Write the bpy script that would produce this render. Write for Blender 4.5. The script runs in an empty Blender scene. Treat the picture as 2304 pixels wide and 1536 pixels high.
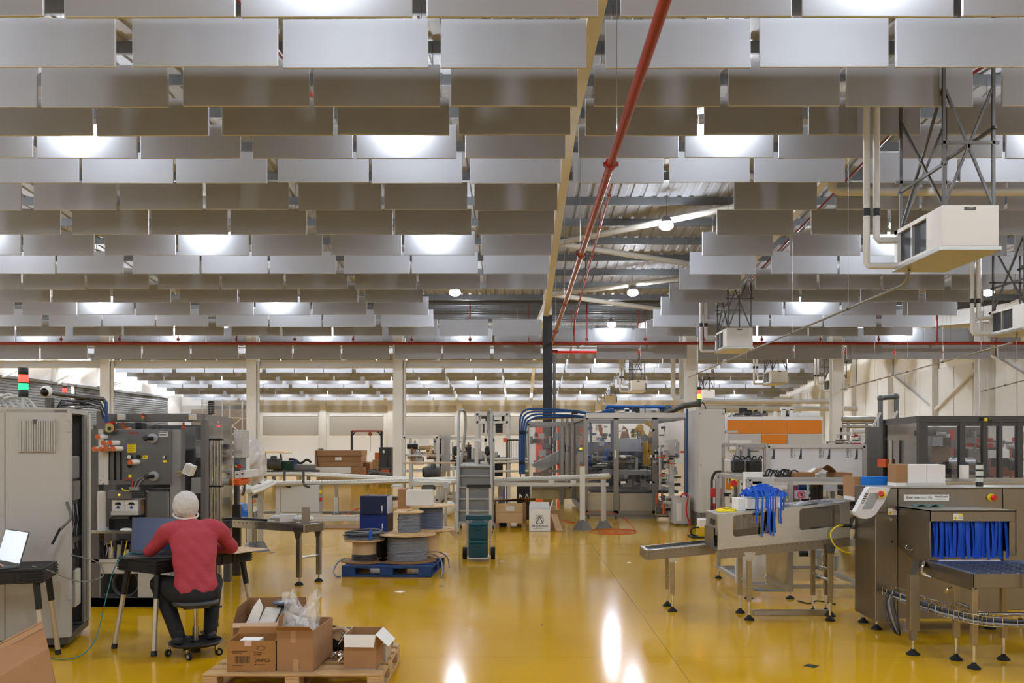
import bpy, bmesh, math, random
from mathutils import Vector, Matrix
random.seed(7)
scene = bpy.context.scene
C = scene.collection

# ------------------------------------------------------------------ camera
F, VX, VY, CH = 2000.0, 1168.0, 995.0, 1.74      # focal length in px (2304 px wide frame), vanishing point, eye height
cam_d = bpy.data.cameras.new('camera'); cam = bpy.data.objects.new('camera', cam_d); C.objects.link(cam)
cam.location = (0, 0, CH); cam.rotation_euler = (math.pi/2, 0, 0)
cam_d.sensor_fit = 'HORIZONTAL'; cam_d.sensor_width = 36.0; cam_d.lens = F/2304*36.0
cam_d.shift_x = -(VX-1152)/2304; cam_d.shift_y = (VY-768)/2304
cam_d.clip_end = 300
scene.camera = cam

# ------------------------------------------------------------------ world and view
world = bpy.data.worlds.new('world'); scene.world = world; world.use_nodes = True
world.node_tree.nodes['Background'].inputs[0].default_value = (0.75, 0.8, 0.9, 1)
world.node_tree.nodes['Background'].inputs[1].default_value = 0.02
scene.view_settings.view_transform = 'Standard'; scene.view_settings.look = 'None'
scene.view_settings.gamma = 1.0; scene.view_settings.use_curve_mapping = False
scene.view_settings.exposure = 0.04
LAMP = 265.0          # emission strength of the high-bay lamp lenses

# ------------------------------------------------------------------ helpers
def P(px, py, d):
    """the point seen at pixel (px,py) that stands d metres in front of the camera"""
    return Vector(((px-VX)/F*d, d, CH-(py-VY)/F*d))
def G(px, py):
    """the floor point seen at a pixel"""
    d = F*CH/(py-VY); return Vector(((px-VX)/F*d, d, 0))
def s2l(c):
    return tuple(((v/255)/12.92 if v/255 <= .04045 else (((v/255)+.055)/1.055)**2.4) for v in c)
MATS = {}
def mat(name, rgb, rough=.5, metal=0., noise=0., nscale=8., bump=0., bscale=40., trans=0., alpha=1., emit=0., ior=1.45, coat=0., stretch=None, spec=.5):
    if name in MATS: return MATS[name]
    m = bpy.data.materials.new(name); m.use_nodes = True; nt = m.node_tree; b = nt.nodes['Principled BSDF']
    col = s2l(rgb)+(1,)
    b.inputs['Base Color'].default_value = col; b.inputs['Roughness'].default_value = rough; b.inputs['Metallic'].default_value = metal
    b.inputs['IOR'].default_value = ior; b.inputs['Transmission Weight'].default_value = trans; b.inputs['Alpha'].default_value = alpha
    b.inputs['Coat Weight'].default_value = coat; b.inputs['Specular IOR Level'].default_value = spec
    if emit: b.inputs['Emission Color'].default_value = col; b.inputs['Emission Strength'].default_value = emit
    m.diffuse_color = col
    if noise or bump:
        tc = nt.nodes.new('ShaderNodeTexCoord'); mp = nt.nodes.new('ShaderNodeMapping'); nt.links.new(tc.outputs['Object'], mp.inputs[0])
        if stretch: mp.inputs['Scale'].default_value = stretch
    if noise:
        n = nt.nodes.new('ShaderNodeTexNoise'); n.inputs['Scale'].default_value = nscale; n.inputs['Detail'].default_value = 5
        nt.links.new(mp.outputs[0], n.inputs['Vector'])
        r = nt.nodes.new('ShaderNodeMapRange'); r.inputs[1].default_value = .25; r.inputs[2].default_value = .75
        r.inputs[3].default_value = 1-noise; r.inputs[4].default_value = 1+noise
        mx = nt.nodes.new('ShaderNodeVectorMath'); mx.operation = 'SCALE'; mx.inputs[0].default_value = col[:3]
        nt.links.new(n.outputs[0], r.inputs[0]); nt.links.new(r.outputs[0], mx.inputs['Scale']); nt.links.new(mx.outputs[0], b.inputs['Base Color'])
    if bump:
        n2 = nt.nodes.new('ShaderNodeTexNoise'); n2.inputs['Scale'].default_value = bscale; n2.inputs['Detail'].default_value = 3
        nt.links.new(mp.outputs[0], n2.inputs['Vector'])
        bp = nt.nodes.new('ShaderNodeBump'); bp.inputs['Strength'].default_value = bump; bp.inputs['Distance'].default_value = .02
        nt.links.new(n2.outputs[0], bp.inputs['Height']); nt.links.new(bp.outputs[0], b.inputs['Normal'])
    MATS[name] = m; return m

class MB:
    """collects shapes and links them as one mesh object"""
    def __init__(s): s.v = []; s.f = []
    def add(s, vs, fs):
        o = len(s.v); s.v += [Vector(v) for v in vs]; s.f += [tuple(i+o for i in f) for f in fs]; return s
    def box(s, a, b, ch=0.):
        x0, x1 = sorted((a[0], b[0])); y0, y1 = sorted((a[1], b[1])); z0, z1 = sorted((a[2], b[2]))
        if ch <= 0:
            return s.add([(x0,y0,z0),(x1,y0,z0),(x1,y1,z0),(x0,y1,z0),(x0,y0,z1),(x1,y0,z1),(x1,y1,z1),(x0,y1,z1)],
                         [(3,2,1,0),(4,5,6,7),(0,1,5,4),(1,2,6,5),(2,3,7,6),(3,0,4,7)])
        ch = min(ch, (x1-x0)*.45, (y1-y0)*.45, (z1-z0)*.45)
        vs = []; idx = {}
        for i, X in enumerate((x0, x1)):
            for j, Y in enumerate((y0, y1)):
                for k, Z in enumerate((z0, z1)):
                    sx, sy, sz = (1-2*i)*ch, (1-2*j)*ch, (1-2*k)*ch
                    for ax in range(3):
                        p = [X+(sx if ax != 0 else 0), Y+(sy if ax != 1 else 0), Z+(sz if ax != 2 else 0)]
                        idx[(i,j,k,ax)] = len(vs); vs.append(p)
        fs = []
        c3 = Vector(((x0+x1)/2, (y0+y1)/2, (z0+z1)/2))
        def face(l):
            q = [Vector(vs[t]) for t in l]; n = (q[1]-q[0]).cross(q[2]-q[0]); m = sum(q, Vector())/len(q)-c3
            fs.append(tuple(l) if n.dot(m) > 0 else tuple(reversed(l)))
        for ax in range(3):
            o = [t for t in range(3) if t != ax]
            for e in (0, 1):
                l = []
                for u, w in ((0,0),(1,0),(1,1),(0,1)):
                    k = [0,0,0]; k[ax] = e; k[o[0]] = u; k[o[1]] = w; l.append(idx[(*k, ax)])
                face(l)
            for u in (0, 1):
                for w in (0, 1):
                    l = []
                    k = [0,0,0]; k[o[0]] = u; k[o[1]] = w
                    k0 = k[:]; k0[ax] = 0; k1 = k[:]; k1[ax] = 1
                    face([idx[(*k0, o[0])], idx[(*k1, o[0])], idx[(*k1, o[1])], idx[(*k0, o[1])]])
        for i in (0,1):
            for j in (0,1):
                for k in (0,1): face([idx[(i,j,k,0)], idx[(i,j,k,1)], idx[(i,j,k,2)]])
        return s.add(vs, fs)
    def bar(s, p0, p1, w, h=None, up=(0,0,1)):
        """a rectangular bar from p0 to p1"""
        h = w if h is None else h
        p0, p1 = Vector(p0), Vector(p1); t = (p1-p0).normalized(); u = Vector(up)
        if abs(t.dot(u)) > .98: u = Vector((0,1,0))
        sd = t.cross(u).normalized(); u = sd.cross(t)
        vs = []
        for p in (p0, p1):
            for a, b in ((-1,-1),(1,-1),(1,1),(-1,1)): vs.append(p+sd*a*w/2+u*b*h/2)
        return s.add(vs, [(3,2,1,0),(4,5,6,7),(0,1,5,4),(1,2,6,5),(2,3,7,6),(3,0,4,7)])
    def cyl(s, p0, p1, r0, r1=None, n=12, cap=True):
        r1 = r0 if r1 is None else r1
        p0, p1 = Vector(p0), Vector(p1); t = (p1-p0).normalized(); u = Vector((0,0,1)) if abs(t.z) < .95 else Vector((1,0,0))
        a = t.cross(u).normalized(); b = t.cross(a)
        vs = [p+(a*math.cos(2*math.pi*i/n)+b*math.sin(2*math.pi*i/n))*r for p, r in ((p0, r0), (p1, r1)) for i in range(n)]
        fs = [(i+n, (i+1) % n+n, (i+1) % n, i) for i in range(n)]
        if cap: fs += [tuple(range(n)), tuple(reversed(range(n, 2*n)))]
        return s.add(vs, fs)
    def tube(s, pts, r, n=8, closed=False):
        pts = [Vector(p) for p in pts]; m = len(pts); vs = []; fs = []
        prev = None
        for i, p in enumerate(pts):
            if closed: t = (pts[(i+1) % m]-pts[i-1]).normalized()
            else: t = (pts[min(i+1, m-1)]-pts[max(i-1, 0)]).normalized()
            if prev is None:
                u = Vector((0,0,1)) if abs(t.z) < .9 else Vector((1,0,0)); a = t.cross(u).normalized()
            else:
                a = (prev-t*prev.dot(t)).normalized()
            prev = a; b = t.cross(a); rr = r[i] if isinstance(r, (list, tuple)) else r
            vs += [p+(a*math.cos(2*math.pi*k/n)+b*math.sin(2*math.pi*k/n))*rr for k in range(n)]
        for i in range(m if closed else m-1):
            j = (i+1) % m
            fs += [(i*n+k, i*n+(k+1) % n, j*n+(k+1) % n, j*n+k) for k in range(n)]
        if not closed: fs += [tuple(reversed(range(n))), tuple(range((m-1)*n, m*n))]
        return s.add(vs, fs)
    def lathe(s, c, prof, n=24, axis='z'):
        """prof: list of (r, h) from bottom to top"""
        c = Vector(c); vs = []; fs = []; m = len(prof)
        for r, h in prof:
            for i in range(n):
                q = (r*math.cos(2*math.pi*i/n), r*math.sin(2*math.pi*i/n))
                vs.append(c+(Vector((q[0], q[1], h)) if axis == 'z' else Vector((q[0], h, q[1])) if axis == 'y' else Vector((h, q[0], q[1]))))
        for j in range(m-1):
            for i in range(n):
                f = (j*n+i, j*n+(i+1) % n, (j+1)*n+(i+1) % n, (j+1)*n+i)
                fs.append(f if axis != 'y' else tuple(reversed(f)))
        fs += [tuple(reversed(range(n))), tuple(range((m-1)*n, m*n))] if axis != 'y' else [tuple(range(n)), tuple(reversed(range((m-1)*n, m*n)))]
        return s.add(vs, fs)
    def prism(s, poly, vec):
        """poly: ring of points, swept along vec"""
        poly = [Vector(p) for p in poly]; vec = Vector(vec); n = len(poly)
        nrm = Vector()
        for i in range(n): nrm += poly[i].cross(poly[(i+1) % n])
        if nrm.dot(vec) > 0: poly.reverse()
        return s.add(poly+[p+vec for p in poly], [tuple(range(n)), tuple(reversed(range(n, 2*n)))]+[((i+1) % n, i, i+n, (i+1) % n+n) for i in range(n)])
    def quad(s, a, b, c, d, th=.002):
        a, b, c, d = map(Vector, (a, b, c, d)); n = (b-a).cross(d-a).normalized()*th
        return s.prism([a, b, c, d], n)
    def sphere(s, c, r, n=16, m=10, sc=(1,1,1)):
        c = Vector(c); prof = []
        vs = [c+Vector((0,0,-r*sc[2]))]; fs = []
        for j in range(1, m):
            a = -math.pi/2+math.pi*j/m
            vs += [c+Vector((r*math.cos(a)*math.cos(2*math.pi*i/n)*sc[0], r*math.cos(a)*math.sin(2*math.pi*i/n)*sc[1], r*math.sin(a)*sc[2])) for i in range(n)]
        vs.append(c+Vector((0,0,r*sc[2])))
        fs += [(0, 1+(i+1) % n, 1+i) for i in range(n)]
        for j in range(m-2):
            fs += [(1+j*n+i, 1+j*n+(i+1) % n, 1+(j+1)*n+(i+1) % n, 1+(j+1)*n+i) for i in range(n)]
        L = len(vs)-1; o = 1+(m-2)*n
        fs += [(o+i, o+(i+1) % n, L) for i in range(n)]
        return s.add(vs, fs)
    def mesh(s, name, m=None, smooth=False, inv=None):
        me = bpy.data.meshes.new(name)
        vs = s.v if inv is None else [inv @ v for v in s.v]
        me.from_pydata([tuple(v) for v in vs], [], s.f); me.update()
        if m: me.materials.append(m)
        if smooth:
            me.polygons.foreach_set('use_smooth', [True]*len(me.polygons))
            try: me.set_sharp_from_angle(angle=math.radians(40))
            except Exception: pass
        return me
    def build(s, name, m, parent=None, smooth=False, world=True):
        """world=True: the shapes were given in world coordinates"""
        inv = None
        if parent is not None and world: inv = wm(parent).inverted()
        me = s.mesh(name, m, smooth, inv); o = bpy.data.objects.new(name, me); C.objects.link(o); o.parent = parent
        return o
def wm(o):
    m = Matrix.LocRotScale(o.location, o.rotation_euler, o.scale)
    return (wm(o.parent) @ m) if o.parent else m
def tag(o, label=None, cat=None, group=None, kind=None):
    if label: o['label'] = label
    if cat: o['category'] = cat
    if group: o['group'] = group
    if kind: o['kind'] = kind
    return o
def thing(name, label, cat, loc=(0,0,0), rz=0., group=None):
    o = bpy.data.objects.new(name, None); C.objects.link(o); o.empty_display_size = .1
    o.location = loc; o.rotation_euler = (0, 0, rz); return tag(o, label, cat, group)
def copy_tree(o, parent=None):
    c = o.copy(); C.objects.link(c); c.parent = parent
    for ch in list(o.children): copy_tree(ch, c)
    return c
BENCH = bpy.data.scenes.new('workbench')        # empty side scene where modifiers and lettering are turned into plain meshes
def settle(o, name):
    BENCH.collection.objects.link(o); vl = BENCH.view_layers[0]; vl.update()
    with bpy.context.temp_override(scene=BENCH, view_layer=vl): dg = bpy.context.evaluated_depsgraph_get()
    me = bpy.data.meshes.new_from_object(o.evaluated_get(dg), depsgraph=dg); me.name = name
    BENCH.collection.objects.unlink(o); return me
def lab(parent, text, size, origin, xdir, ydir, m, name='lettering', th=.0006, bold=0., align='LEFT'):
    """flat lettering as a mesh, laid on a surface: origin at the baseline start, xdir along the words, ydir up"""
    cu = bpy.data.curves.new(name, 'FONT'); cu.body = text; cu.size = size; cu.extrude = th; cu.offset = bold; cu.align_x = align
    cu.resolution_u = 2
    t = bpy.data.objects.new(name, cu)
    me = settle(t, name); bpy.data.objects.remove(t); bpy.data.curves.remove(cu)
    x = Vector(xdir).normalized(); y = Vector(ydir); y = (y-x*y.dot(x)).normalized(); z = x.cross(y)
    M = Matrix(((x.x, y.x, z.x, origin[0]), (x.y, y.y, z.y, origin[1]), (x.z, y.z, z.z, origin[2]), (0,0,0,1)))
    me.transform(wm(parent).inverted() @ M if parent else M)
    me.materials.clear(); me.materials.append(m)
    o = bpy.data.objects.new(name, me); C.objects.link(o); o.parent = parent
    return o
ORD = ['first','second','third','fourth','fifth','sixth','seventh','eighth','ninth','tenth','eleventh','twelfth','thirteenth','fourteenth','fifteenth','sixteenth','seventeenth','eighteenth','nineteenth','twentieth']
def od(i): return ORD[i] if i < 20 else '%dth' % (i+1)

def fbox(name, m, parent, x0, y0, x1, y1, d0, d1, ch=0.):
    """box whose front face, d0 metres away, fills the pixel rectangle; it reaches back to d1"""
    a, c = P(x0, y0, d0), P(x1, y1, d0)
    return MB().box((a.x, d0, c.z), (c.x, d1, a.z), ch).build(name, m, parent)
def tbox(name, m, label, cat, x0, y0, x1, y1, d0, d1, ch=.003, group=None):
    """a one-mesh thing given by its front rectangle"""
    a, c = P(x0, y0, d0), P(x1, y1, d0); cx = (a.x+c.x)/2
    o = MB().box((a.x-cx, 0, 0), (c.x-cx, d1-d0, a.z-c.z), ch).build(name, m); o.location = (cx, d0, c.z); return tag(o, label, cat, group)
# ------------------------------------------------------------------ materials
M_floor = None
W_paint = mat('white_paint', (224,223,220), .5)
W_wall = mat('wall_white', (238,237,234), .6, noise=.03, nscale=.6)
W_baff = mat('baffle_fabric', (150,151,155), .7, spec=.3, noise=.025, nscale=2., bump=.05, bscale=6.)
W_edge = mat('baffle_edge', (186,189,198), .6, spec=.3)  # lighter than the fabric, a lit rim put into the edge colour
ROOF = mat('roof_sheet', (158,160,164), .55)
PURL = mat('galvanised', (104,106,107), .5, metal=.3, noise=.06, nscale=3.)
RED = mat('red_pipe_paint', (132,28,15), .35)
REDB = mat('bright_red', (200,40,34), .4)
ORANGE = mat('orange_panel', (218,126,0), .4)
STEEL = mat('brushed_steel', (176,172,164), .3, metal=1., noise=.05, nscale=4., stretch=(1,1,14))
STEELB = mat('stainless_body', (138,131,121), .34, metal=1., noise=.04, nscale=3., stretch=(6,6,.6))
STEELD = mat('dark_steel', (96,94,92), .42, metal=.8, noise=.06)
ALU = mat('aluminium_profile', (186,186,184), .38, metal=.75)
ALUL = mat('pale_aluminium', (205,202,194), .45, metal=.3)
CHROME = mat('chrome', (215,215,215), .12, metal=1.)
BLACK = mat('black_plastic', (22,22,23), .5)
BLACKG = mat('black_gloss', (10,10,12), .2)
RUBBER = mat('rubber', (18,18,18), .75)
DGREY = mat('dark_grey_paint', (70,69,68), .45)
MGREY = mat('mid_grey_paint', (112,111,109), .45)
LGREY = mat('light_grey_enamel', (190,189,184), .42)
CARD = mat('cardboard', (158,118,80), .8, noise=.06, nscale=6.)
CARDD = mat('cardboard_dark', (142,104,68), .85, noise=.05, nscale=6.)
CARDL = mat('cardboard_inside', (190,160,128), .85, noise=.05, nscale=6.)
CARDW = mat('white_card', (224,222,218), .7)
INK = mat('print_ink', (38,34,30), .7)
PAPER = mat('paper_white', (232,230,224), .7)
YEL = mat('label_yellow', (238,214,20), .55)
BLUE = mat('curtain_blue', (14,76,190), .5)
BLUED = mat('navy_card', (17,30,66), .6)
BLUEM = mat('deep_blue_card', (20,46,120), .6)
HOSEB = mat('blue_hose', (22,74,130), .4)
BLUEP = mat('blue_plastic', (24,106,206), .35)
TEAL = mat('teal_plastic', (16,70,80), .5)
GREEN = mat('green_enamel', (30,66,44), .5)
CABLE = mat('grey_cable', (140,142,148), .45, noise=.1, nscale=30.)
CABLED = mat('dark_cable', (62,64,70), .45)
WOOD = mat('pallet_wood', (184,150,104), .75, noise=.18, nscale=5., stretch=(1,6,6))
WOODL = mat('plywood', (212,180,134), .65, noise=.08, nscale=5.)
WOODB = mat('blue_painted_wood', (26,62,118), .6, noise=.16, nscale=9.)
YELM = mat('yellow_robot', (234,176,8), .4)
def sheet_mat(name, tint, refl, rough, bump=0., bscale=10.):
    m = bpy.data.materials.new(name); m.use_nodes = True; nt = m.node_tree; nt.nodes.remove(nt.nodes['Principled BSDF'])
    o = nt.nodes['Material Output']; t = nt.nodes.new('ShaderNodeBsdfTransparent'); g = nt.nodes.new('ShaderNodeBsdfGlossy'); mx = nt.nodes.new('ShaderNodeMixShader')
    t.inputs[0].default_value = s2l(tint)+(1,); g.inputs['Roughness'].default_value = rough; lw = nt.nodes.new('ShaderNodeLayerWeight'); lw.inputs[0].default_value = .3
    mr = nt.nodes.new('ShaderNodeMapRange'); mr.inputs[3].default_value = refl; mr.inputs[4].default_value = .7; nt.links.new(lw.outputs['Fresnel'], mr.inputs[0])
    nt.links.new(mr.outputs[0], mx.inputs[0]); nt.links.new(t.outputs[0], mx.inputs[1]); nt.links.new(g.outputs[0], mx.inputs[2]); nt.links.new(mx.outputs[0], o.inputs[0])
    if bump:
        n2 = nt.nodes.new('ShaderNodeTexNoise'); n2.inputs['Scale'].default_value = bscale; tc = nt.nodes.new('ShaderNodeTexCoord'); nt.links.new(tc.outputs['Object'], n2.inputs['Vector'])
        bp = nt.nodes.new('ShaderNodeBump'); bp.inputs['Strength'].default_value = bump; bp.inputs['Distance'].default_value = .05
        nt.links.new(n2.outputs[0], bp.inputs['Height']); nt.links.new(bp.outputs[0], g.inputs['Normal']); nt.links.new(bp.outputs[0], lw.inputs['Normal'])
    m.diffuse_color = s2l(tint)+(.3,); MATS[name] = m; return m
GLASSY = sheet_mat('clear_panel', (238,240,243), .06, .04)
FILM = sheet_mat('plastic_film', (236,236,238), .16, .12, 1., 14.)
GREENL = mat('green_lens', (30,190,110), .3, emit=2.5)
REDL = mat('red_lens', (255,50,40), .3, emit=5.)
AMBL = mat('amber_lens', (255,180,50), .3, emit=5.)
# ================================================================== structure
XL, XR, DB, DF = -27.5, 22.0, 72.5, -9.0        # side walls, back wall, wall behind the camera
def rowd(n): return 9.36+1.656*n
def slope(d):                                    # roof profile: two ridges across the hall, a valley between
    r = 17.2 if d < 33.35 else 49.5
    return .087*abs(d-r)
def zp(d): return 8.37-slope(d)                  # underside of the purlins
# floor -----------------------------------------------------------
def floor_material():
    m = bpy.data.materials.new('yellow_epoxy'); m.use_nodes = True; nt = m.node_tree; b = nt.nodes['Principled BSDF']; L = nt.links
    tc = nt.nodes.new('ShaderNodeTexCoord')
    n = nt.nodes.new('ShaderNodeTexNoise'); n.inputs['Scale'].default_value = .7; n.inputs['Detail'].default_value = 6; L.new(tc.outputs['Object'], n.inputs['Vector'])
    cr = nt.nodes.new('ShaderNodeValToRGB'); L.new(n.outputs[0], cr.inputs[0])
    cr.color_ramp.elements[0].position = .3; cr.color_ramp.elements[0].color = s2l((198,150,12))+(1,)
    cr.color_ramp.elements[1].position = .75; cr.color_ramp.elements[1].color = s2l((210,164,22))+(1,)
    # saw-cut joints
    sx = nt.nodes.new('ShaderNodeSeparateXYZ'); L.new(tc.outputs['Object'], sx.inputs[0])
    def joint(sock, off, per):
        a = nt.nodes.new('ShaderNodeMath'); a.operation = 'ADD'; a.inputs[1].default_value = off; L.new(sock, a.inputs[0])
        p = nt.nodes.new('ShaderNodeMath'); p.operation = 'PINGPONG'; p.inputs[1].default_value = per/2; L.new(a.outputs[0], p.inputs[0])
        g = nt.nodes.new('ShaderNodeMath'); g.operation = 'GREATER_THAN'; g.inputs[1].default_value = .004; L.new(p.outputs[0], g.inputs[0])
        q = nt.nodes.new('ShaderNodeMapRange'); q.inputs[3].default_value = .55; q.inputs[4].default_value = 1; L.new(g.outputs[0], q.inputs[0]); return q.outputs[0]
    j1 = joint(sx.outputs[0], -1.24, 5.82); j2 = joint(sx.outputs[1], -13.8, 6.6)
    mu = nt.nodes.new('ShaderNodeMath'); mu.operation = 'MULTIPLY'; L.new(j1, mu.inputs[0]); L.new(j2, mu.inputs[1])
    mu2 = mu
    vm = nt.nodes.new('ShaderNodeVectorMath'); vm.operation = 'SCALE'; L.new(cr.outputs[0], vm.inputs[0]); L.new(mu2.outputs[0], vm.inputs['Scale'])
    L.new(vm.outputs[0], b.inputs['Base Color'])
    b.inputs['Roughness'].default_value = .12
    b.inputs['IOR'].default_value = 1.33
    return m
fl = MB().box((XL-.3, DF-.3, -.2), (XR+.3, DB+.3, 0)).build('floor', floor_material()); tag(fl, 'glossy yellow epoxy factory floor', kind='structure')
# ceiling ----------------------------------------------------------
prof = [DF-.3, 17.2, 33.35, 49.5, DB+.3]
b = MB()
# trapezoidal roof sheet, ribs running down the slope
xs = []; x = XL-.3
while x < XR+.3:
    xs += [(x, 0), (x+.17, 0), (x+.20, .035), (x+.30, .035), (x+.33, 0)]; x += .33
for i, d in enumerate(prof):
    for (xx, h) in xs: b.v.append(Vector((xx, d, zp(d)+.2+h)))
n = len(xs)
for i in range(len(prof)-1):
    for k in range(n-1): b.f.append((i*n+k, (i+1)*n+k, (i+1)*n+k+1, i*n+k+1))
ceil = b.build('ceiling', ROOF); tag(ceil, 'pale profiled sheet roof with two low ridges', kind='structure')
k = -11
while rowd(k)+.35 < DB:
    d = rowd(k)+.35; z = zp(d)
    if d > DF: MB().box((XL, d-.035, z), (XR, d+.035, z+.2)).build('purlin', PURL, ceil)
    k += 1
BAY = 5.82; RX = [1.0+BAY*k for k in range(-3, 4)]
for x in RX:
    for a, e in zip(prof[:-1], prof[1:]):
        bb = MB()
        za, ze = zp(a), zp(e)
        def seg(w, h0, h1):
            bb.prism([(x-w/2, a, za-h0), (x+w/2, a, za-h0), (x+w/2, a, za-h1), (x-w/2, a, za-h1)], (0, e-a, ze-za))
        seg(.02, .03, .58); seg(.20, .0, .03); seg(.20, .58, .61)
        bb.build('rafter', W_paint, ceil)
# tie beam between the column heads
b = MB(); b.box((XL, 35.36, 4.72), (1.2, 35.64, 4.75)); b.box((XL, 35.36, 4.97), (1.2, 35.64, 5.0)); b.box((XL, 35.49, 4.75), (1.2, 35.51, 4.97)); b.build('tie_beam', W_paint, ceil)
# roof bracing tubes in the bay right of the central rafter
for (l0, r0) in (((1.05, 17.6), (6.78, 14.2)), ((1.05, 17.6), (6.78, 20.9)), ((1.05, 24.8), (6.78, 20.9)), ((1.05, 24.8), (6.78, 27.6)), ((1.05, 30.4), (6.78, 27.6)), ((1.05, 30.4), (6.78, 33.6))):
    MB().cyl((l0[0], l0[1], zp(l0[1])-.42), (r0[0], r0[1], zp(r0[1])-.42), .085, n=12).build('bracing_tube', mat('tube_cream', (188,184,174), .5), ceil, True)
# walls ------------------------------------------------------------
def gable(x0, x1, name, m):
    pts = [(x0, d, zp(d)+.24) for d in prof]
    o = MB().prism([(x0, prof[0], 0)]+pts+[(x0, prof[-1], 0)], (x1-x0, 0, 0)).build(name, m); return o
wl = gable(XL-.25, XL, 'wall_left', W_wall); tag(wl, 'white clad side wall behind the machines on the left', kind='structure')
wr = gable(XR, XR+.25, 'wall_right', W_wall); tag(wr, 'white clad side wall with columns on the right', kind='structure')
wb = MB().box((XL-.25, DB, 0), (XR+.25, DB+.25, zp(DB)+.24)).build('wall_back', W_wall); tag(wb, 'far white wall with recessed grey loading doors', kind='structure')
wf = MB().box((XL-.25, DF-.25, 0), (XR+.25, DF, zp(DF)+.24)).build('wall_front', W_wall); tag(wf, 'white wall behind the viewer', kind='structure')
# back wall: upper band, pilasters, shutter panels
WGREY = mat('shutter_grey', (176,172,164), .6); WBAND = mat('wall_band', (196,192,184), .6)
for i in range(-2, 3):
    x0 = 1.0+BAY*1.5*i-9.0
for i, px in enumerate((728, 880, 1035, 1190, 1345, 1500)):
    x = (px-VX)/F*DB
    MB().box((x-.24, DB-.3, 0), (x+.24, DB, 5.0)).build('pilaster', W_paint, wb)
for (p0, p1) in ((592, 716), (742, 862), (906, 1022), (1048, 1178), (1204, 1330)):
    a, e = (p0-VX)/F*DB, (p1-VX)/F*DB
    MB().box((a, DB-.06, 2.35), (e, DB, 3.85), .01).build('shutter', WGREY, wb)
    MB().box((a, DB-.10, 3.88), (e, DB, 4.08), .01).build('shutter_head', W_paint, wb)
# upper band and eaves
MB().box((XL, DB-.08, 4.2), (XR, DB, 4.75)).build('wall_band', WBAND, wb)
# left wall: big grey louvre shutter and bracing
LOUV = mat('louvre_grey', (112,111,108), .5, metal=.2)
for (d0, d1) in ((38.0, 54.4), (55.0, 69.4)):
    for i in range(32):
        z = 5.15-i*.15
        MB().prism([(XL+.02, d0, z-.13), (XL+.02, d0, z), (XL+.06, d0, z-.0), (XL+.10, d0, z-.12)], (0, d1-d0, 0)).build('slat', LOUV, wl)
    MB().box((XL, d0-.1, 5.17), (XL+.2, d1+.1, 5.32)).build('shutter_rail', MGREY, wl)
for d in (29.9, 35.5, 41.1, 46.7, 52.3, 58.0, 64.0, 70.0):
    MB().box((XL, d-.15, 5.4), (XL+.3, d+.15, zp(d))).build('wall_post', W_paint, wl)
for (d0, z0, d1, z1) in ((41.1, 5.2, 46.7, 7.0), (46.7, 5.2, 52.3, 7.0), (52.3, 5.2, 58.0, 7.2), (58.0, 5.2, 64.0, 6.8)):
    MB().cyl((XL+.36, d0, z0), (XL+.36, d1, z1), .07, n=8).build('brace', W_paint, wl, True)
# right wall: cladding strips, columns, braces
WCOOL = mat('wall_panel', (228,228,226), .55)
d = 24.0
while d < 70:
    MB().box((XR-.06, d+.03, .2), (XR, d+1.85, 5.6), .02).build('cladding_panel', WCOOL, wr); d += 1.9
for d in (29.9, 41.1, 46.7, 52.3, 58.0, 64.0):
    MB().box((XR-.36, d-.12, 0), (XR-.06, d+.12, zp(d))).build('wall_post', W_paint, wr)
for (d0, z0, d1, z1) in ((35.5, 3.4, 41.1, 5.8), (41.1, 5.8, 46.7, 3.4), (29.9, 3.4, 35.5, 5.8), (46.7, 3.4, 52.3, 5.8)):
    MB().bar((XR-.2, d0, z0), (XR-.2, d1, z1), .12, .12).build('brace', W_paint, wr)
# columns in the valley line ---------------------------------------------
CD = 35.5
cn = ['leftmost', 'second from left', 'third from left', None, 'right of the grey cabinet', 'right of the orange machine', 'rightmost']
for i, x in enumerate(RX):
    if i == 3: continue
    t = thing('column', 'white steel roof column, %s of the column line' % cn[i] if i < 3 or i == 6 else 'white steel roof column standing %s' % cn[i], 'column', (x, CD, 0), 0)
    w = .19
    b = MB(); b.box((x-w, CD-.2, 0), (x+w, CD-.17, 6.95)); b.box((x-w, CD+.17, 0), (x+w, CD+.2, 6.95)); b.box((x-.012, CD-.17, 0), (x+.012, CD+.17, 6.95)); b.build('shaft', W_paint, t)
    MB().box((x-.27, CD-.28, 0), (x+.27, CD+.28, .03), .005).build('base_plate', W_paint, t)
    MB().cyl((x+w+.07, CD-.1, .05), (x+w+.07, CD-.1, 5.9), .05, n=10).build('downpipe', W_paint, t, True)
# black column at the end of the central rafter
x = 1.06; d = 33.0
t = thing('column', 'black painted steel column behind the clear guarded machine', 'column', (x, d, 0))
b = MB(); b.box((x-.17, d-.17, 0), (x+.17, d-.14, 6.45)); b.box((x-.17, d+.14, 0), (x+.17, d+.17, 6.45)); b.box((x-.015, d-.14, 0), (x+.015, d+.14, 6.45)); b.build('shaft', mat('black_column_paint', (30,30,31), .4), t)
MB().box((x-.17, d-.17, 6.45), (x+.17, d+.17, 7.2)).build('cap', W_paint, t)
MB().box((x+.2, d-.1, 0), (x+.3, d+.15, 5.0)).build('cable_tray', PURL, t)
# red fire-stop guard wrapped round its foot
RSTR = mat('red_guard', (226,58,40), .4)
MB().box((x-.46, d-.3, 0), (x-.19, d-.24, 2.35), .01).build('guard_strip', RSTR, t)
MB().box((x+.34, d-.3, 0), (x+.6, d-.24, 2.35), .01).build('guard_strip', RSTR, t)

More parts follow.
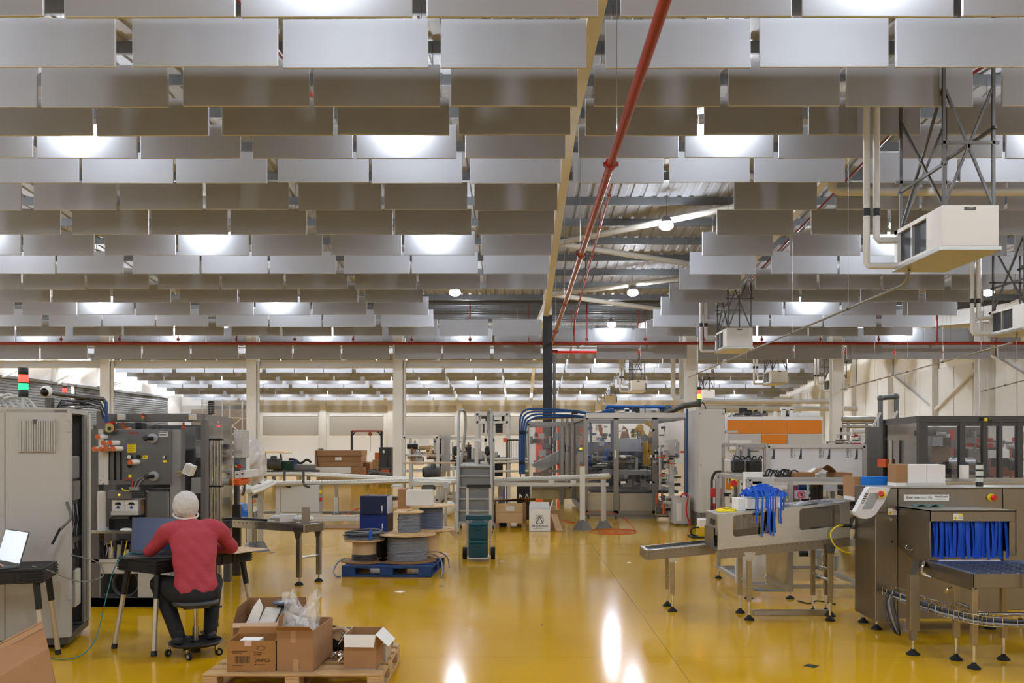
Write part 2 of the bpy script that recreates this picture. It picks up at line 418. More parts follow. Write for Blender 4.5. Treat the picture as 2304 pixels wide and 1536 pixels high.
# ================================================================== acoustic baffles
zrow = [6.22, 6.385, 6.52, 6.69, 6.85, 6.89, 6.78, 6.63, 6.49, 6.34, 6.21, 6.09, 5.93, 5.76, 5.64, 4.94]
def zb(n): return zrow[n] if n < 16 else 6.93-slope(rowd(n))
def bays():
    out = [[(-.97, .83), (-2.925, -1.125), (-4.785, -2.985)], [(1.065, 2.865), (2.98, 4.57), (4.66, 6.46)]]
    left = []; e = -5.0
    while e > XL+1.5:
        for k in range(3):
            if e-1.8-k*1.865 > XL: left.append((e-1.8-k*1.865, e-k*1.865))
        e -= 5.8
    right = [(6.88, 8.68), (8.75, 10.53), (10.6, 12.4), (12.6, 14.4), (14.47, 16.27), (16.33, 18.13), (18.42, 20.22)]
    return out, left, right
allb = []
core, leftb, rightb = bays()
for n in range(0, 38):
    d = rowd(n); L = []
    jit = random.Random(n)
    for i, (a, e) in enumerate(core[0]):
        if n in (11, 12, 13) and i < 2: continue
        L.append((a, e, 'L', i))
    for i, (a, e) in enumerate(leftb): L.append((a, e, 'L', i+3))
    for i, (a, e) in enumerate(core[1]):
        if 6 <= n <= 14 and i < 2: continue
        if n == 15 and i < 1: continue
        L.append((a, e, 'R', i))
    for i, (a, e) in enumerate(rightb):
        if n in (11, 12, 13, 14) and i > 3: continue
        L.append((a, e, 'R', i+3))
    for a, e, s, i in L:
        c = (a+e)/2; px = VX+F*c/d; hw = F*.9/d
        if px+hw < -30 or px-hw > 2334: continue
        allb.append((d, n, a, e, s, i))
BM = {}
def rim(me):
    me.materials.append(W_edge)
    for p_ in me.polygons: p_.material_index = 0 if abs(p_.normal.y) > .9 else 1
    return me
def baff_mesh(w):
    key = round(w, 2)
    if key not in BM:
        BM[key] = (rim(MB().box((-w/2, -.022, 0), (w/2, .022, .6), .006).mesh('acoustic_baffle', W_baff)),
                   MB().cyl((0, 0, .6), (0, 0, 1.46), .004, n=4).mesh('hanger_wire', STEELD), MB().cyl((0, 0, .6), (0, 0, 2.32), .004, n=4).mesh('hanger_wire', STEELD))
    return BM[key]
# rows of the near hall first, then far rows from the front, 300 in all
vis = [t for t in allb if t[1] < 16]+[t for t in allb if t[1] >= 27]+[t for t in allb if 16 <= t[1] < 27]
stuffb = MB()
for q, (d, n, a, e, s, i) in enumerate(vis):
    w = e-a; c = (a+e)/2
    jz = random.uniform(-.012, .012)
    if q < 300:
        me, hw, hl = baff_mesh(w)
        o = bpy.data.objects.new('acoustic_baffle', me); C.objects.link(o); o.location = (c, d, zb(n)+jz)
        o.rotation_euler = (0, random.uniform(-.003, .003), random.uniform(-.006, .006))
        side = 'left' if s == 'L' else 'right'
        tag(o, 'white hanging acoustic baffle, %s row from the front, %s %s of the central rafter' % (od(n if n < 16 else n-11), od(i), side), 'acoustic baffle', 'acoustic baffles hung in rows under the roof')
        for sx in (-.35, .35):
            h = bpy.data.objects.new('hanger_wire', hl if n == 15 else hw); C.objects.link(h); h.parent = o; h.location = (sx*w, 0, 0)
    else:
        stuffb.box((a, d-.02, zb(n)), (e, d+.02, zb(n)+.6)); stuffb.cyl((c, d, zb(n)+.6), (c, d, zb(n)+1.46), .004, n=3)
o = stuffb.build('acoustic_baffles', W_baff); tag(o, 'far rows of white hanging acoustic baffles under the second roof ridge', 'acoustic baffle', kind='stuff')

# ================================================================== lamps
LENS = mat('lamp_lens', (238,245,255), .5, emit=LAMP)
LX = [-2.1+BAY*k for k in (-4, -3, -2, -1, 0, 1, 2, 3)]
LD = [rowd(4*k)-.14 for k in range(-2, 10)]
base = None
for r, d in enumerate(LD):
    if d > DB-1.5: continue
    for k, x in enumerate(LX if d < 44 else [q+o_ for q in LX for o_ in (-1.4, 1.4)]):  # far hall has doubled lamps, added to brighten its rows and back wall
        zz = (6.93-slope(d))+.74
        lbl = 'round high-bay roof lamp, %s row from the front, %s from the left' % (od(r), od(k))
        if base is None:
            base = thing('high_bay_lamp', lbl, 'lamp', (x, d, zz), 0, 'high-bay lamps under the roof')
            MB().lathe((0,0,0), [(.158,.085),(.16,.10),(.12,.16),(.09,.22),(.05,.24)], 20).build('housing', MGREY, base, True, world=False)
            MB().lathe((0,0,0), [(.05,-.10),(.12,-.085),(.17,-.04),(.18,.01),(.165,.05),(.155,.085)], 20).build('lens', LENS, base, True, world=False)
            MB().cyl((0,0,.24), (0,0,.8), .006, n=6).build('suspension_rod', STEELD, base, world=False)
        else:
            o = copy_tree(base); o.location = (x, d, zz); o['label'] = lbl
# ================================================================== pipes under the roof
def pipe_thing(name, label, cat, pts, r, m, n=12, base=None):
    o = MB().tube([Vector(p)-Vector(pts[0]) for p in pts], r, n).build(name, m, None, True); o.location = pts[0]; return tag(o, label, cat)
# main red pipe running away from the viewer
x, z = 1.208, 5.4
t = thing('fire_main', 'thick red sprinkler main running from the viewer to the black column', 'pipe', (x, 4.0, z))
MB().cyl((x, 4.0, z), (x, 34.2, z), .055, n=20).build('pipe', RED, t, True)
for d in (11.7, 17.35, 23.4, 29.3):
    MB().cyl((x, d-.05, z), (x, d+.05, z), .078, n=16).build('coupling', RED, t, True)
    MB().box((x-.1, d-.03, z-.02), (x+.1, d+.03, z+.02)).build('bolt_lug', RED, t)
for d in (11.0, 17.6, 23.6, 29.6):
    MB().cyl((x, d, z+.05), (x, d, zp(d)), .005, n=5).build('hanger_wire', STEEL, t)
MB().tube([(x, 34.2, z), (x+.02, 34.4, z-.05), (x+.1, 34.45, z-.12), (x+.28, 34.45, z-.14)], .06, 12).build('elbow', RED, t, True)
# thinner branch following the roof
t = thing('sprinkler_branch', 'thin red sprinkler branch sloping along the roof beside the thick main', 'pipe', (2.05, 19.0, 7.4))
pts = [(2.05, d, zp(d)-.72) for d in (18.6, 22, 26, 30, 32.8)]
MB().tube(pts+[(2.05, 33.3, 5.75), (2.05, 33.3, 5.5)], .03, 8).build('pipe', RED, t, True)
for d in (20.3, 22.6, 25, 27.4, 30, 32.3):
    MB().cyl((2.05, d, zp(d)-.72), (2.05, d, zp(d)), .008, n=5).build('hanger', RED, t)
    MB().cyl((2.05, d-.04, zp(d)-.72), (2.05, d+.04, zp(d)-.72), .046, n=8).build('coupling', RED, t, True)
# cross main along the valley
cd, cz = 33.5, 5.47
t = thing('fire_main', 'red sprinkler cross main spanning the whole hall along the columns', 'pipe', (0, cd, cz))
MB().cyl((XL+.1, cd, cz), (XR-.1, cd, cz), .06, n=14).build('pipe', RED, t, True)
for k in range(-8, 9):
    x = k*2.2+.35
    if XL < x < XR:
        MB().cyl((x, cd, cz), (x, cd, zp(cd)), .03 if k % 2 else .02, n=7).build('riser', RED, t, True)
        MB().cyl((x, cd, cz+.12), (x, cd, cz+.2), .06, n=8).build('riser_coupling', RED, t, True)
# second cross pipe further back on the right, lit look painted as brighter red
t = thing('fire_main', 'bright red sprinkler pipe behind the black column, lower right', 'pipe', (1.4, 37.5, 5.6))
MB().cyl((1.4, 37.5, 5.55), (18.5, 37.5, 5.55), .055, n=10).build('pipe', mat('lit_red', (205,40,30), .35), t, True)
for x in (2.2, 5.0, 8.0, 12.2): MB().cyl((x, 37.5, 5.55), (x, 37.5, zp(37.5)), .025, n=6).build('riser', RED, t)
# roof sprinkler ranges glimpsed between the baffles
for k, x in enumerate((-14.8, -9.0, -3.75, 7.6, 10.9)):
    pts = [(x+(.0 if d < 33 else 0), d, zp(d)-.25) for d in (2, 9, 17.2, 25, 33)]
    o = MB().tube([Vector(p)-Vector(pts[0]) for p in pts], .03, 7).build('sprinkler_range', RED, None, True); o.location = pts[0]
    tag(o, 'slim red sprinkler range above the baffles, %s from the left' % od(k), 'pipe', 'sprinkler ranges above the baffles')

# ================================================================== suspended air heaters
HEAT = mat('heater_white', (214,212,206), .45); GRL = mat('heater_grille', (52,54,58), .5)
def heater(x, d, z, label, full=True):
    """x,d: near left corner of the casing; z: top"""
    w, l, h = .8, 1.6, .58
    t = thing('air_heater', label, 'air heater', (x, d, z-h), 0, 'white air heaters hung under the roof')
    b = MB().box((x, d, z-h), (x+w, d+.5, z), .008); b.box((x+.06, d+.5, z-h), (x+w, d+l, z)); b.box((x, d+l-.12, z-h), (x+.06, d+l, z)); b.box((x, d+.5, z-.06), (x+.06, d+l, z)); b.box((x, d+.5, z-h), (x+.06, d+l, z-h+.05))
    b.build('casing', HEAT, t)
    for (a, e) in ((.53, .96), (1.02, 1.46)):
        MB().box((x+.045, d+a, z-h+.05), (x+.065, d+e, z-.06)).build('grille', GRL, t)
    MB().box((x+.0, d+.965, z-h+.05), (x+.05, d+1.015, z-.06)).build('mullion', ALU, t)
    MB().box((x-.03, d-.02, z-h-.06), (x+w+.03, d+l+.02, z-h), .006).build('drip_tray', ALU, t)
    MB().box((x+.31, d-.006, z-.075), (x+.47, d, z-.03)).build('name_plate', mat('plate_dark', (70,70,70), .4), t)
    MB().cyl((x+w+.06, d+1.0, z-h*.5), (x+w+.16, d+1.0, z-h*.5), .24, n=18).build('fan', BLACK, t, True)
    zr = zp(d+.8)+.22
    q = []
    for (px_, py_) in ((.06, .08), (w-.04, .08), (.06, l-.1), (w-.04, l-.1)):
        MB().bar((x+px_, d+py_, z), (x+px_, d+py_, zr), .042).build('hanger_post', STEELD, t)
    for (py_, hz) in ((.08, .9), (l-.1, .75)):
        MB().bar((x-.02, d+py_, z+hz), (x+w+.04, d+py_, z+hz), .042).build('cross_bar', STEELD, t)
    for px_, hz in ((.06, .6), (w-.04, 1.1)):
        MB().bar((x+px_, d, z+hz), (x+px_, d+l, z+hz), .042).build('cross_bar', STEELD, t)
    hz = min(1.7, zr-z-.05)
    for (a, e) in (((.06, .08), (w-.04, .08)), ((w-.04, .08), (.06, .08)), ((.06, l-.1), (w-.04, l-.1)), ((.06, .08), (.06, l-.1)), ((.06, l-.1), (.06, .08))):
        MB().bar((x+a[0], d+a[1], z), (x+e[0], d+e[1], z+hz), .034).build('brace', STEELD, t)
    # lagged pipes
    xa, xb, yy = x-.48, x-.32, d+l-.1
    lag = mat('pipe_lagging', (205,204,200), .55)
    MB().tube([(xa, yy, zr), (xa, yy, z-h+.06), (xa+.03, yy, z-h+.02), (x, yy, z-h+.02)], .052, 10).build('lagged_pipe', lag, t, True)
    MB().tube([(xb, yy, zr), (xb, yy, z-.12), (xb+.03, yy, z-.16), (x, yy, z-.16)], .052, 10).build('lagged_pipe', lag, t, True)
    for xx in (xa, xb): MB().cyl((xx, yy, z+.22), (xx, yy, z+.34), .055, n=10).build('pipe_band', BLACK, t, True)
    return t
H0 = heater(5.95, 12.5, 5.08, 'nearest white air heater with dark grilles, hung at upper right')
lab(H0, 'coolbox', .03, (6.30, 12.4935, 5.025), (1,0,0), (0,0,1), PAPER)
heater(6.35, 27.2, 5.25, 'white air heater hung above the tall grey cabinet', False)
heater(12.15, 21.4, 5.1, 'white air heater cut off by the right edge of the picture', False)
heater(12.5, 44.0, 5.3, 'white air heater just left of the column behind the orange machine', False)
heater(6.45, 51.0, 5.3, 'small far air heater above the clear guarded machine', False)
heater(6.4, 66.0, 5.27, 'farthest small air heater, near the back wall', False)
heater(12.2, 59.0, 5.25, 'small far air heater right of the red and amber signal tower', False)
heater(17.3, 49.0, 5.25, 'air heater partly hidden behind the column at right', False)
# drain pipes running from the heaters to the columns
GALV = mat('galvanised_tube', (150,149,145), .35, metal=.7)
def drain(pts, label):
    t = thing('condensate_pipe', label, 'pipe', pts[0])
    MB().tube(pts, .022, 8).build('pipe', GALV, t, True)
    a, e = Vector(pts[-2]), Vector(pts[-1])
    for q in (.12, .3, .5, .72, .9):
        p = a.lerp(e, q); MB().cyl(p-Vector((0, .03, 0)), p+Vector((0, .03, 0)), .034, n=8).build('clip', STEELD, t)
        MB().cyl(p, (p.x, p.y, zp(p.y)), .004, n=4).build('drop_wire', STEEL, t)
drain([(6.1, 13.9, 4.44), (6.12, 14.0, 4.32), (6.1, 14.15, 4.24), (6.72, 35.2, 4.32)], 'long thin grey drain pipe sloping from the nearest heater to a column')
drain([(12.5, 22.3, 4.46), (12.5, 22.4, 4.3), (12.5, 22.6, 4.26), (12.75, 35.2, 3.83)], 'thin grey drain pipe from the right edge heater to a column')
drain([(17.4, 30.0, 4.1), (17.5, 30.2, 4.0), (17.6, 30.4, 3.95), (18.3, 35.2, 3.75)], 'short thin grey drain pipe near the rightmost column')
# lagged pipe crossing at upper right
pipe_thing('lagged_pipe', 'pair of thick white lagged pipes crossing at upper right, upper one', 'pipe', [(6.45, 18.3, 8.5), (6.45, 18.3, 6.95), (6.6, 18.3, 6.9), (18.8, 18.3, 6.9)], .09, MATS['pipe_lagging'])
# thick white pipes behind the grey cabinet
for k, (z, x0, x1, dd) in enumerate(((3.42, 6.32, 13.2, 36.5), (3.14, 6.72, 14.0, 36.8))):
    pipe_thing('lagged_pipe', ('upper' if k == 0 else 'lower')+' thick white lagged pipe running behind the signal tower', 'pipe', [(x0, dd, 7.5), (x0, dd, z+.3), (x0+.1, dd, z+.08), (x0+.3, dd, z), (x1, dd, z)], .1, MATS['pipe_lagging'])
# ================================================================== left: open electrical cabinet
R_ = math.radians
CAB = mat('cabinet_grey', (176,174,169), .45); CABI = mat('cabinet_inside', (96,97,99), .5)
cab = thing('electrical_cabinet', 'tall light grey electrical cabinet with vent grille and one side open', 'cabinet', (-3.78, 7.48, 0), R_(14.5))
def cb(name, m, a, e, ch=.0, par=None):
    return MB().box(a, e, ch).build(name, m, par or cab, world=False)
cb('door', CAB, (-.49, 0, .1), (0, .03, 2.02), .004)
cb('door', CAB, (-1.0, 0, .1), (-.494, .03, 2.02), .004)
cb('back_panel', CABI, (-1.0, .79, .1), (-.02, .82, 2.02)); cb('roof', CAB, (-1.0, 0, 1.99), (-.02, .82, 2.03)); cb('base', DGREY, (-1.0, .02, .04), (-.02, .82, .1))
cb('left_panel', CAB, (-1.03, .0, .1), (-1.0, .82, 2.02)); cb('mounting_plate', CABI, (-.5, .03, .12), (-.47, .79, 1.98))
cb('frame_post', CAB, (-.05, .03, .1), (0, .09, 2.0)); cb('frame_post', ALUL, (-.05, .74, .1), (0, .82, 2.0))
cb('door_seal', BLACK, (-.012, .60, .14), (.0, .63, 1.96)); cb('inner_rail', MGREY, (-.02, .54, .12), (0, .60, 1.98))
# vent grille with slats
v0 = [(-.385, -.022, 1.66), (-.115, 0, 1.93)]
g = cb('vent_grille', CAB, (-.39, -.014, 1.655), (-.11, 0, 1.935), .004)
for i in range(15):
    x = -.375+i*.0182; cb('slat', CAB, (x, -.026, 1.67), (x+.011, -.012, 1.92), par=g)
cb('latch_tab', STEELD, (-.276, -.03, 1.895), (-.247, -.012, 1.932), par=g)
for z in (1.95, 1.86, 1.31, 1.2, .45): cb('hinge', CAB, (-.018, -.012, z-.03), (.006, .0, z+.02))
# drives and wiring inside
cb('motor_drive', MGREY, (-.3, .2, 1.42), (-.03, .5, 1.62), .01); cb('motor_drive', STEELD, (-.3, .22, 1.20), (-.04, .48, 1.42), .01)
for i in range(7): cb('cooling_fin', ALU, (-.04, .24+i*.034, 1.24), (-.015, .252+i*.034, 1.40))
cb('cable_tray_box', DGREY, (-.34, .15, .86), (-.04, .62, .9)); cb('transformer', BLACK, (-.3, .1, .5), (-.04, .4, .72), .01); cb('heater_box', LGREY, (-.2, .3, .3), (-.02, .5, .62), .006); cb('fan', BLACKG, (-.2, .08, .32), (-.03, .24, .6), .03)
for i in range(9):
    r = random.Random(i); y = .2+.05*i
    MB().tube([(-.06-.02*r.random(), y, 1.2), (-.05, y+.03*r.uniform(-1, 1), 1.05), (-.07, y+.03*r.uniform(-1, 1), .93), (-.06, y, .8)], .006, 5).build('wire', [BLACK, CABLE, CABLED][i % 3], cab, True, world=False)
# door handle
h = MB().tube([(-.02, -.02, 1.24), (.015, -.05, 1.16), (.02, -.07, 1.1), (-.05, -.1, 1.02)], .012, 8).build('handle', STEELD, cab, True, world=False)
MB().bar((-.05, -.1, 1.03), (-.11, -.11, .90), .035, .02).build('grip', BLACK, h, world=False)
for x in (-.9, -.5, -.1): MB().cyl((x, .1, 0), (x, .1, .05), .03, n=8).build('foot', BLACK, cab, world=False)
cab['label'] = 'tall light grey electrical cabinet with vent grille and one side open'
# grey cables looping on top
for k in range(7):
    a = -.93+k*.055
    pts = [(a, .3+.03*k, 2.04), (a+.02, .3, 2.12), (a+.10, .32, 2.14+.01*(k % 3)), (a+.2, .34, 2.11), (a+.25, .36, 2.04)]
    MB().tube(pts, .011, 6).build('top_cable', LGREY, cab, True, world=False)
# signal tower on the cabinet
def signal_tower(p, r, segs, label, pole=.1, polem=ALU):
    t = thing('signal_tower', label, 'signal light', p)
    MB().cyl((0,0,0), (0,0,pole), r*.4, n=10).build('pole', polem, t, True, world=False)
    z = pole
    for (nm, m, h) in segs:
        MB().lathe((0,0,z), [(r*.97, 0), (r, h*.06), (r, h*.9), (r*.94, h)], 18).build(nm, m, t, True, world=False); z += h
    return t
cw = wm(cab) @ Vector((-.42, .25, 2.03))
BLK2 = mat('tower_black', (26,26,26), .35)
signal_tower(cw, .04, [('base_segment', BLK2, .06), ('green_lens', GREENL, .055), ('spacer', BLK2, .01), ('red_lens', REDL, .065), ('cap', BLK2, .06)], 'signal tower with red and green lit, on the electrical cabinet', .1)
# ================================================================== left: case packing machine
D = 9.4
PK = mat('packer_grey', (96,95,94), .45); PKP = mat('packer_panel', (122,123,124), .36, metal=.5, noise=.04, nscale=2.)
pk = thing('packing_machine', 'grey case packing machine with knobs, yellow labels and clear side guard', 'machine', (P(330, 1365, D).x, D, 0))
def f(name, m, x0, y0, x1, y1, d0=D, d1=None, ch=.0, par=pk): return fbox(name, m, par, x0, y0, x1, y1, d0, d0+.04 if d1 is None else d1, ch)
f('frame_post', PK, 203, 966, 222, 1362, D, D+.12); f('frame_post', mat('packer_light', (140,140,138), .4), 383, 966, 406, 1362, D-.02, D+.12)
f('top_beam', PK, 237, 930, 453, 948, D, D+.12, .004)
b = MB(); a0, a1 = P(453, 930, D), P(523, 945, 11.2)
zt, zb_ = a0.z, P(453, 948, D).z
b.prism([(a0.x, D, zb_), (a0.x, D, zt), (a1.x, 11.2, zt), (a1.x, 11.2, zb_)], (-.1, -.02, 0)); b.build('side_beam', mat('packer_side', (118,117,115), .42), pk)
f('frame_post', PK, 452, 945, 462, 1362, D, D+.1); MB().box((a1.x-.08, 11.1, 0), (a1.x, 11.2, zt)).build('frame_post', PK, pk)
# clear side guard, hinged rods
cg = MB().quad((a0.x+.01, D+.02, .35), (a1.x+.01, 11.15, .35), (a1.x+.01, 11.15, zb_), (a0.x+.01, D+.02, zb_), .006).build('clear_guard', GLASSY, pk)
# dark backing panel, added so that the inside looks dark
x0, x1 = P(210, 0, 10.9).x, P(520, 0, 10.9).x
MB().box((x0, 10.9, .1), (-3.75, 10.94, 1.95)).build('dark_backing', mat('packer_dark_back', (74,73,72), .5), pk)
MB().box((P(203,0,D).x, 9.9, .1), (P(203,0,D).x+.05, 10.9, 1.95)).build('side_panel', PK, pk)
MB().box((P(203,0,D).x, D+.0, .0), (-3.68, 10.95, .1)).build('plinth', DGREY, pk)
for i, (px0, py0, px1, py1, dd, m) in enumerate(((262, 950, 292, 975, 9.9, DGREY), (300, 950, 318, 968, 10.2, BLACK), (346, 955, 360, 990, 10.0, DGREY), (408, 960, 440, 1010, 10.3, MGREY), (412, 1010, 436, 1120, 10.1, DGREY), (430, 1075, 470, 1110, 9.9, LGREY), (425, 1035, 455, 1076, 10.2, MGREY), (404, 1012, 416, 1090, 9.7, BLACK), (440, 990, 452, 1030, 9.8, ALU))):
    fbox('inner_block', m, pk, px0, py0, px1, py1, dd, dd+.15, .006)
for i, pts in enumerate(([(276, 950), (278, 962), (286, 966), (296, 965)],)):
    MB().tube([P(a, e, 9.5) for a, e in pts], .016, 8).build('orange_hose', mat('orange_hose', (226,110,30), .4), pk, True)
MB().tube([P(413, 950, 9.6), P(413, 970, 9.6), P(412, 988, 9.6)], .012, 6).build('orange_rod', MATS['orange_hose'], pk, True)
# upper panel
up = f('upper_panel', PKP, 221, 966, 383, 1090, D-.06, D+.02, .004)
br = f('bracket_plate', mat('white_steel', (206,204,200), .4), 221, 966, 233, 1090, D-.08, D-.06, .002)
for (x, y) in ((225, 977), (226, 1080), (232, 1088)): MB().cyl(P(x, y, D-.085), P(x, y, D-.078), .006, n=8).build('bolt', BLACK, br)
f('guide_rail', MATS['white_steel'], 233, 1016, 243, 1090, D-.085, D-.06, .002, up)
for x in (231.5, 244, 258, 271.5): f('slot', BLACKG, x-1.2, 1016, x+1.6, 1080, D-.068, D-.058, 0, up)
def knob_big(px, py):
    c = P(px, py, D-.06)
    k = MB().lathe(c, [(.052, 0), (.052, -.03), (.045, -.035)], 24, 'y').build('knob_disc', mat('clear_grey', (150,150,152), .25), up, True)
    MB().cyl(c+Vector((0, -.03, 0)), c+Vector((-.03, -.12, 0)), .022, .018, n=12).build('knob_stem', BLACK, k, True)
    MB().cyl(c+Vector((-.03, -.12, 0)), c+Vector((-.04, -.14, 0)), .03, .02, n=12).build('knob_tip', BLACK, k, True)
knob_big(345, 986); knob_big(347, 1071)
CAPO = mat('orange_cap', (214,104,48), .4); ROLW = mat('roll_white', (226,222,214), .5)
def roller(px, py):
    c = P(px, py, D-.06)
    k = MB().cyl(c, c+Vector((-.02, -.14, 0)), .026, n=16).build('guide_roller', ROLW, up, True)
    MB().cyl(c+Vector((-.02, -.14, 0)), c+Vector((-.022, -.155, 0)), .026, n=16).build('roller_cap', CAPO, k, True)
for (x, y) in ((239, 983), (252, 996), (266, 996), (232, 1010), (245, 1010), (259, 1009), (273, 1009), (311, 1039)): roller(x, y)
for (x0, y0, x1, y1) in ((286, 998, 306, 1018), (289, 1035, 297, 1041), (321, 1024, 332, 1032), (366, 1035, 375, 1040), (289, 1067, 296, 1074)):
    l = f('yellow_label', YEL, x0, y0, x1, y1, D-.062, D-.06, 0, up)
    if x1-x0 > 10:
        for q in range(4): f('print', INK, x0+2, y0+2+q*(y1-y0-3)/4, x1-3-q % 2*3, y0+2.5+q*(y1-y0-3)/4, D-.0626, D-.062, 0, l)
for (x, y, r) in ((292.5, 1027.5, .026), (370.5, 1028, .018)):
    c = P(x, y, D-.06); k = MB().lathe(c, [(r, 0), (r, -.02), (r*.86, -.022)], 20, 'y').build('gauge', BLACK, up, True)
    MB().cyl(c+Vector((0, -.0235, 0)), c+Vector((0, -.022, 0)), r*.8, n=18).build('gauge_face', PAPER, k)
    MB().bar(c+Vector((0, -.0245, -.004)), c+Vector((.002, -.0245, r*.6)), .003, .001).build('needle', INK, k)
for (x, y) in ((293, 1047), (313, 1027)): MB().lathe(P(x, y, D-.06), [(.018, 0), (.022, -.02), (.014, -.045)], 12, 'y').build('regulator_knob', BLACK, up, True)
lab(up, 'bond', .045, P(290, 976, D-.062), (1,0,0), (0,0,1), REDB)
l = f('maker_plate', PAPER, 357, 971, 377, 982, D-.062, D-.06, 0, up); f('print', INK, 358, 972, 375, 974, D-.0626, D-.062, 0, l); f('print', MGREY, 359, 976, 374, 980, D-.0626, D-.062, 0, l)
# hanging packet in front of the panel
pc = thing('snack_packet', 'packet of flatbread with red top hung at the packing machine', 'packet', P(247, 977, D-.1))
f('pouch', mat('packet_plum', (96,60,52), .4), 232, 950, 260, 976, D-.1, D-.088, .004, pc); f('top_seal', REDB, 232, 948.5, 260, 952, D-.103, D-.087, 0, pc); f('bottom_band', GREEN, 233, 972, 260, 977, D-.103, D-.087, 0, pc)
MB().lathe(P(246, 962, D-.1), [(.05, .0), (.05, -.004)], 24, 'y').build('window', mat('flatbread', (206,178,120), .6), pc)
MB().lathe(P(246, 964, D-.105), [(.02, .0), (.02, -.003)], 16, 'y').build('emblem', GREEN, pc)
# sensor boxes on the top beam
for x in (271, 432):
    a = f('sensor_box', LGREY, x-8, 932, x+8, 945, D-.05, D, .004)
    c = P(x-2, 937.5, D-.051); MB().prism([c+Vector((-.012, 0, -.008)), c+Vector((.012, 0, -.008)), c+Vector((0, 0, .014))], (0, -.001, 0)).build('warning_triangle', YEL, a)
signal_tower(P(322, 946, D-.03), .014, [('green_lens', mat('green_dull', (30,120,70), .4), .018), ('amber_lens', mat('amber_dull', (220,110,40), .4), .03), ('red_lens', mat('red_dull', (120,26,26), .4), .025)], 'small red, amber and green lamp on the packing machine beam', .004)
# lower half: opening with machinery, curved bracket, worktop, base
f('curved_bracket', MATS['white_steel'], 218, 1104, 236, 1195, D-.05, D-.02, .02)
f('roller_housing', PKP, 236, 1104, 295, 1122, D-.02, D+.2, .006)
for y in (1108, 1113, 1118): f('guide_rod', CHROME, 295, y-.8, 324, y+.8, D-.02, D+.0)
MB().cyl(P(268, 1113, D-.03), P(268, 1113, D-.02), .009, n=8).build('indicator', AMBL, pk)
sp = f('sealing_arm', STEELD, 324, 1100, 384, 1195, D-.0, D+.3, .03); f('arm_plate', PKP, 330, 1104, 380, 1195, D-.03, D-.0, .02)
f('manifold', ALU, 290, 1095, 312, 1103, D-.05, D, .002)
for i, (m, pts) in enumerate(((REDB, [(280, 1080), (290, 1077), (300, 1083), (296, 1096)]), (CABLE, [(318, 1075), (308, 1080), (302, 1096)]), (YEL, [(274, 1098), (278, 1102), (290, 1103)]), (CABLE, [(330, 1070), (316, 1084), (308, 1096)]))):
    MB().tube([P(a, e, D-.07) for a, e in pts], .007, 6).build('air_line', m, pk, True)
f('worktop', STEEL, 203, 1194, 400, 1200, D-.12, D+.5, .003)
f('lower_shelf', LGREY, 205, 1258, 400, 1265, D, D+.6); f('base_panel', LGREY, 205, 1265, 400, 1290, D+.02, D+.04); f('base_panel', LGREY, 205, 1345, 400, 1364, D, D+.04); f('base_panel', LGREY, 205, 1290, 224, 1345, D+.01, D+.04); f('base_panel', LGREY, 310, 1290, 400, 1345, D+.01, D+.04)
f('dark_recess', BLACK, 224, 1288, 312, 1347, D+.25, D+.28)  # black sheet stands in for the shade inside the opening
c = P(283, 1312, D+.08)
for k in range(3):
    MB().tube([c+Vector((.14*math.cos(q*math.pi/10), .02*k, .14*math.sin(q*math.pi/10)))for q in range(20)], .012, 6, True).build('coiled_hose', CABLED if k % 2 else DGREY, pk, True)
for i in range(8):
    r = random.Random(40+i); fbox('valve_block', [ALU, BLACK, LGREY, STEELD][i % 4], pk, 226+i*9, 1215+r.uniform(0, 24), 236+i*9, 1256, D+.05+.05*r.random(), D+.3, .004)
for i in range(6):
    r = random.Random(60+i); pts = [(228+i*10, 1252), (232+i*10, 1235+r.uniform(-6, 6)), (226+i*12, 1216)]
    MB().tube([P(a, e, D+.03) for a, e in pts], .006, 5).build('air_line', [BLACK, CABLE, YEL][i % 3], pk, True)
f('discharge_chute', BLACK, 244, 1165, 320, 1192, D+.06, D+.5, .01); f('chute_fin', STEELD, 250, 1160, 290, 1168, D+.04, D+.3, .004)
# tall guide rods and their clamps inside the guard
for x in (474, 482, 490, 496):
    MB().cyl(P(x, 990, 9.75), P(x, 1330, 9.75), .013, n=10).build('guide_rod', STEEL, pk, True)
for y in (988, 1094): f('rod_clamp', BLACK, 470, y-2, 498, y+2, 9.72, 9.8, .004)
f('lamp_bar', mat('red_glow', (255,60,60), .4, emit=2.), 488, 957, 495, 960, 9.7, 9.71); MB().sphere(P(492, 949, 9.7), .006, 8, 6).build('status_lamp', REDL, pk)
# label printer on its arm
lp = thing('print_head', 'small white label print head on a tilted arm at the packing machine', 'device', P(424, 1060, D-.1))
q = math.radians(-24)
c = P(426, 1056, D-.12)
def rot2(x, y, z): return c+Vector((x*math.cos(q)-z*math.sin(q), y, x*math.sin(q)+z*math.cos(q)))
b = MB(); vs = [rot2(x, y, z) for x in (-.045, .045) for y in (-.05, .06) for z in (-.055, .055)]
b.add(vs, [(0,1,3,2),(4,6,7,5),(0,4,5,1),(2,3,7,6),(0,2,6,4),(1,5,7,3)]); b.build('case', CARDW, lp)
b = MB(); vs = [rot2(x, y, z) for x in (-.03, .035) for y in (-.053, -.05) for z in (-.04, .045)]
b.add(vs, [(0,1,3,2),(4,6,7,5),(0,4,5,1),(2,3,7,6),(0,2,6,4),(1,5,7,3)]); b.build('screen', ALUL, lp)
for dy in (-3, 3): MB().cyl(P(398, 1066+dy, D-.06), P(424, 1058+dy, D-.1), .006, n=6).build('arm', CHROME, lp, True)
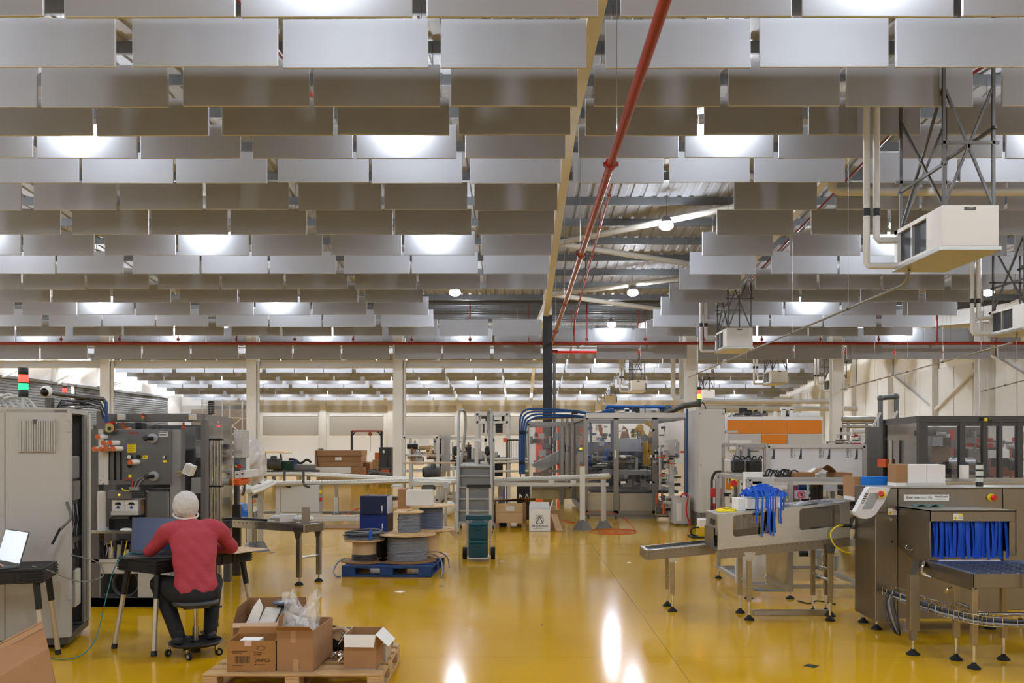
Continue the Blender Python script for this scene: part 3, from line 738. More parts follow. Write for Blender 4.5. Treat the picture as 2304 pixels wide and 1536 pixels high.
# white boxes with umbrella marks in the machine
def umbrella(par, c, s, m=BLACK):
    n = 10; ring = [c+Vector((s*math.cos(math.pi*i/n), 0, s*.8*math.sin(math.pi*i/n))) for i in range(n+1)]
    MB().prism(ring, (0, -.0008, 0)).build('umbrella_mark', m, par); MB().bar(c+Vector((0, -.0005, 0)), c+Vector((0, -.0005, -s*.45)), s*.1, .001, up=(0,1,0)).build('umbrella_handle', m, par)
for k, (x0, x1) in enumerate(((251, 280), (281, 310))):
    o = tbox('carton', CARDW, 'small white carton with umbrella mark in the packing machine, %s' % ('left one' if k == 0 else 'right one'), 'box', x0, 1124, x1, 1150, D+.02, D+.25, .003)
    c = P((x0+x1)/2, 1135, D+.0195); umbrella(o, c, .034)
    MB().lathe(P((x0+x1)/2, 1141, D+.0195), [(.018, 0), (.018, -.0008)], 18, 'y').build('round_mark', mat('mark_blue', (70,90,150), .6), o)
tbox('carton_tray', LGREY, 'grey tray carrying the two umbrella cartons', 'tray', 249, 1150, 311, 1159, D+.0, D+.3)
tbox('carton', CARD, 'plain brown carton beside the two umbrella cartons', 'box', 311, 1124, 324, 1156, D+.1, D+.35)
tissue = MB().sphere((0,0,0), .05, 10, 6, (1.4, .8, .5)).build('tissue', PAPER, None, True); tissue.location = P(284, 1192, D-.02); tag(tissue, 'crumpled white tissue on the packing machine worktop', 'tissue')
# control pod at the far right of the packer
ct = thing('control_pod', 'grey operator pod with buttons behind the packing machine', 'control panel', P(535, 1092, 11.5))
fbox('screen_box', LGREY, ct, 526, 967, 545, 1030, 11.5, 11.8, .006); fbox('screen', ALUL, ct, 530, 984, 542, 1015, 11.49, 11.5); fbox('button_box', MGREY, ct, 525, 1030, 541, 1058, 11.5, 11.75, .006)
fbox('post', STEELD, ct, 526, 1058, 534, 1135, 11.6, 11.7, 0); fbox('foot_plate', STEELD, ct, 520, 1135, 540, 1295, 11.62, 11.68)
for (x, y, m) in ((533, 1040, BLUEP), (531, 1048, YEL), (535, 1050, YEL)): MB().cyl(P(x, y, 11.48), P(x, y, 11.5), .012, n=10).build('button', m, ct)
MB().lathe(P(541, 1049, 11.5), [(.02, 0), (.02, -.03), (.026, -.035), (.022, -.05)], 14, 'y').build('stop_button', REDB, ct, True)
for k, (x0, x1, y0, y1) in enumerate(((528, 539, 1060, 1076), (540, 551, 1058, 1075), (541, 547, 1032, 1058))):
    o = tbox('carton', CARDW, 'small white carton with arrows by the operator pod, %s' % ('left', 'right', 'upper')[k], 'box', x0, y0, x1, y1, 11.7 if k == 2 else 11.4, 12.0)
    umbrella(o, P((x0+x1)/2, (y0+y1)/2, (11.7 if k == 2 else 11.4)-.0005), .018)
tbox('guard_flap', mat('orange_flap', (224,92,24), .45), 'orange guard flap beside the packing machine conveyor', 'guard', 524, 1076, 540, 1092, 11.3, 11.7, .02)
# film-wrapped machine head
o = MB().sphere((0,0,0), .3, 20, 14, (.75, .9, 1.15)).build('wrapped_unit', mat('milky_film', (222,222,220), .25, alpha=.5), None, False)
for v in o.data.vertices:
    r = random.Random(int((v.co.x*91+v.co.y*57+v.co.z*33)*50)); v.co *= 1+r.uniform(-.13, .08); v.co.x *= 1-.9*v.co.z; v.co.y *= 1-.6*v.co.z
o.location = P(563, 1035, 12.6); tag(o, 'machine head wrapped in clear plastic film behind the packing machine', 'wrapped machine')
core_ = fbox('wrapped_core', CARDL, o, 548, 1040, 572, 1085, 12.55, 12.8, .02)
# blue plastic chair back
bc = thing('stool', 'bright blue plastic stool behind the seated person', 'stool', G(548, 1235))
d = bc.location.y
MB().prism([P(525, 1133, d), P(542, 1134, d), P(549, 1148, d), P(558, 1153, d), P(558, 1168, d), P(525, 1168, d)], (0, .3, 0)).build('seat_shell', BLUEP, bc)
for (x) in (530, 553):
    for dd in (.03, .26): MB().cyl(P(x, 1166, d)+Vector((0, dd, 0)), Vector((P(x, 1166, d).x, d+dd, 0)), .012, n=8).build('leg', STEEL, bc)
# dome camera and cable boom above the packer
dc = thing('dome_camera', 'white dome security camera on the cable boom above the cabinet', 'camera', P(104, 905, 8.6))
c = P(104, 880, 8.55)
MB().sphere(c, .055, 20, 14).build('shell', CARDW, dc, True); MB().sphere(c+Vector((.0, -.018, -.006)), .045, 18, 12).build('lens_dome', BLACKG, dc, True)
MB().tube([c, P(120, 885, 8.6), P(180, 893, 8.8), P(232, 897, 9.0), P(236, 905, 9.0)], .022, 10).build('boom', STEELD, dc, True)
MB().bar(P(112, 895, 8.7), Vector((P(112, 895, 8.7).x, 8.7, 0)), .06).build('boom_post', STEELD, dc)
for k in range(10):
    r = random.Random(k+5); y0 = 900+k*1.8
    pts = [P(124+r.uniform(-4, 4), 945, 8.75), P(128+r.uniform(-3, 3), y0+14, 8.75), P(138, y0, 8.75), P(165+r.uniform(-6, 6), y0+r.uniform(-4, 5), 8.8), P(200, y0+r.uniform(-4, 6), 8.85), P(226, y0+4, 8.9), P(232+r.uniform(-2, 4), y0+26, 8.95)]
    MB().tube(pts, .008, 6).build('cable', [CABLED, BLACK, CABLE][k % 3], dc, True)
for k in range(3): MB().tube([P(228+k*2.4, 896, 9), P(236+k*2, 905, 9), P(238+k*2, 950, 9.02)], .012, 6).build('blue_hose', HOSEB, dc, True)
fbox('cable_ladder', MGREY, dc, 217, 925, 234, 966, 9.15, 9.18)
signal_tower(P(146, 888, 8.9), .02, [('base_segment', BLK2, .02), ('red_lens', REDL, .045), ('cap', BLK2, .02), ('holder', LGREY, .03)], 'small red lit signal lamp hanging over the cable boom', .004)
# ================================================================== tables and laptops
SLV = mat('leg_silver', (196,186,166), .35, metal=.6)
def work_table(name, label, loc, rz, L, W, h=.77, splay=.09, legs=(1,1,1,1)):
    t = thing(name, label, 'table', loc, rz)
    def lb(nm, m, a, e, ch=0, par=None): return MB().box(a, e, ch).build(nm, m, par or t, world=False)
    top = lb('tabletop', BLACK, (0, 0, h-.02), (L, W, h), .004)
    for (a, e) in (((0, 0, h-.11), (L, .03, h-.02)), ((0, W-.03, h-.11), (L, W, h-.02)), ((0, .03, h-.11), (.03, W-.03, h-.02)), ((L-.03, .03, h-.11), (L, W-.03, h-.02))):
        lb('apron', BLACK, a, e, .004)
    for cx in (0, L):
        for cy in (0, W):
            sx = -1 if cx else 1; sy = -1 if cy else 1
            for k in range(4):
                z = h-.105+k*.022
                lb('corner_rib', BLACK, (cx-sx*.008, cy-sy*.008, z), (cx+sx*.16, cy+sy*.12, z+.012), .002)
    for k in range(6):
        x = .2+k*(L-.4)/5; lb('apron_rib', BLACK, (x-.008, -.006, h-.1), (x+.008, 0, h-.03))
    i = 0
    for cx, cy in ((.06, .06), (L-.06, .06), (.06, W-.06), (L-.06, W-.06)):
        if legs[i]:
            sx = -1 if cx < L/2 else 1; sy = -1 if cy < W/2 else 1
            p0 = Vector((cx, cy, h-.06)); p1 = Vector((cx+sx*splay, cy+sy*splay*.8, 0)); m1 = p0.lerp(p1, .36); m2 = p0.lerp(p1, .94)
            lg = MB().cyl(p0, m1, .026, .024, n=14).build('leg', BLACK, t, True, world=False)
            MB().cyl(m1, m2, .02, n=14).build('leg_tube', SLV, lg, True, world=False)
            MB().cyl(m2, p1, .023, .025, n=14).build('leg_foot', BLACK, lg, True, world=False)
        i += 1
    return t
N = Vector((-2.97, 7.27, 0)); ang = math.atan2(.85, .52)
tb = work_table('work_table', 'black folding work table with silver legs in front of the seated person', N, ang, 1.0, .5)
tw = wm(tb)
def laptop(loc, rz, label, sw, sh, scr, tilt=12, th=.014):
    t = thing('laptop', label, 'laptop', loc, rz)
    MB().box((-sw/2, -sh*.98, 0), (sw/2, 0, th), .003).build('base', DGREY, t, world=False)
    MB().box((-sw/2+.02, -sh*.55, th), (sw/2-.02, -sh*.08, th+.002)).build('keyboard', BLACK, t, world=False)
    MB().box((-.05, -sh*.93, th), (.05, -sh*.62, th+.001)).build('touchpad', MGREY, t, world=False)
    a = R_(tilt); u = Vector((0, math.sin(a), math.cos(a))); nn = Vector((0, math.cos(a), -math.sin(a)))
    o = Vector((0, 0, th))
    def slab(x0, x1, z0, z1, t0, t1, nm, m):
        vs = [o+Vector((x, 0, 0))+u*z+nn*q for x in (x0, x1) for q in (t0, t1) for z in (z0, z1)]
        MB().add(vs, [(0,1,3,2),(4,6,7,5),(0,4,5,1),(2,3,7,6),(0,2,6,4),(1,5,7,3)]).build(nm, m, t, world=False)
    slab(-sw/2, sw/2, 0, sh, 0, .007, 'lid', DGREY); slab(-sw/2+.008, sw/2-.008, .02, sh-.008, -.001, 0, 'screen', scr)
    return t
SCR1 = mat('screen_navy', (44,58,92), .25, emit=.12); SCR2 = mat('screen_white', (206,214,224), .3, emit=.75)
lp1 = laptop((-3.13, 7.72, .772), R_(12), 'open laptop with dark blue screen in front of the seated person', .46, .31, SCR1, 14)
# paper sheet and cardboard on the table
o = MB().box((-.2, -.18, 0), (.2, .18, .004)).build('cardboard_sheet', CARDL); o.location = (-2.52, 7.98, .772); o.rotation_euler = (0, 0, ang); tag(o, 'flat cardboard sheet under the right elbow of the seated person', 'cardboard')
o = MB().box((-.07, -.1, 0), (.07, .1, .001)).build('note_paper', mat('note', (214,220,190), .7)); o.location = (-2.79, 7.5, .772); o.rotation_euler = (0, 0, R_(-12)); tag(o, 'paper note on the black table by the laptop', 'paper')
# blue network cable hanging from the laptop to the cabinet
pts = [(-3.24, 7.62, .785), (-3.32, 7.56, .80), (-3.39, 7.46, .70), (-3.42, 7.36, .45), (-3.45, 7.25, .15), (-3.52, 7.15, .03), (-3.66, 7.1, .008), (-3.82, 7.2, .008), (-3.9, 7.32, .01)]
def smooth(pts, k=5):
    pts = [Vector(p) for p in pts]; out = []
    for i in range(len(pts)-1):
        p0, p1, p2, p3 = pts[max(i-1, 0)], pts[i], pts[i+1], pts[min(i+2, len(pts)-1)]
        for q in range(k):
            t = q/k; out.append(.5*((2*p1)+(p2-p0)*t+(2*p0-5*p1+4*p2-p3)*t*t+(3*p1-p0-3*p2+p3)*t**3))
    return out+[pts[-1]]
def cable(name, pts, r, m, label, cat='cable', k=5, n=6):
    pts = smooth(pts, k); o = MB().tube([p-pts[0] for p in pts], r, n).build(name, m, None, True); o.location = pts[0]; return tag(o, label, cat)
cable('network_cable', pts, .0045, mat('teal_cable', (34,120,128), .4), 'teal network cable trailing from the laptop over the floor')
# second table, laptop and a hand at the left edge
t2 = work_table('work_table', 'black folding work table cut off by the left edge of the picture', (-4.62, 6.55, 0), R_(16), 1.0, .5, .77, .07)
laptop((-4.02, 6.98, .772), R_(-38), 'open laptop with white screen at the left edge', .42, .27, SCR2, 16)
cable('network_cable', [(-3.78, 6.9, .78), (-3.68, 6.95, .74), (-3.52, 7.1, .63), (-3.42, 7.3, .64), (-3.52, 7.42, .74), (-3.75, 7.44, .8)], .005, mat('grey_lead', (110,112,108), .5), 'thin grey lead sagging from the left edge table to the cabinet')
# leaning sheet of cardboard
o = MB().prism([P(-60, 1482, 5.75), P(0, 1448, 5.75), P(95, 1399, 5.75), P(110, 1460, 5.62), P(131, 1560, 5.5), P(-60, 1560, 5.5)], (-.012, .012, .004)).build('cardboard_sheet', CARD)
t_ = tag(o, 'large torn cardboard sheet leaning in the lower left corner', 'cardboard')
bx = MB().box((-3.55, 5.56, 0), (-3.05, 5.9, .12), .004).build('cardboard_carton', CARDD); tag(bx, 'flat cardboard carton under the leaning sheet in the lower left corner', 'box')
MB().prism([P(0, 1452, 5.735), P(96, 1402, 5.735), P(98, 1411, 5.73), P(0, 1463, 5.73)], (.004, -.006, 0)).build('packing_tape', mat('tape', (176,140,104), .3), o)
# ================================================================== stool
S = Vector((-2.66, 7.31, 0)); FZ = R_(27)
st = thing('rolling_stool', 'black round rolling stool with foot ring and casters under the person', 'stool', S, FZ)
def sb(nm, m, bld, sm=True, par=None): return bld.build(nm, m, par or st, sm, world=False)
sb('seat', mat('seat_vinyl', (52,52,53), .5), MB().lathe((0,0,.40), [(.13,0),(.175,.012),(.185,.03),(.175,.05),(.1,.055)], 28))
sb('gas_spring', CHROME, MB().cyl((0,0,.17), (0,0,.40), .016, n=14)); sb('spring_sleeve', STEEL, MB().cyl((0,0,.10), (0,0,.22), .026, n=14))
sb('seat_plate', STEELD, MB().box((-.1,-.08,.385), (.1,.08,.4))); sb('height_lever', BLACK, MB().tube([(.05,-.02,.39), (.15,-.05,.385), (.2,-.06,.385)], .008, 8))
sb('foot_ring', BLACK, MB().lathe((0,0,.085), [(.05,0),(.19,.0),(.215,.02),(.205,.03),(.18,.018),(.05,.02)], 30)); sb('hub', BLACK, MB().cyl((0,0,.02), (0,0,.12), .04, n=14))
for k in range(5):
    a = 2*math.pi*k/5+.5; c = Vector((.2*math.cos(a), .2*math.sin(a), 0))
    cs = sb('caster', CHROME, MB().tube([c+Vector((0,0,.085)), c+Vector((.0,0,.06)), c+Vector((.02*math.cos(a+1), .02*math.sin(a+1), .03))], .011, 8))
    w = c+Vector((.02*math.cos(a+1), .02*math.sin(a+1), .03)); n_ = Vector((math.cos(a+2.5), math.sin(a+2.5), 0))*.011
    sb('wheel', RUBBER, MB().cyl(w-n_, w+n_, .03, n=16), True, cs); sb('wheel_hub', ALU, MB().cyl(w-n_*1.1, w+n_*1.1, .015, n=12), True, cs)
# ================================================================== seated person
def fuse(name, b, m, parent, vox, smooth_it=6, fac=.6):
    me = b.mesh(name, None); o = bpy.data.objects.new(name, me)
    r = o.modifiers.new('r', 'REMESH'); r.mode = 'VOXEL'; r.voxel_size = vox; r.use_smooth_shade = True
    if smooth_it:
        s_ = o.modifiers.new('s', 'SMOOTH'); s_.factor = fac; s_.iterations = smooth_it
    n = settle(o, name)
    bpy.data.objects.remove(o); n.materials.clear(); n.materials.append(m)
    n.polygons.foreach_set('use_smooth', [True]*len(n.polygons))
    q = bpy.data.objects.new(name, n); C.objects.link(q); q.parent = parent; return q
def loft(b, secs, n=20):
    """secs: (centre, half width along x, half depth, axis tilt) elliptical sections"""
    vs = []; fs = []
    for (c, rx, ry, up) in secs:
        c = Vector(c); up = Vector(up).normalized(); x = Vector((1,0,0)); x = (x-up*x.dot(up)).normalized(); y = up.cross(x)
        vs += [c+x*rx*math.cos(2*math.pi*i/n)+y*ry*math.sin(2*math.pi*i/n) for i in range(n)]
    m = len(secs)
    for j in range(m-1): fs += [(j*n+i, j*n+(i+1) % n, (j+1)*n+(i+1) % n, (j+1)*n+i) for i in range(n)]
    fs += [tuple(reversed(range(n))), tuple(range((m-1)*n, m*n))]
    b.add(vs, fs)
def limb(b, pts, rs, n=14):
    pts = smooth(pts, 4); k = len(pts); rr = []
    for i in range(k):
        q = i/(k-1)*(len(rs)-1); j = min(int(q), len(rs)-2); rr.append(rs[j]+(rs[j+1]-rs[j])*(q-j))
    b.tube(pts, rr, n); b.sphere(pts[0], rr[0], n, 8); b.sphere(pts[-1], rr[-1], n, 8)
def hand(b, w, d, up, side, curl=.5, sc=1.):
    """w wrist, d pointing direction, up back-of-hand normal, side: +1 thumb towards d x up"""
    w, d, up = Vector(w), Vector(d).normalized(), Vector(up); up = (up-d*up.dot(d)).normalized(); s_ = d.cross(up)*side
    limb(b, [w, w+d*.045*sc, w+d*.085*sc], [.024*sc, .03*sc, .032*sc], 10)
    for k, (o, l) in enumerate(((.028, .068), (.01, .078), (-.009, .072), (-.027, .056))):
        p = w+d*.08*sc+s_*o*sc; a = curl*(.8+.1*k)
        q1 = p+(d*math.cos(a*.5)-up*math.sin(a*.5))*l*.45*sc; q2 = q1+(d*math.cos(a*1.3)-up*math.sin(a*1.3))*l*.33*sc; q3 = q2+(d*math.cos(a*2)-up*math.sin(a*2))*l*.25*sc
        limb(b, [p, q1, q2, q3], [.0095*sc, .009*sc, .0085*sc, .007*sc], 8)
    p = w+d*.025*sc+s_*.024*sc; q = p+(d*.6+s_*.7-up*.2).normalized()*.04*sc; r_ = q+(d*.9+s_*.25-up*.3).normalized()*.032*sc
    limb(b, [p, q, r_], [.013*sc, .011*sc, .008*sc], 8)
pe = thing('person', 'person in a red shirt, black trousers and white hair net seated from behind', 'person', S, FZ)
SKIN = mat('skin', (196,150,124), .55); SHIRT = mat('red_shirt', (164,54,66), .75, noise=.05, nscale=9., bump=.35, bscale=7., stretch=(1., 1., 2.2)); TROU = mat('black_trousers', (20,20,22), .8, bump=.3, bscale=9.)
pel, nk, hd = Vector((0, -.01, .50)), Vector((-.015, .23, 1.075)), Vector((-.045, .30, 1.195))
shL, shR = Vector((-.19, .17, 1.0)), Vector((.19, .16, 1.0)); elL, elR = Vector((-.325, .32, .83)), Vector((.335, .27, .83))
wrL, wrR = Vector((-.17, .43, .97)), Vector((.10, .46, .82))
hpL, hpR = Vector((-.095, .0, .50)), Vector((.095, .0, .50)); knL, knR = Vector((-.25, .37, .545)), Vector((.2, .40, .53)); anL, anR = Vector((-.135, -.02, .185)), Vector((.125, .07, .185))
b = MB()
loft(b, [((0, -.01, .44), .14, .11, (0,0,1)), ((0, 0, .52), .16, .115, (0,.05,1)), ((0, .02, .66), .145, .10, (0,.2,1)), ((0, .08, .82), .165, .105, (0,.35,1)), ((0, .14, .95), .175, .10, (0,.45,1)), ((0, .19, 1.03), .12, .075, (0,.5,1)), ((-.01, .22, 1.08), .06, .055, (0,.5,1))])
limb(b, [nk-Vector((0, .03, .04)), nk+Vector((-.01, .03, .04)), hd-Vector((0, .0, .05))], [.062, .055, .056])
b.sphere(hd, .1, 20, 14, (.86, 1.0, 1.16)); b.sphere(hd+Vector((0, .05, -.065)), .06, 14, 10, (1., 1., .9))     # cranium and jaw
b.sphere(hd+Vector((0, .112, -.03)), .016, 8, 6, (.8, 1.2, 1.3)); b.sphere(hd+Vector((0, .098, -.072)), .02, 8, 6, (1.3, .6, .45))
for sx in (-1, 1):
    b.sphere(hd+Vector((sx*.088, .005, -.03)), .026, 10, 8, (.4, .8, 1.2)); b.sphere(hd+Vector((sx*.034, .094, -.005)), .013, 8, 6, (1.2, .5, .7))
limb(b, [shL, elL], [.052, .042]); limb(b, [elL, wrL], [.042, .028]); limb(b, [shR, elR], [.052, .042]); limb(b, [elR, wrR], [.042, .028])
limb(b, [hpL, knL], [.085, .06]); limb(b, [knL, anL], [.058, .04]); limb(b, [hpR, knR], [.085, .06]); limb(b, [knR, anR], [.058, .04])
hand(b, wrL, (.45, -.35, .75), (-.6, .5, .5), 1, .55); hand(b, wrR, (-.25, .95, .02), (0, 0, 1), -1, .4)
for an in (anL, anR): limb(b, [an, an-Vector((0, .0, .07)), an+Vector((0, .1, -.09))], [.04, .035, .03])
body = fuse('body', b, SKIN, pe, .006, 3)
b = MB()
loft(b, [((0, -.015, .455), .165, .125, (0,0,1)), ((0, -.005, .54), .178, .13, (0,.05,1)), ((0, .02, .66), .162, .115, (0,.2,1)), ((0, .075, .82), .18, .12, (0,.35,1)), ((0, .135, .95), .192, .112, (0,.45,1)), ((0, .185, 1.03), .14, .088, (0,.5,1)), ((-.01, .215, 1.075), .072, .066, (0,.5,1))], 24)
limb(b, [(-.10, .18, 1.03), shL+Vector((-.01, 0, .0)), shL.lerp(elL, .55), elL], [.07, .075, .064, .054]); limb(b, [elL, elL.lerp(wrL, .5), elL.lerp(wrL, .88)], [.054, .046, .04])
limb(b, [(.10, .18, 1.03), shR+Vector((.01, 0, .0)), shR.lerp(elR, .55), elR], [.07, .075, .064, .054]); limb(b, [elR, elR.lerp(wrR, .5), elR.lerp(wrR, .9)], [.054, .046, .04])
sh = fuse('shirt', b, SHIRT, pe, .011, 8)
for v in sh.data.vertices:                                   # cloth folds
    p = v.co; w = math.sin(p.z*46+5*math.sin(p.x*9)+p.x*16)*.5+math.sin(p.z*27-p.x*31+2)*.5
    amt = .0045*(0 if p.z < .49 else min(1.5, (p.z-.49)*20) if p.z < .64 else .8); v.co += v.normal*w*amt
b = MB()
loft(b, [((0, -.02, .435), .15, .13, (0,0,1)), ((0, -.015, .48), .17, .14, (0,0,1)), ((0, -.005, .56), .165, .12, (0,.05,1))], 20)
for hp, kn, an in ((hpL, knL, anL), (hpR, knR, anR)):
    limb(b, [hp, hp.lerp(kn, .5)+Vector((0, 0, .012)), kn], [.105, .096, .076]); limb(b, [kn, kn.lerp(an, .5), an+Vector((0, 0, -.02))], [.076, .066, .056])
fuse('trousers', b, TROU, pe, .011, 6)
for an, ry in ((anL, -.25), (anR, .1)):
    b = MB(); f0 = Vector((math.sin(-ry), math.cos(-ry), 0)); a0_ = an-Vector((0, 0, .045))
    limb(b, [a0_-f0*.035+Vector((0,0,-.005)), a0_+f0*.05+Vector((0,0,-.012)), a0_+f0*.15+Vector((0,0,-.018))], [.045, .042, .036]); limb(b, [an-Vector((0,0,.0)), a0_], [.044, .046])
    sh_ = fuse('shoe', b, BLACK, pe, .008, 4)
    MB().box((-.04, -.08, -.07), (.04, .2, -.05), .008).build('sole', RUBBER, sh_, True, world=False).location = an
    s_ = sh_.children[0]; s_.rotation_euler = (0, 0, ry*1.)
# hair and net
b = MB(); b.sphere(hd+Vector((0, -.012, .012)), .105, 20, 14, (.88, 1.0, 1.08)); fuse('hair', b, mat('hair_brown', (70,56,46), .8), pe, .01, 3)
def net_mat():
    m = mat('hair_net', (226,222,216), .7, bump=.8, bscale=60.); b_ = m.node_tree.nodes['Principled BSDF']; b_.inputs['Alpha'].default_value = .78; return m
b = MB(); b.sphere(hd+Vector((.0, -.018, .012)), .116, 26, 18, (.92, 1.03, 1.07)); nt_ = fuse('hair_net', b, net_mat(), pe, .008, 3)
for v in nt_.data.vertices:
    p = v.co-hd; a = math.atan2(p.y, p.x)
    v.co += v.normal*(.0012*math.sin(a*7+p.z*60+math.sin(a*3)*2)+.0012*math.sin(p.z*90+a*4)+(.002*math.sin(a*23) if p.z < -.055 else 0))
MB().tube([hd+Vector((.098*math.cos(2*math.pi*i/28), -.02+.112*math.sin(2*math.pi*i/28), -.068+.03*math.sin(2*math.pi*i/28))) for i in range(28)], .009, 8, True).build('net_band', MATS['hair_net'], pe, True, world=False)
# hand of a second person at the laptop on the left edge
p2 = thing('person', 'forearm and hand of another person at the left edge laptop', 'person', (-4.1, 6.78, .79))
b = MB(); limb(b, [(-.42, -.25, .03), (-.2, -.12, .035), (0, 0, .03)], [.045, .038, .028]); hand(b, (0, 0, .03), (.85, .5, -.05), (0, 0, 1), 1, .5); fuse('arm', b, SKIN, p2, .006, 3)
b = MB(); limb(b, [(-.45, -.268, .03), (-.2, -.12, .035)], [.06, .05]); fuse('sleeve', b, mat('grey_sleeve', (70,72,78), .8), p2, .01, 3)
# ================================================================== wooden pallet with boxes
def pallet(loc, rz, w, l, label, m, nb=6, name='pallet', cols=3):
    t = thing(name, label, 'pallet', loc, rz)
    def q(nm, a, e, ch=.004): return MB().box(a, e, ch).build(nm, m, t, world=False)
    for k in range(nb):
        bw = .12 if k in (0, nb-1) else .095; y = k*(l-.12)/(nb-1)
        q('deck_board', (0, y, .122), (w, y+bw, .144))
    for k in range(cols):
        x = k*(w-.1)/(cols-1)
        q('stringer', (x, 0, .1), (x+.1, l, .122)); q('bottom_board', (x, 0, 0), (x+.1, l, .02))
        for j in range(3): q('block', (x, j*(l-.14)/2, .02), (x+.1, j*(l-.14)/2+.14, .1))
    return t
WP = Vector((-2.185, 6.13, 0))
pallet(WP, 0, 1.235, .95, 'weathered wooden pallet carrying open cardboard boxes in front', WOOD, 6)
PZ = .144
def open_box(label, loc, rz, w, l, h, m, flaps=(), inner=CARDL, th=.006, name='cardboard_box'):
    """open carton; flaps: (side, length, angle) with side f b l r, angle 0 = upright, 90 = level, >90 hanging"""
    t = thing(name, label, 'box', loc, rz)
    MB().box((0, 0, 0), (w, l, th)).build('base', inner, t, world=False)
    for nm, a, e in (('wall', (0, 0, 0), (w, th, h)), ('wall', (0, l-th, 0), (w, l, h)), ('wall', (0, th, 0), (th, l-th, h)), ('wall', (w-th, th, 0), (w, l-th, h))):
        MB().box(a, e).build(nm, m, t, world=False)
    for (sd, ln, an) in flaps:
        an = R_(an); c_, s_ = math.cos(an)*ln, math.sin(an)*ln
        if sd == 'f': pts = [(0, 0, h), (w, 0, h), (w-.01, -s_, h+c_), (.01, -s_, h+c_)]; n_ = (0, th*.6, .001)
        if sd == 'b': pts = [(0, l, h), (w, l, h), (w-.01, l+s_, h+c_), (.01, l+s_, h+c_)]; n_ = (0, -th*.6, .001)
        if sd == 'l': pts = [(0, 0, h), (0, l, h), (-s_, l-.01, h+c_), (-s_, .01, h+c_)]; n_ = (th*.6, 0, .001)
        if sd == 'r': pts = [(w, 0, h), (w, l, h), (w+s_, l-.01, h+c_), (w+s_, .01, h+c_)]; n_ = (-th*.6, 0, .001)
        MB().prism(pts, n_).build('flap', inner if an > 1.4 else m, t, world=False)
    return t
def px_at(px, d): return (px-VX)/F*d
# printed carton
dA = 6.19; xa = px_at(511, dA)
bA = open_box('printed brown carton marked 240PCS at the front of the wooden pallet', (xa, dA, PZ), R_(1), .335, .25, .212, mat('carton_print', (158,112,62), .8, noise=.05), (('r', .06, 60), ('b', .05, 20)), name='carton')
def la(text, s, px_, pz, m=INK): return lab(bA, text, s, wm(bA) @ Vector((px_, -.0008, pz)), wm(bA).to_3x3() @ Vector((1,0,0)), (0,0,1), m)
la('240PCS', .034, .19, .066); la('PU Connector', .013, .19, .045); la('MADE IN P.R.C.', .012, .035, .040); la('P/U fastener', .012, .185, .13); la('PC SERIES', .012, .185, .115); la('HYPERMARKET CONNECTOR', .008, .035, .14); la('STAINLESS TYPE No.', .008, .035, .128)
fr = MB()
for i in range(14):
    x = .055+i*.0075; fr.box((x, -.0008, .058), (x+(.004 if i % 3 else .0022), 0, .108))
fr.build('barcode', INK, bA, world=False)['kind'] = 'stuff'
MB().tube([(.235+.028*math.cos(2*math.pi*i/20), -.0005, .163+.014*math.sin(2*math.pi*i/20)) for i in range(20)], .0016, 4, True).build('oval_mark', INK, bA, world=False)
MB().box((.12, -.002, .178), (.17, 0, .216)).build('red_printed_tape', mat('tape_pink', (214,180,172), .5), bA, world=False)
la('R', .03, .137, .184, REDB).rotation_euler = (0, 0, 0)
o = MB().box((0, 0, 0), (.14, .1, .03), .003).build('white_carton', CARDW); o.location = (xa+.08, dA+.03, PZ+.185); tag(o, 'small white carton lying inside the 240PCS carton', 'box')
# large carton with a plastic bag
dB = 6.2; xb = px_at(623, dB)
bB = open_box('large plain brown carton with a clear plastic bag sticking out', (xb, dB, PZ), R_(-4), .255, .50, .285, CARD, (('f', .07, 55), ('l', .10, -6)), name='carton')
MB().box((.10, -.0015, .2), (.135, 0, .285)).build('packing_tape', MATS['tape'], bB, world=False); MB().box((.115, -.0015, 0), (.155, 0, .085)).build('packing_tape', MATS['tape'], bB, world=False)
bg = thing('plastic_bag', 'crumpled clear plastic bag with a white sheet in the large carton', 'bag', (xb+.135, dB+.16, PZ+.2))
def crumple(nu, nv, fn, amp, seed):
    r = random.Random(seed); b = MB(); vs = []
    for j in range(nv+1):
        for i in range(nu+1):
            p = Vector(fn(i/nu, j/nv)); vs.append(p+Vector((r.uniform(-1, 1), r.uniform(-1, 1), r.uniform(-1, 1)))*amp)
    fs = [(j*(nu+1)+i, j*(nu+1)+i+1, (j+1)*(nu+1)+i+1, (j+1)*(nu+1)+i) for j in range(nv) for i in range(nu)]
    return b.add(vs, fs)
BAG = mat('bag_film', (236,237,238), .1, alpha=.42, bump=1., bscale=22., spec=1.)
top = lambda u: .30+.05*math.cos(u*2*math.pi*1.0)+.02*math.sin(u*9)
crumple(14, 9, lambda u, v: (-.118+.235*u, -.06+.05*math.sin(u*6), -.02+v*top(u)), .011, 3).build('front_sheet', BAG, bg, world=False)
crumple(14, 9, lambda u, v: (-.11+.225*u, .07+.04*math.cos(u*5), -.02+v*(top(u)-.01)), .012, 4).build('back_sheet', BAG, bg, world=False)
crumple(8, 5, lambda u, v: (-.02+.13*u, -.06+.1*v, .06+.05*math.sin(u*7)), .018, 5).build('crumpled_fold', BAG, bg, world=False)
MB().prism([(-.115, .0, -.01), (.06, .005, -.01), (.035, .02, .135), (-.02, .02, .145), (-.10, .01, .175)], (0, .004, 0)).build('white_sheet', PAPER, bg, world=False)
# small open carton at right
dC = 6.25; xc = px_at(773, dC)
open_box('small brown open carton with drooping white-lined flaps on the wooden pallet', (xc, dC, PZ), R_(-3), .228, .27, .245, CARD, (('f', .085, 168), ('r', .12, 132), ('l', .085, 150)), CARDW, name='carton')
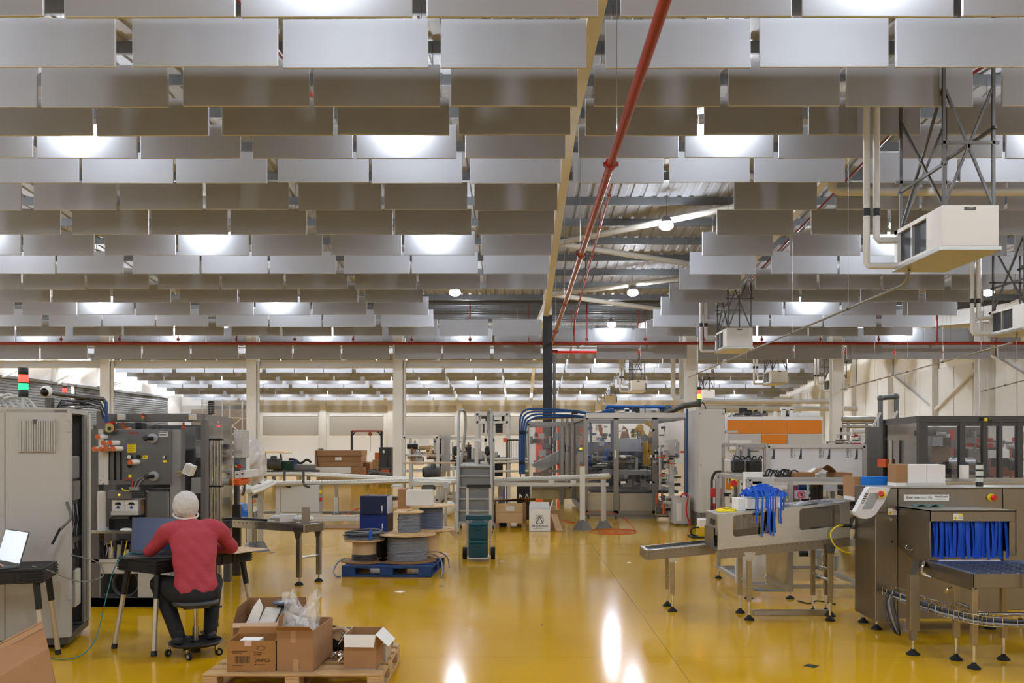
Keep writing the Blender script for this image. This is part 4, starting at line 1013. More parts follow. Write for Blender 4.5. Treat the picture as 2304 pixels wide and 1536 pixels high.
# rear open carton with metal parts
dD = 6.62; xd = px_at(524, dD)
open_box('rear brown carton full of metal parts and a wire spool on the wooden pallet', (xd, dD, PZ), R_(4), .48, .40, .25, CARDD, (('b', .12, 4), ('l', .12, -14), ('f', .05, 120)), name='carton')
o = MB().prism([(0, 0, 0), (.09, .0, .0), (.13, .03, .13), (.10, .03, .2), (.06, .02, .14)], (0, .006, 0)).build('foam_sheet', PAPER); o.location = (xd+.07, dD+.06, PZ+.22); tag(o, 'curved white foam sheet standing in the rear carton', 'foam')
ws = thing('wire_spool', 'black wire spool with dark blue flange in the rear carton', 'spool', (xd+.33, dD+.22, PZ+.25))
MB().lathe((0,0,0), [(.06,0),(.06,.11)], 22).build('winding', BLACK, ws, True, world=False); MB().lathe((0,0,.11), [(.095,0),(.097,.008),(.09,.014),(.03,.014)], 26).build('top_flange', mat('flange_blue', (62,66,86), .4), ws, True, world=False); MB().lathe((0,0,-.01), [(.085,0),(.085,.01)], 22).build('bottom_flange', MATS['flange_blue'], ws, True, world=False)
for k in range(6): MB().box((-.06, -.004, .124), (-.02, .004, .126)).build('flange_slot', PAPER, ws, world=False).rotation_euler = (0, 0, k*math.pi/3)
pp = thing('perforated_plate', 'perforated aluminium plate tilted in the rear carton', 'metal plate', (xd+.20, dD+.04, PZ+.2), R_(-14))
pp.rotation_euler = (R_(38), 0, R_(-12))
MB().box((.10, 0, 0), (.30, .2, .012), .002).build('plate', ALU, pp, world=False); MB().box((-.04, 0, 0), (.09, .2, .02), .004).build('channel', ALUL, pp, world=False)
hb = MB()
for i in range(6):
    for j in range(6): hb.box((.115+i*.03, .02+j*.03, .0118), (.128+i*.03, .036+j*.03, .0128))
hb.build('perforations', BLACK, pp, world=False)['kind'] = 'stuff'
for k in range(2): MB().cyl((.14+k*.08, .19, .0), (.14+k*.08, .19, .05), .015, n=10).build('knob', DGREY, pp, world=False)
# black tool bag and parts behind the small carton
tbg = thing('tool_bag', 'black tool bag lying behind the small carton on the wooden pallet', 'bag', (-1.45, 6.78, PZ))
b = MB(); b.box((-.2, 0, 0), (.22, .16, .16), .03); b.build('body', BLACK, tbg, True, world=False)
MB().tube(smooth([(-.16, .02, .16), (-.05, -.02, .20), (.1, -.04, .19), (.2, -.05, .1)]), .006, 6).build('handle', BLACK, tbg, True, world=False)
o = MB().prism([(0, 0, 0), (.06, 0, -.03), (.1, 0, .03), (.05, 0, .06), (0, 0, .05)], (0, .01, 0)).build('cardboard_tube', CARDL); o.location = (-1.42, 6.7, PZ+.13); tag(o, 'curled strip of brown paper on the black tool bag', 'paper')
cable('paper_strip', [(-1.40, 6.69, PZ+.19), (-1.33, 6.68, PZ+.2), (-1.26, 6.66, PZ+.16), (-1.2, 6.62, PZ+.1)], .016, CARDL, 'long curled paper strip hanging over the black tool bag', 'paper')
for k in range(5):
    r = random.Random(k); o = MB().tube(smooth([(0, 0, 0), (.03, .01, .03), (.05, -.01, .01)]), .014, 8).build('metal_fitting', CHROME, None, True); o.location = (-1.335+r.uniform(-.03, .04), 6.42+.05*k, PZ+.016); o.rotation_euler = (0, 0, k*1.3); tag(o, 'shiny metal fitting between two cartons on the wooden pallet, %s from the front' % od(k), 'fitting', 'metal fittings on the pallet')
o = MB().box((-.02, -.14, 0), (.02, .14, .13), .003).build('aluminium_bar', ALU); o.location = (-.99, 6.62, PZ); tag(o, 'aluminium bar standing behind the drooping flap at the pallet edge', 'metal bar')
o = MB().box((-.03, -.05, 0), (.03, .05, .04), .01).build('rubber_block', DGREY); o.location = (-1.02, 6.95, PZ); tag(o, 'dark grey rubber block on the far right corner of the wooden pallet', 'block')
# ================================================================== gravity roller table behind the person
rt = thing('roller_conveyor', 'stainless gravity conveyor table running behind the seated person', 'conveyor', (-2.62, 10.8, 0), math.atan2(.85, -1.4)-math.pi)
# local x runs back along the conveyor to the left, so build with negative x
def rb(nm, m, a, e, ch=.0, par=None): return MB().box(a, e, ch).build(nm, m, par or rt, world=False)
LEN = 1.75
for y in (0, .34):
    r0 = rb('side_rail', STEEL, (-LEN, y, .645), (0, y+.03, .745), .003)
    for i in range(22): MB().cyl((-.06-i*.077, y-.004, .715), (-.06-i*.077, y, .715), .008, n=8).build('axle_end', STEELD, r0, world=False)
for i in range(22): MB().cyl((-.06-i*.077, .03, .715), (-.06-i*.077, .34, .715), .022, n=10).build('roller', STEEL, rt, True, world=False)
rb('end_plate', STEELB, (-.01, .03, .64), (.0, .34, .735))
for x in (-.09, -LEN+.2):
    for y in (.0, .34):
        lg = rb('leg', STEEL, (x-.03, y-.005, .09), (x+.03, y+.035, .64)); MB().prism([(x-.08, y-.012, .70), (x+.08, y-.012, .70), (x+.03, y-.012, .56), (x-.03, y-.012, .56)], (0, .006, 0)).build('gusset', STEELB, rt, world=False)
        MB().cyl((x, y+.015, .04), (x, y+.015, .1), .01, n=8).build('foot_screw', CHROME, rt, world=False); MB().lathe((x, y+.015, 0), [(.055, 0), (.05, .015), (.02, .04)], 16).build('foot_pad', RUBBER, rt, True, world=False)
    MB().cyl((x, .03, .33), (x, .34, .33), .014, n=8).build('cross_tie', STEEL, rt, True, world=False)
rw = wm(rt)
def on_rt(x, y, z=.745): return rw @ Vector((x, y, z))
o = MB().box((-.1, -.08, 0), (.1, .08, .095), .004).build('white_box', CARDW); o.location = on_rt(-.42, .16); o.rotation_euler = (0, 0, R_(12)); tag(o, 'white carton standing on the stainless conveyor table', 'box')
for k, (x, s) in enumerate(((-.65, .09), (-.2, .11))):
    o = MB().sphere((0,0,s*.42), s, 14, 8, (1.2, .9, .42)).build('bubble_wrap', mat('foam_white', (226,228,230), .6), None, True); o.location = on_rt(x, .2); tag(o, 'white foam wrap %s the carton on the conveyor table' % ('left of', 'right of')[k], 'foam')
o = MB().box((-.05, 0, 0), (.05, .004, .2)).build('steel_plate', STEEL); o.location = on_rt(-.06, .1); o.rotation_euler = (0, 0, R_(5)); tag(o, 'upright steel plate at the end of the stainless conveyor table', 'plate')
o = MB().box((-.55, -.02, 0), (.35, .02, .025), .003).build('black_bar', BLACK); o.location = on_rt(-1.05, .06); o.rotation_euler = rt.rotation_euler; tag(o, 'long black bar lying on the stainless conveyor table', 'bar')
# ================================================================== blue pallet with cable reels
bpl = pallet((-2.30, 11.52, 0), R_(-3), 1.17, 1.25, 'blue painted pallet loaded with cable reels', WOODB, 6)
for y in (0, 1.15): MB().box((0, y, 0), (1.17, y+.1, .03), .004).build('base_board', WOODB, bpl, world=False)
for x in (0, .5, 1.0): MB().box((x, -.004, .02), (x+.17, .1, .125), .004).build('front_block', WOODB, bpl, world=False)
MB().box((0, -.006, .112), (1.17, .03, .146), .004).build('lead_board', WOODB, bpl, world=False)
def reel(loc, label, rf, rc, h, wind, wm_, cm=WOODL, rt_=None, ft=.018):
    t = thing('cable_reel', label, 'cable reel', loc)
    rt_ = rt_ or rf
    MB().lathe((0,0,0), [(rf, 0), (rf, ft)], 40).build('bottom_flange', cm, t, False, world=False)
    MB().lathe((0,0,h-ft), [(rt_, 0), (rt_, ft)], 40).build('top_flange', WOODL, t, False, world=False)
    MB().lathe((0,0,ft), [(rc, 0), (rc, h-2*ft)], 30).build('core', WOODL, t, True, world=False)
    MB().lathe((0,0,h), [(.03, 0), (.03, .003)], 16).build('centre_hole', BLACK, t, world=False)
    if wind:
        z0, z1, rw_, turns = wind
        prof_ = []; n = turns
        for i in range(n):
            z = ft+z0+(z1-z0)*i/n; dz = (z1-z0)/n
            prof_ += [(rw_-.006, z), (rw_, z+dz*.25), (rw_, z+dz*.75)]
        MB().lathe((0,0,0), prof_+[(rw_-.006, ft+z1)], 40).build('cable_winding', wm_, t, True, world=False)
        r = random.Random(int(rf*1000)); pts = []
        for i in range(30):
            a = i*.42; pts.append((math.cos(a)*(rw_+.004), math.sin(a)*(rw_+.004), ft+z0+(z1-z0)*(.1+.8*i/30)+r.uniform(-.01, .01)))
        MB().tube(smooth(pts, 3), .006, 6).build('loose_turn', wm_, t, True, world=False)
    return t
WOODD = mat('dark_ply', (150,112,74), .75, noise=.1)
reel((-1.51, 12.02, .144), 'largest cable reel wound with grey cable on the blue pallet', .385, .2, .37, (.0, .31, .268, 17), CABLE, WOODD)
reel((-2.08, 11.95, .144), 'half empty cable reel with bare plywood core on the blue pallet', .31, .16, .30, (.0, .085, .165, 6), CABLED, WOODD, .27)
reel((-1.49, 12.0, .514), 'small shrink-wrapped cable reel on top of the largest reel', .205, .12, .30, (.0, .25, .145, 13), mat('wrapped_cable', (128,134,146), .18), WOODL, .2)
reel((-1.28, 12.52, .144), 'plywood cable reel at the back right of the blue pallet', .30, .16, .37, None, None)
reel((-1.24, 12.5, .514), 'tall cable reel of blue-grey wire stacked at the back', .33, .12, .35, (.0, .31, .17, 14), mat('bluegrey_wire', (104,114,140), .35), WOODL)
# white carton, cable coil, boxes
o = MB().box((-.18, -.13, 0), (.18, .13, .215), .004).build('white_carton', CARDW); o.location = (-1.39, 12.45, .864); tag(o, 'plain white carton standing on the tall back cable reel', 'box')
t = thing('cable_coil', 'loose coil of grey cables with blue tie on the half empty reel', 'cable', (-2.12, 11.95, .444))
for k in range(13):
    r = random.Random(k*3); rx, ry = .24+r.uniform(-.05, .05), .16+r.uniform(-.05, .04)
    MB().tube([(r.uniform(-.004, .004)+rx*math.cos(2*math.pi*i/26)+.04, ry*math.sin(2*math.pi*i/26), .015+.008*k+.008*math.sin(i*.5+k)) for i in range(26)], .009, 6, True).build('cable_loop', [CABLE, CABLED, mat('slate_cable', (90,98,112), .4)][k % 3], t, True, world=False)
MB().box((.13, -.19, .0), (.17, -.11, .13), .01).build('blue_tie', BLUEP, t, world=False)
MB().lathe((-1.98, 12.42, .144), [(.2, 0), (.2, .36)], 24).build('drum', BLACK, None, True)
dr = bpy.data.objects['drum']; tag(dr, 'black wrapped drum standing behind the half empty reel', 'drum')
def cbox(loc, rz, w, l, h, m, label, sm=None):
    t = thing('cable_box', label, 'box', loc, rz)
    MB().box((-w/2, -l/2, 0), (w/2, l/2, h), .004).build('carton', m, t, world=False)
    if sm: MB().box((w/2-.001, -l/2+.004, .004), (w/2+.001, l/2-.004, h-.004)).build('side_print', sm, t, world=False)
    MB().box((w/2-.075, -l/2-.001, .05), (w/2-.06, -l/2+.001, .12)).build('small_print', PAPER, t, world=False)
    MB().tube([(w/2-.068+.008*math.cos(i*.785), -l/2-.001, .035+.008*math.sin(i*.785)) for i in range(8)], .002, 4, True).build('round_mark', PAPER, t, world=False)
    return t
lo = cbox((-1.98, 12.35, .51), R_(-8), .39, .3, .245, BLUEM, 'deep blue cable carton under the CAT5e carton', mat('brown_print', (84,66,58), .7))
hi = cbox((-1.98, 12.33, .755), R_(-5), .37, .32, .25, BLUED, 'dark navy CAT5e cable carton with white end, on the blue carton', mat('lilac_print', (196,194,206), .6))
hw_ = wm(hi); lab(hi, 'CAT5e', .085, hw_ @ Vector((.15, .04, .2512)), hw_.to_3x3() @ Vector((-1,0,0)), hw_.to_3x3() @ Vector((0,-1,0)), PAPER, bold=.002)
# floppy tag and cable tails
o = MB().prism([(0, 0, 0), (.06, 0, .02), (.2, 0, -.1), (.16, 0, -.15)], (0, .004, 0)).build('reel_tag', CARDL); o.location = (-1.02, 12.4, .53); tag(o, 'cardboard tag hanging from the back right cable reel', 'tag')
cable('cable_tail', [(-1.27, 11.93, .24), (-1.15, 11.9, .24), (-1.04, 11.75, .2), (-1.0, 11.6, .08), (-1.01, 11.48, .012), (-.98, 11.4, .01)], .01, CABLE, 'pale grey cable tail drooping off the right of the blue pallet')
cable('cable_tail', [(-1.25, 12.0, .26), (-1.08, 12.0, .26), (-.96, 11.9, .2), (-.92, 11.75, .09)], .009, mat('brown_cable', (120,104,92), .4), 'brown cable tail over the right edge of the blue pallet')
cable('cable_tail', [(-2.32, 11.85, .2), (-2.4, 11.75, .15), (-2.42, 11.6, .06), (-2.36, 11.48, .012), (-2.3, 11.46, .01)], .008, mat('blue_cable', (96,112,150), .4), 'thin bluish cable tail at the left of the blue pallet')
# ================================================================== teal tool cases on a trolley
tr = thing('hand_trolley', 'folding hand trolley with cream tubes and black handle', 'trolley', (-.6, 13.1, 0))
for sx in (-.17, .17): MB().bar((-.6+sx, 13.3, .06), (-.6+sx, 13.22, 1.07), .035, .025).build('frame_tube', ALUL, tr)
MB().bar((-.78, 13.22, 1.09), (-.42, 13.22, 1.09), .045, .05).build('handle', BLACK, tr); MB().box((-.79, 13.17, .59), (-.41, 13.26, .66), .006).build('cross_piece', TEAL, tr)
MB().box((-.76, 12.95, .04), (-.44, 13.32, .06), .004).build('toe_plate', ALUL, tr)
for sx in (-.21, .21):
    w = MB().cyl((-.6+sx-.03, 13.3, .09), (-.6+sx+.03, 13.3, .09), .09, n=20).build('wheel', RUBBER, tr, True); MB().cyl((-.6+sx-.034, 13.3, .09), (-.6+sx+.034, 13.3, .09), .04, n=14).build('wheel_hub', STEEL, w, True)
for k, (z0, h) in enumerate(((.06, .25), (.312, .25))):
    t = thing('tool_case', '%s of two teal stackable tool cases on the trolley' % ('lower', 'upper')[k], 'tool case', (-.6, 12.98, z0))
    MB().box((-.14, 0, 0), (.14, .2, h-.04), .012).build('body', TEAL, t, world=False); MB().box((-.145, -.004, h-.045), (.145, .204, h), .012).build('lid', mat('teal_lid', (26,86,96), .45), t, world=False)
    MB().box((-.05, -.012, h-.1), (.05, .0, h-.055), .006).build('latch', TEAL, t, world=False); MB().box((-.09, -.006, .03), (.09, .0, .04), .003).build('rib', TEAL, t, world=False)
    if k: MB().tube([(-.08, .06, h), (-.075, .06, h+.03), (.075, .06, h+.03), (.08, .06, h)], .01, 8).build('carry_handle', mat('teal_lid', (26,86,96)), t, True, world=False)
# ================================================================== mobile steps
ld = thing('mobile_steps', 'grey steel mobile step ladder with handrails behind the trolley', 'ladder', (-1.07+.25, 17.0, 0))
xl, xr = px_at(1029, 17.1), px_at(1106, 17.3)
LST = mat('ladder_steel', (158,158,156), .45, metal=.35)
for x in (xl, xr): MB().bar((x, 17.0, 0), (x, 17.75, 1.26), .03, .09).build('stringer', LST, ld)
for k in range(6):
    z = .22*k+.2; d = 17.0+.75*z/1.3
    if k < 5: MB().box((xl+.015, d-.05, z-.02), (xr-.015, d+.14, z+.012), .003).build('tread', LST, ld); MB().box((xl+.015, d+.12, z+.012), (xr-.015, d+.135, z+.2)).build('riser', mat('riser_steel', (128,128,127), .5, metal=.4), ld)
MB().box((xl, 17.68, 1.24), (xr, 18.2, 1.28), .004).build('platform', LST, ld)
for x in (xl, xr):
    s_ = -1 if x == xl else 1
    MB().tube(smooth([(x, 17.05, .05), (x, 17.25, 1.0), (x, 17.5, 2.1), (x-s_*.01, 17.56, 2.34), (x-s_*.03, 17.64, 2.38), (x-s_*.07, 18.0, 2.38), (x-s_*.09, 18.1, 2.3), (x-s_*.08, 18.16, 1.9), (x, 18.18, 1.3)], 4), .03, 10).build('handrail', LST, ld, True)
    MB().cyl((x, 17.55, 1.75), (x, 18.1, 1.75), .016, n=8).build('mid_rail', LST, ld, True)
    MB().bar((x, 18.15, 0), (x, 18.15, 1.26), .04).build('rear_leg', LST, ld); MB().bar((x, 17.05, .12), (x, 18.15, .12), .03).build('base_rail', LST, ld)
    for d in (17.05, 18.15): MB().lathe((x, d, 0), [(.03, 0), (.025, .04)], 10).build('foot', RUBBER, ld)
# ================================================================== white chain conveyors
CHAIN = mat('white_chain', (226,224,216), .5); PRO = mat('conveyor_profile', (196,192,180), .42, metal=.35)
def chain_conveyor(pts, w, label, legs=(), tiles=True, cleat=0.08):
    t = thing('chain_conveyor', label, 'conveyor', pts[0])
    sp = smooth(pts, 8)
    b = MB(); fr = [MB(), MB()]
    L_ = []
    for i, p in enumerate(sp):
        tg = (sp[min(i+1, len(sp)-1)]-sp[max(i-1, 0)]); tg.z = 0; tg.normalize(); L_.append((p, tg, Vector((-tg.y, tg.x, 0))))
    for i in range(len(L_)-1):
        (p, t0, s0), (q, t1, s1) = L_[i], L_[i+1]
    for k, sgn in enumerate((-1, 1)):
        fr[k].tube([p+s*sgn*(w/2+.015)-Vector((0, 0, .05)) for p, tg, s in L_], .04, 4); fr[k].build('side_profile', PRO, t)
    # tiles of the chain
    dist = 0; nxt = 0; tm = MB().box((-.03, -w/2-.02, -.05), (.03, w/2+.02, .02), .008).mesh('chain_tile', CHAIN)
    cnt = 0
    for i in range(len(L_)-1):
        p, tg, s = L_[i]; q = L_[i+1][0]; seg = (q-p).length
        while nxt <= dist+seg:
            c = p.lerp(q, (nxt-dist)/seg); o = bpy.data.objects.new('chain_tile', tm); C.objects.link(o); o.parent = t; o.location = c-Vector(pts[0]); o.rotation_euler = (0, 0, math.atan2(tg.y, tg.x)); nxt += .068; cnt += 1
        dist += seg
    for (fr_, kind) in legs:
        p, tg, s = L_[int(fr_*(len(L_)-1))]
        for sgn in (-1, 1):
            e = p+s*sgn*w*.35
            if kind == 'y':
                MB().bar((e.x, e.y, p.z-.08), (p.x, p.y, p.z-.4), .06).build('leg_fork', ALU, t)
            else: MB().bar((e.x, e.y, p.z-.08), (e.x, e.y, .06), .07).build('leg', ALU, t); MB().lathe((e.x, e.y, 0), [(.16, 0), (.12, .05), (.06, .16)], 4).build('foot_plate', MGREY, t)
        if kind == 'y': MB().bar((p.x, p.y, p.z-.36), (p.x, p.y, .05), .09).build('leg', ALU, t); MB().lathe((p.x, p.y, 0), [(.2, 0), (.16, .03), (.06, .16)], 4).build('foot_plate', MGREY, t)
    return t
def at_z(px_, py_, z): d = (CH-z)*F/(py_-VY); return Vector((px_at(px_, d), d, z))
cA = chain_conveyor([P(600, 1064, 24.8), P(700, 1064, 24.8), P(800, 1069, 23.0), P(1030, 1081, 20.0)], .3, 'white chain conveyor crossing diagonally from the far left to the steps', ((.25, 'y'),))
cB = chain_conveyor([P(575, 1084, 19.6), P(660, 1083, 20.0), P(800, 1081, 20.4), P(1025, 1074, 21.6)], .3, 'white chain conveyor running level to the step ladder, with forked leg', ((.6, 'y'), (.05, 'y')))
cC = chain_conveyor([P(1112, 1078, 18.6), P(1200, 1074, 18.4), P(1372, 1067, 18.0)], .28, 'white chain conveyor right of the step ladder ending at the guarded machine', ((.15, 'y'), (.95, 'p')))
# tall end post and lower beam of the right conveyor
MB().bar((px_at(1310, 17.8), 17.75, 0), (px_at(1310, 17.8), 17.75, 1.26), .1, .1).build('end_post', ALUL, cC); MB().lathe((px_at(1310, 17.8), 17.75, 0), [(.2, 0), (.15, .08), (.08, .2)], 4).build('foot_plate', MGREY, cC)
fbox('lower_beam', PRO, cC, 1112, 1086, 1370, 1094, 17.95, 18.1, .004)
for x in (1240, 1290): fbox('clamp', ALUL, cC, x-6, 1080, x+6, 1090, 17.92, 17.96)
# curved guide rails at the packing machine outlet
cD = chain_conveyor([P(545, 1102, 13.0), P(575, 1092, 14.2), P(600, 1081, 16.0)], .22, 'short chain conveyor with black guide brackets leaving the packing machine', ((.5, 'p'),))
for k, (x, y, d) in enumerate(((549, 1098, 12.9), (567, 1090, 13.8), (580, 1086, 14.4), (597, 1079, 15.6))):
    MB().tube(smooth([P(x-4, y+16, d), P(x, y+6, d), P(x, y-10, d)], 3), .02, 6).build('guide_bracket', DGREY, cD, True)
for dz in (0, .07): MB().tube([P(545, 1096, 12.8)+Vector((0,0,dz)), P(575, 1086, 14.0)+Vector((0,0,dz)), P(600, 1076, 15.8)+Vector((0,0,dz))], .012, 6).build('guide_rail', ALU, cD, True)
for x in (652, 694):
    p = P(x, 1068, 20.2); MB().tube(smooth([p+Vector((-.04, -.3, .12)), p+Vector((-.04, -.3, -.16)), p+Vector((.02, -.3, -.24)), p+Vector((.1, -.3, -.26))], 3), .03, 6).build('guide_bracket', DGREY, cB, True)
# gear motors
def gearmotor(c, s, label, axis=(1, 0, 0), m=DGREY):
    t = thing('gear_motor', label, 'motor', c); a = Vector(axis).normalized()*s
    b = MB().cyl(-a*.5, a*.3, s*.32, n=16).build('motor_body', m, t, True, world=False)
    for k in range(7): MB().cyl(-a*(.45-.1*k), -a*(.41-.1*k), s*.36, n=16).build('fin', m, b, False, world=False)
    MB().cyl(a*.3, a*.42, s*.36, n=14).build('flange', m, t, True, world=False); MB().box((-s*.15, -s*.2, s*.25), (s*.15, s*.2, s*.5), s*.04).build('terminal_box', m, t, world=False); MB().cyl(-a*.62, -a*.5, s*.28, n=14).build('fan_cowl', BLACK, t, True, world=False)
    return t
gearmotor(P(581, 1104, 14.4), .26, 'dark grey gear motor hanging under the packing machine outlet', (0, .2, 1))
gearmotor(P(616, 1044, 37.5), .7, 'dark grey gear motor on the green machine at left', (1, .2, 0))
gearmotor(P(975, 1062, 21.8), .42, 'dark grey gear motor on the conveyor left of the steps', (1, 0, 0))
# grey control box under the conveyor
gb = thing('control_box', 'large light grey control box hanging under the left conveyor', 'control box', P(675, 1152, 19.9))
fbox('housing', LGREY, gb, 633, 1091, 718, 1152, 19.9, 20.3, .012)
for (y, m) in ((1106, YEL), (1123, REDB)): MB().cyl(P(719, y, 19.95), P(724, y, 19.95), .04, n=12).build('switch', m, gb)
fbox('post', ALU, gb, 620, 1090, 630, 1160, 20.0, 20.1); fbox('lower_frame', LGREY, gb, 620, 1152, 720, 1157, 19.95, 20.2)
pb = thing('push_button_post', 'small post with red push button by the packing machine outlet', 'switch', G(574, 1240)); d = pb.location.y
MB().cyl((pb.location.x, d, 0), (pb.location.x, d, .62), .025, n=10).build('post', STEEL, pb, True); fbox('box', LGREY, pb, 568, 1120, 580, 1138, d-.04, d+.03, .004); MB().cyl(P(573, 1127, d-.05), P(573, 1127, d-.04), .024, n=12).build('button', mat('orange_button', (220,90,40), .4), pb)
# floor frame and cardboard under the conveyors
ff = thing('cable_duct', 'long grey cable ducts lying on the floor behind the blue pallet', 'duct', G(700, 1180))
for (y, x0, x1) in ((1158, 570, 840), (1168, 690, 830), (1175, 690, 820)):
    a, e = G(x0, y+4), G(x1, y+4); MB().bar(a+Vector((0,0,.1)), e+Vector((0,0,.1)), .12, .06).build('duct', LGREY if y > 1160 else MGREY, ff)
a = G(580, 1172); MB().bar(P(570, 1180, 15.5)+Vector((0,0,.2)), P(590, 1155, 18)+Vector((0,0,.1)), .05).build('duct', MGREY, ff)
o = MB().box((-1.0, -.35, 0), (1.0, .35, .02)).build('cardboard_sheet', CARDD); o.location = G(745, 1186); tag(o, 'flattened cardboard sheet on the floor behind the blue pallet', 'cardboard')
cable('air_hose', [G(770, 1172)+Vector((0,0,.02)), G(790, 1160)+Vector((0,0,.1)), G(815, 1150)+Vector((0,0,.1)), G(840, 1143)+Vector((0,0,.05))], .02, REDB, 'red hose running over the floor ducts', 'hose')
# wooden crate and the printed box
cr = thing('wooden_crate', 'low plywood crate with loose lid right of the steps', 'crate', G(1150, 1187)); d = cr.location.y
fbox('front_panel', WOODL, cr, 1112, 1132, 1183, 1176, d, d+.03, .004); fbox('side_panel', WOODL, cr, 1180, 1132, 1183, 1176, d, d+.7); fbox('side_panel', WOODL, cr, 1112, 1132, 1115, 1176, d, d+.7); fbox('back_panel', WOODL, cr, 1112, 1132, 1183, 1176, d+.7, d+.73)
fbox('seam_strip', WOODD, cr, 1112, 1151, 1183, 1152.5, d-.006, d); fbox('corner_post', WOODD, cr, 1176, 1130, 1184, 1178, d-.01, d+.05)
for x in (1114, 1140, 1174): fbox('skid', WOOD, cr, x, 1176, x+9, 1187, d, d+.7)
fbox('paper_label', PAPER, cr, 1138, 1138, 1157, 1149, d-.003, d); MB().quad(P(1106, 1126, d-.1), P(1205, 1121, d+.1), P(1205, 1127, d+.7), P(1108, 1128, d+.7), .012).build('loose_lid', CARDD, cr)
ab = open_box('white Armorduct carton with torn brown flaps beside the crate', G(1191, 1195), 0, .41, .35, .43, CARDW, (('r', .16, 20), ('b', .12, 10)), CARD, name='carton')
p = ab.location
lab(ab, 'Armorduct', .07, (p.x+.045, p.y-.001, .085), (1,0,0), (0,0,1), mat('teal_ink', (70,84,84), .7), bold=.001)
lab(ab, 'CABLE MANAGEMENT', .022, (p.x+.06, p.y-.001, .05), (1,0,0), (0,0,1), MATS['teal_ink'])
c = Vector((p.x+.2, p.y-.002, .22))
MB().tube([c+Vector((.075*math.cos(2*math.pi*i/24), 0, .07*math.sin(2*math.pi*i/24))) for i in range(24)], .006, 5, True).build('logo_ring', MATS['teal_ink'], ab)
MB().bar(c+Vector((-.07, 0, -.07)), c+Vector((0, 0, .06)), .016, .004, up=(0,1,0)).build('logo_stroke', MATS['teal_ink'], ab); MB().bar(c+Vector((.07, 0, -.07)), c+Vector((0, 0, .06)), .016, .004, up=(0,1,0)).build('logo_stroke', MATS['teal_ink'], ab); MB().box(c+Vector((-.08, -.001, .09)), c+Vector((.08, .001, .096))).build('logo_line', MATS['teal_ink'], ab)
for k, (x0, y0, x1, y1, dd) in enumerate(((1238, 1150, 1262, 1195, 17.6), (1228, 1140, 1250, 1152, 17.75))):
    tbox('carton', [CARD, CARDL][k], 'open brown carton behind the white Armorduct carton, %s' % ('right one', 'upper one')[k], 'box', x0, y0, x1, y1 if k == 0 else 1195, dd, dd+.3)
o = MB().prism([(0,0,0), (.12,0,0), (.24,0,-.33), (.1,0,-.33)], (0,.006,0)).build('carton_flap', CARDL, ab, world=False); o.location = (.42, -.03, .34)
# orange hose coil on the floor
t = thing('air_hose', 'orange air hose coiled on the floor before the guarded machine', 'hose', G(1380, 1198))
c = G(1380, 1196)
OH = mat('hose_orange', (196,70,24), .4)
for k in range(2): MB().tube([c+Vector(((.45-.14*k)*math.cos(2*math.pi*i/30)+.04*k, (.5-.2*k)*math.sin(2*math.pi*i/30)+.05*k, .01+.006*k)) for i in range(30)], .008, 6, True).build('hose_loop', OH, t, True)
MB().tube(smooth([c+Vector((.4, .1, .02)), G(1424, 1185), G(1395, 1162)+Vector((0,0,.05)), P(1362, 1152, 18.2), P(1345, 1148, 18.2)]), .011, 6).build('hose_tail', OH, t, True)
cable('air_hose', [G(1265, 1170)+Vector((0,0,.02)), G(1285, 1177)+Vector((0,0,.02)), G(1305, 1172)+Vector((0,0,.02)), P(1325, 1150, 18.2)], .012, OH, 'thin orange hose between the white carton and the conveyor post', 'hose')
# black panel stack under the conveyor
bp_ = thing('server_case', 'black equipment case standing under the right conveyor', 'case', G(1178, 1168)); d = bp_.location.y
fbox('case', BLACK, bp_, 1163, 1088, 1192, 1168, d, d+.4, .006); fbox('grey_side', LGREY, bp_, 1192, 1092, 1196, 1168, d, d+.4); fbox('blue_panel', mat('slate_panel', (96,100,124), .5), bp_, 1122, 1086, 1137, 1160, d-.2, d-.17)
for (x) in (1168, 1183): MB().tube(smooth([P(x, 1120, d-.02), P(x+2, 1112, d-.1), P(x+6, 1119, d-.12)], 3), .012, 5).build('white_lead', PAPER, bp_, True)
# ================================================================== helpers for guarded machines
def frame(par, x0, x1, d0, d1, z0, z1, w, m, nm='frame_bar', skip=()):
    for x in (x0, x1):
        for d in (d0, d1): MB().bar((x, d, z0), (x, d, z1), w).build('frame_post', m, par)
    for z in (z0 if 'b' not in skip else None, z1):
        if z is None: continue
        for d in (d0, d1): MB().bar((x0, d, z), (x1, d, z), w).build(nm, m, par)
        for x in (x0, x1): MB().bar((x, d0, z), (x, d1, z), w).build(nm, m, par)
def pane(par, a, b_, c, d_, m=GLASSY, nm='clear_panel', th=.006): return MB().quad(a, b_, c, d_, th).build(nm, m, par)
def clutter(par, x0, x1, d0, d1, z0, z1, n, seed, mats, smin=.05, smax=.25, nm='mechanism'):
    r = random.Random(seed)
    for i in range(n):
        w, l, h = r.uniform(smin, smax), r.uniform(smin, smax), r.uniform(smin, smax)*.8
        x, d, z = r.uniform(x0, x1-w), r.uniform(d0, d1-l), r.uniform(z0, max(z0+.01, z1-h)); m = mats[i % len(mats)]
        k = i % 4
        if k == 0: MB().box((x, d, z), (x+w, d+l, z+h), .006).build(nm, m, par)
        elif k == 1: MB().cyl((x, d, z+h/2), (x+w*1.4, d, z+h/2), h*.3, n=12).build(nm, m, par, True)
        elif k == 2: MB().cyl((x, d, z), (x, d, z+h*1.8 if z+h*1.8 < z1 else z1), w*.16, n=10).build(nm, m, par, True)
        else:
            b = MB().box((x, d, z), (x+w*1.5, d+.03, z+h*.5), .004); b.box((x+.02, d-.02, z+.01), (x+.05, d, z+h*.4)); b.build(nm, m, par)
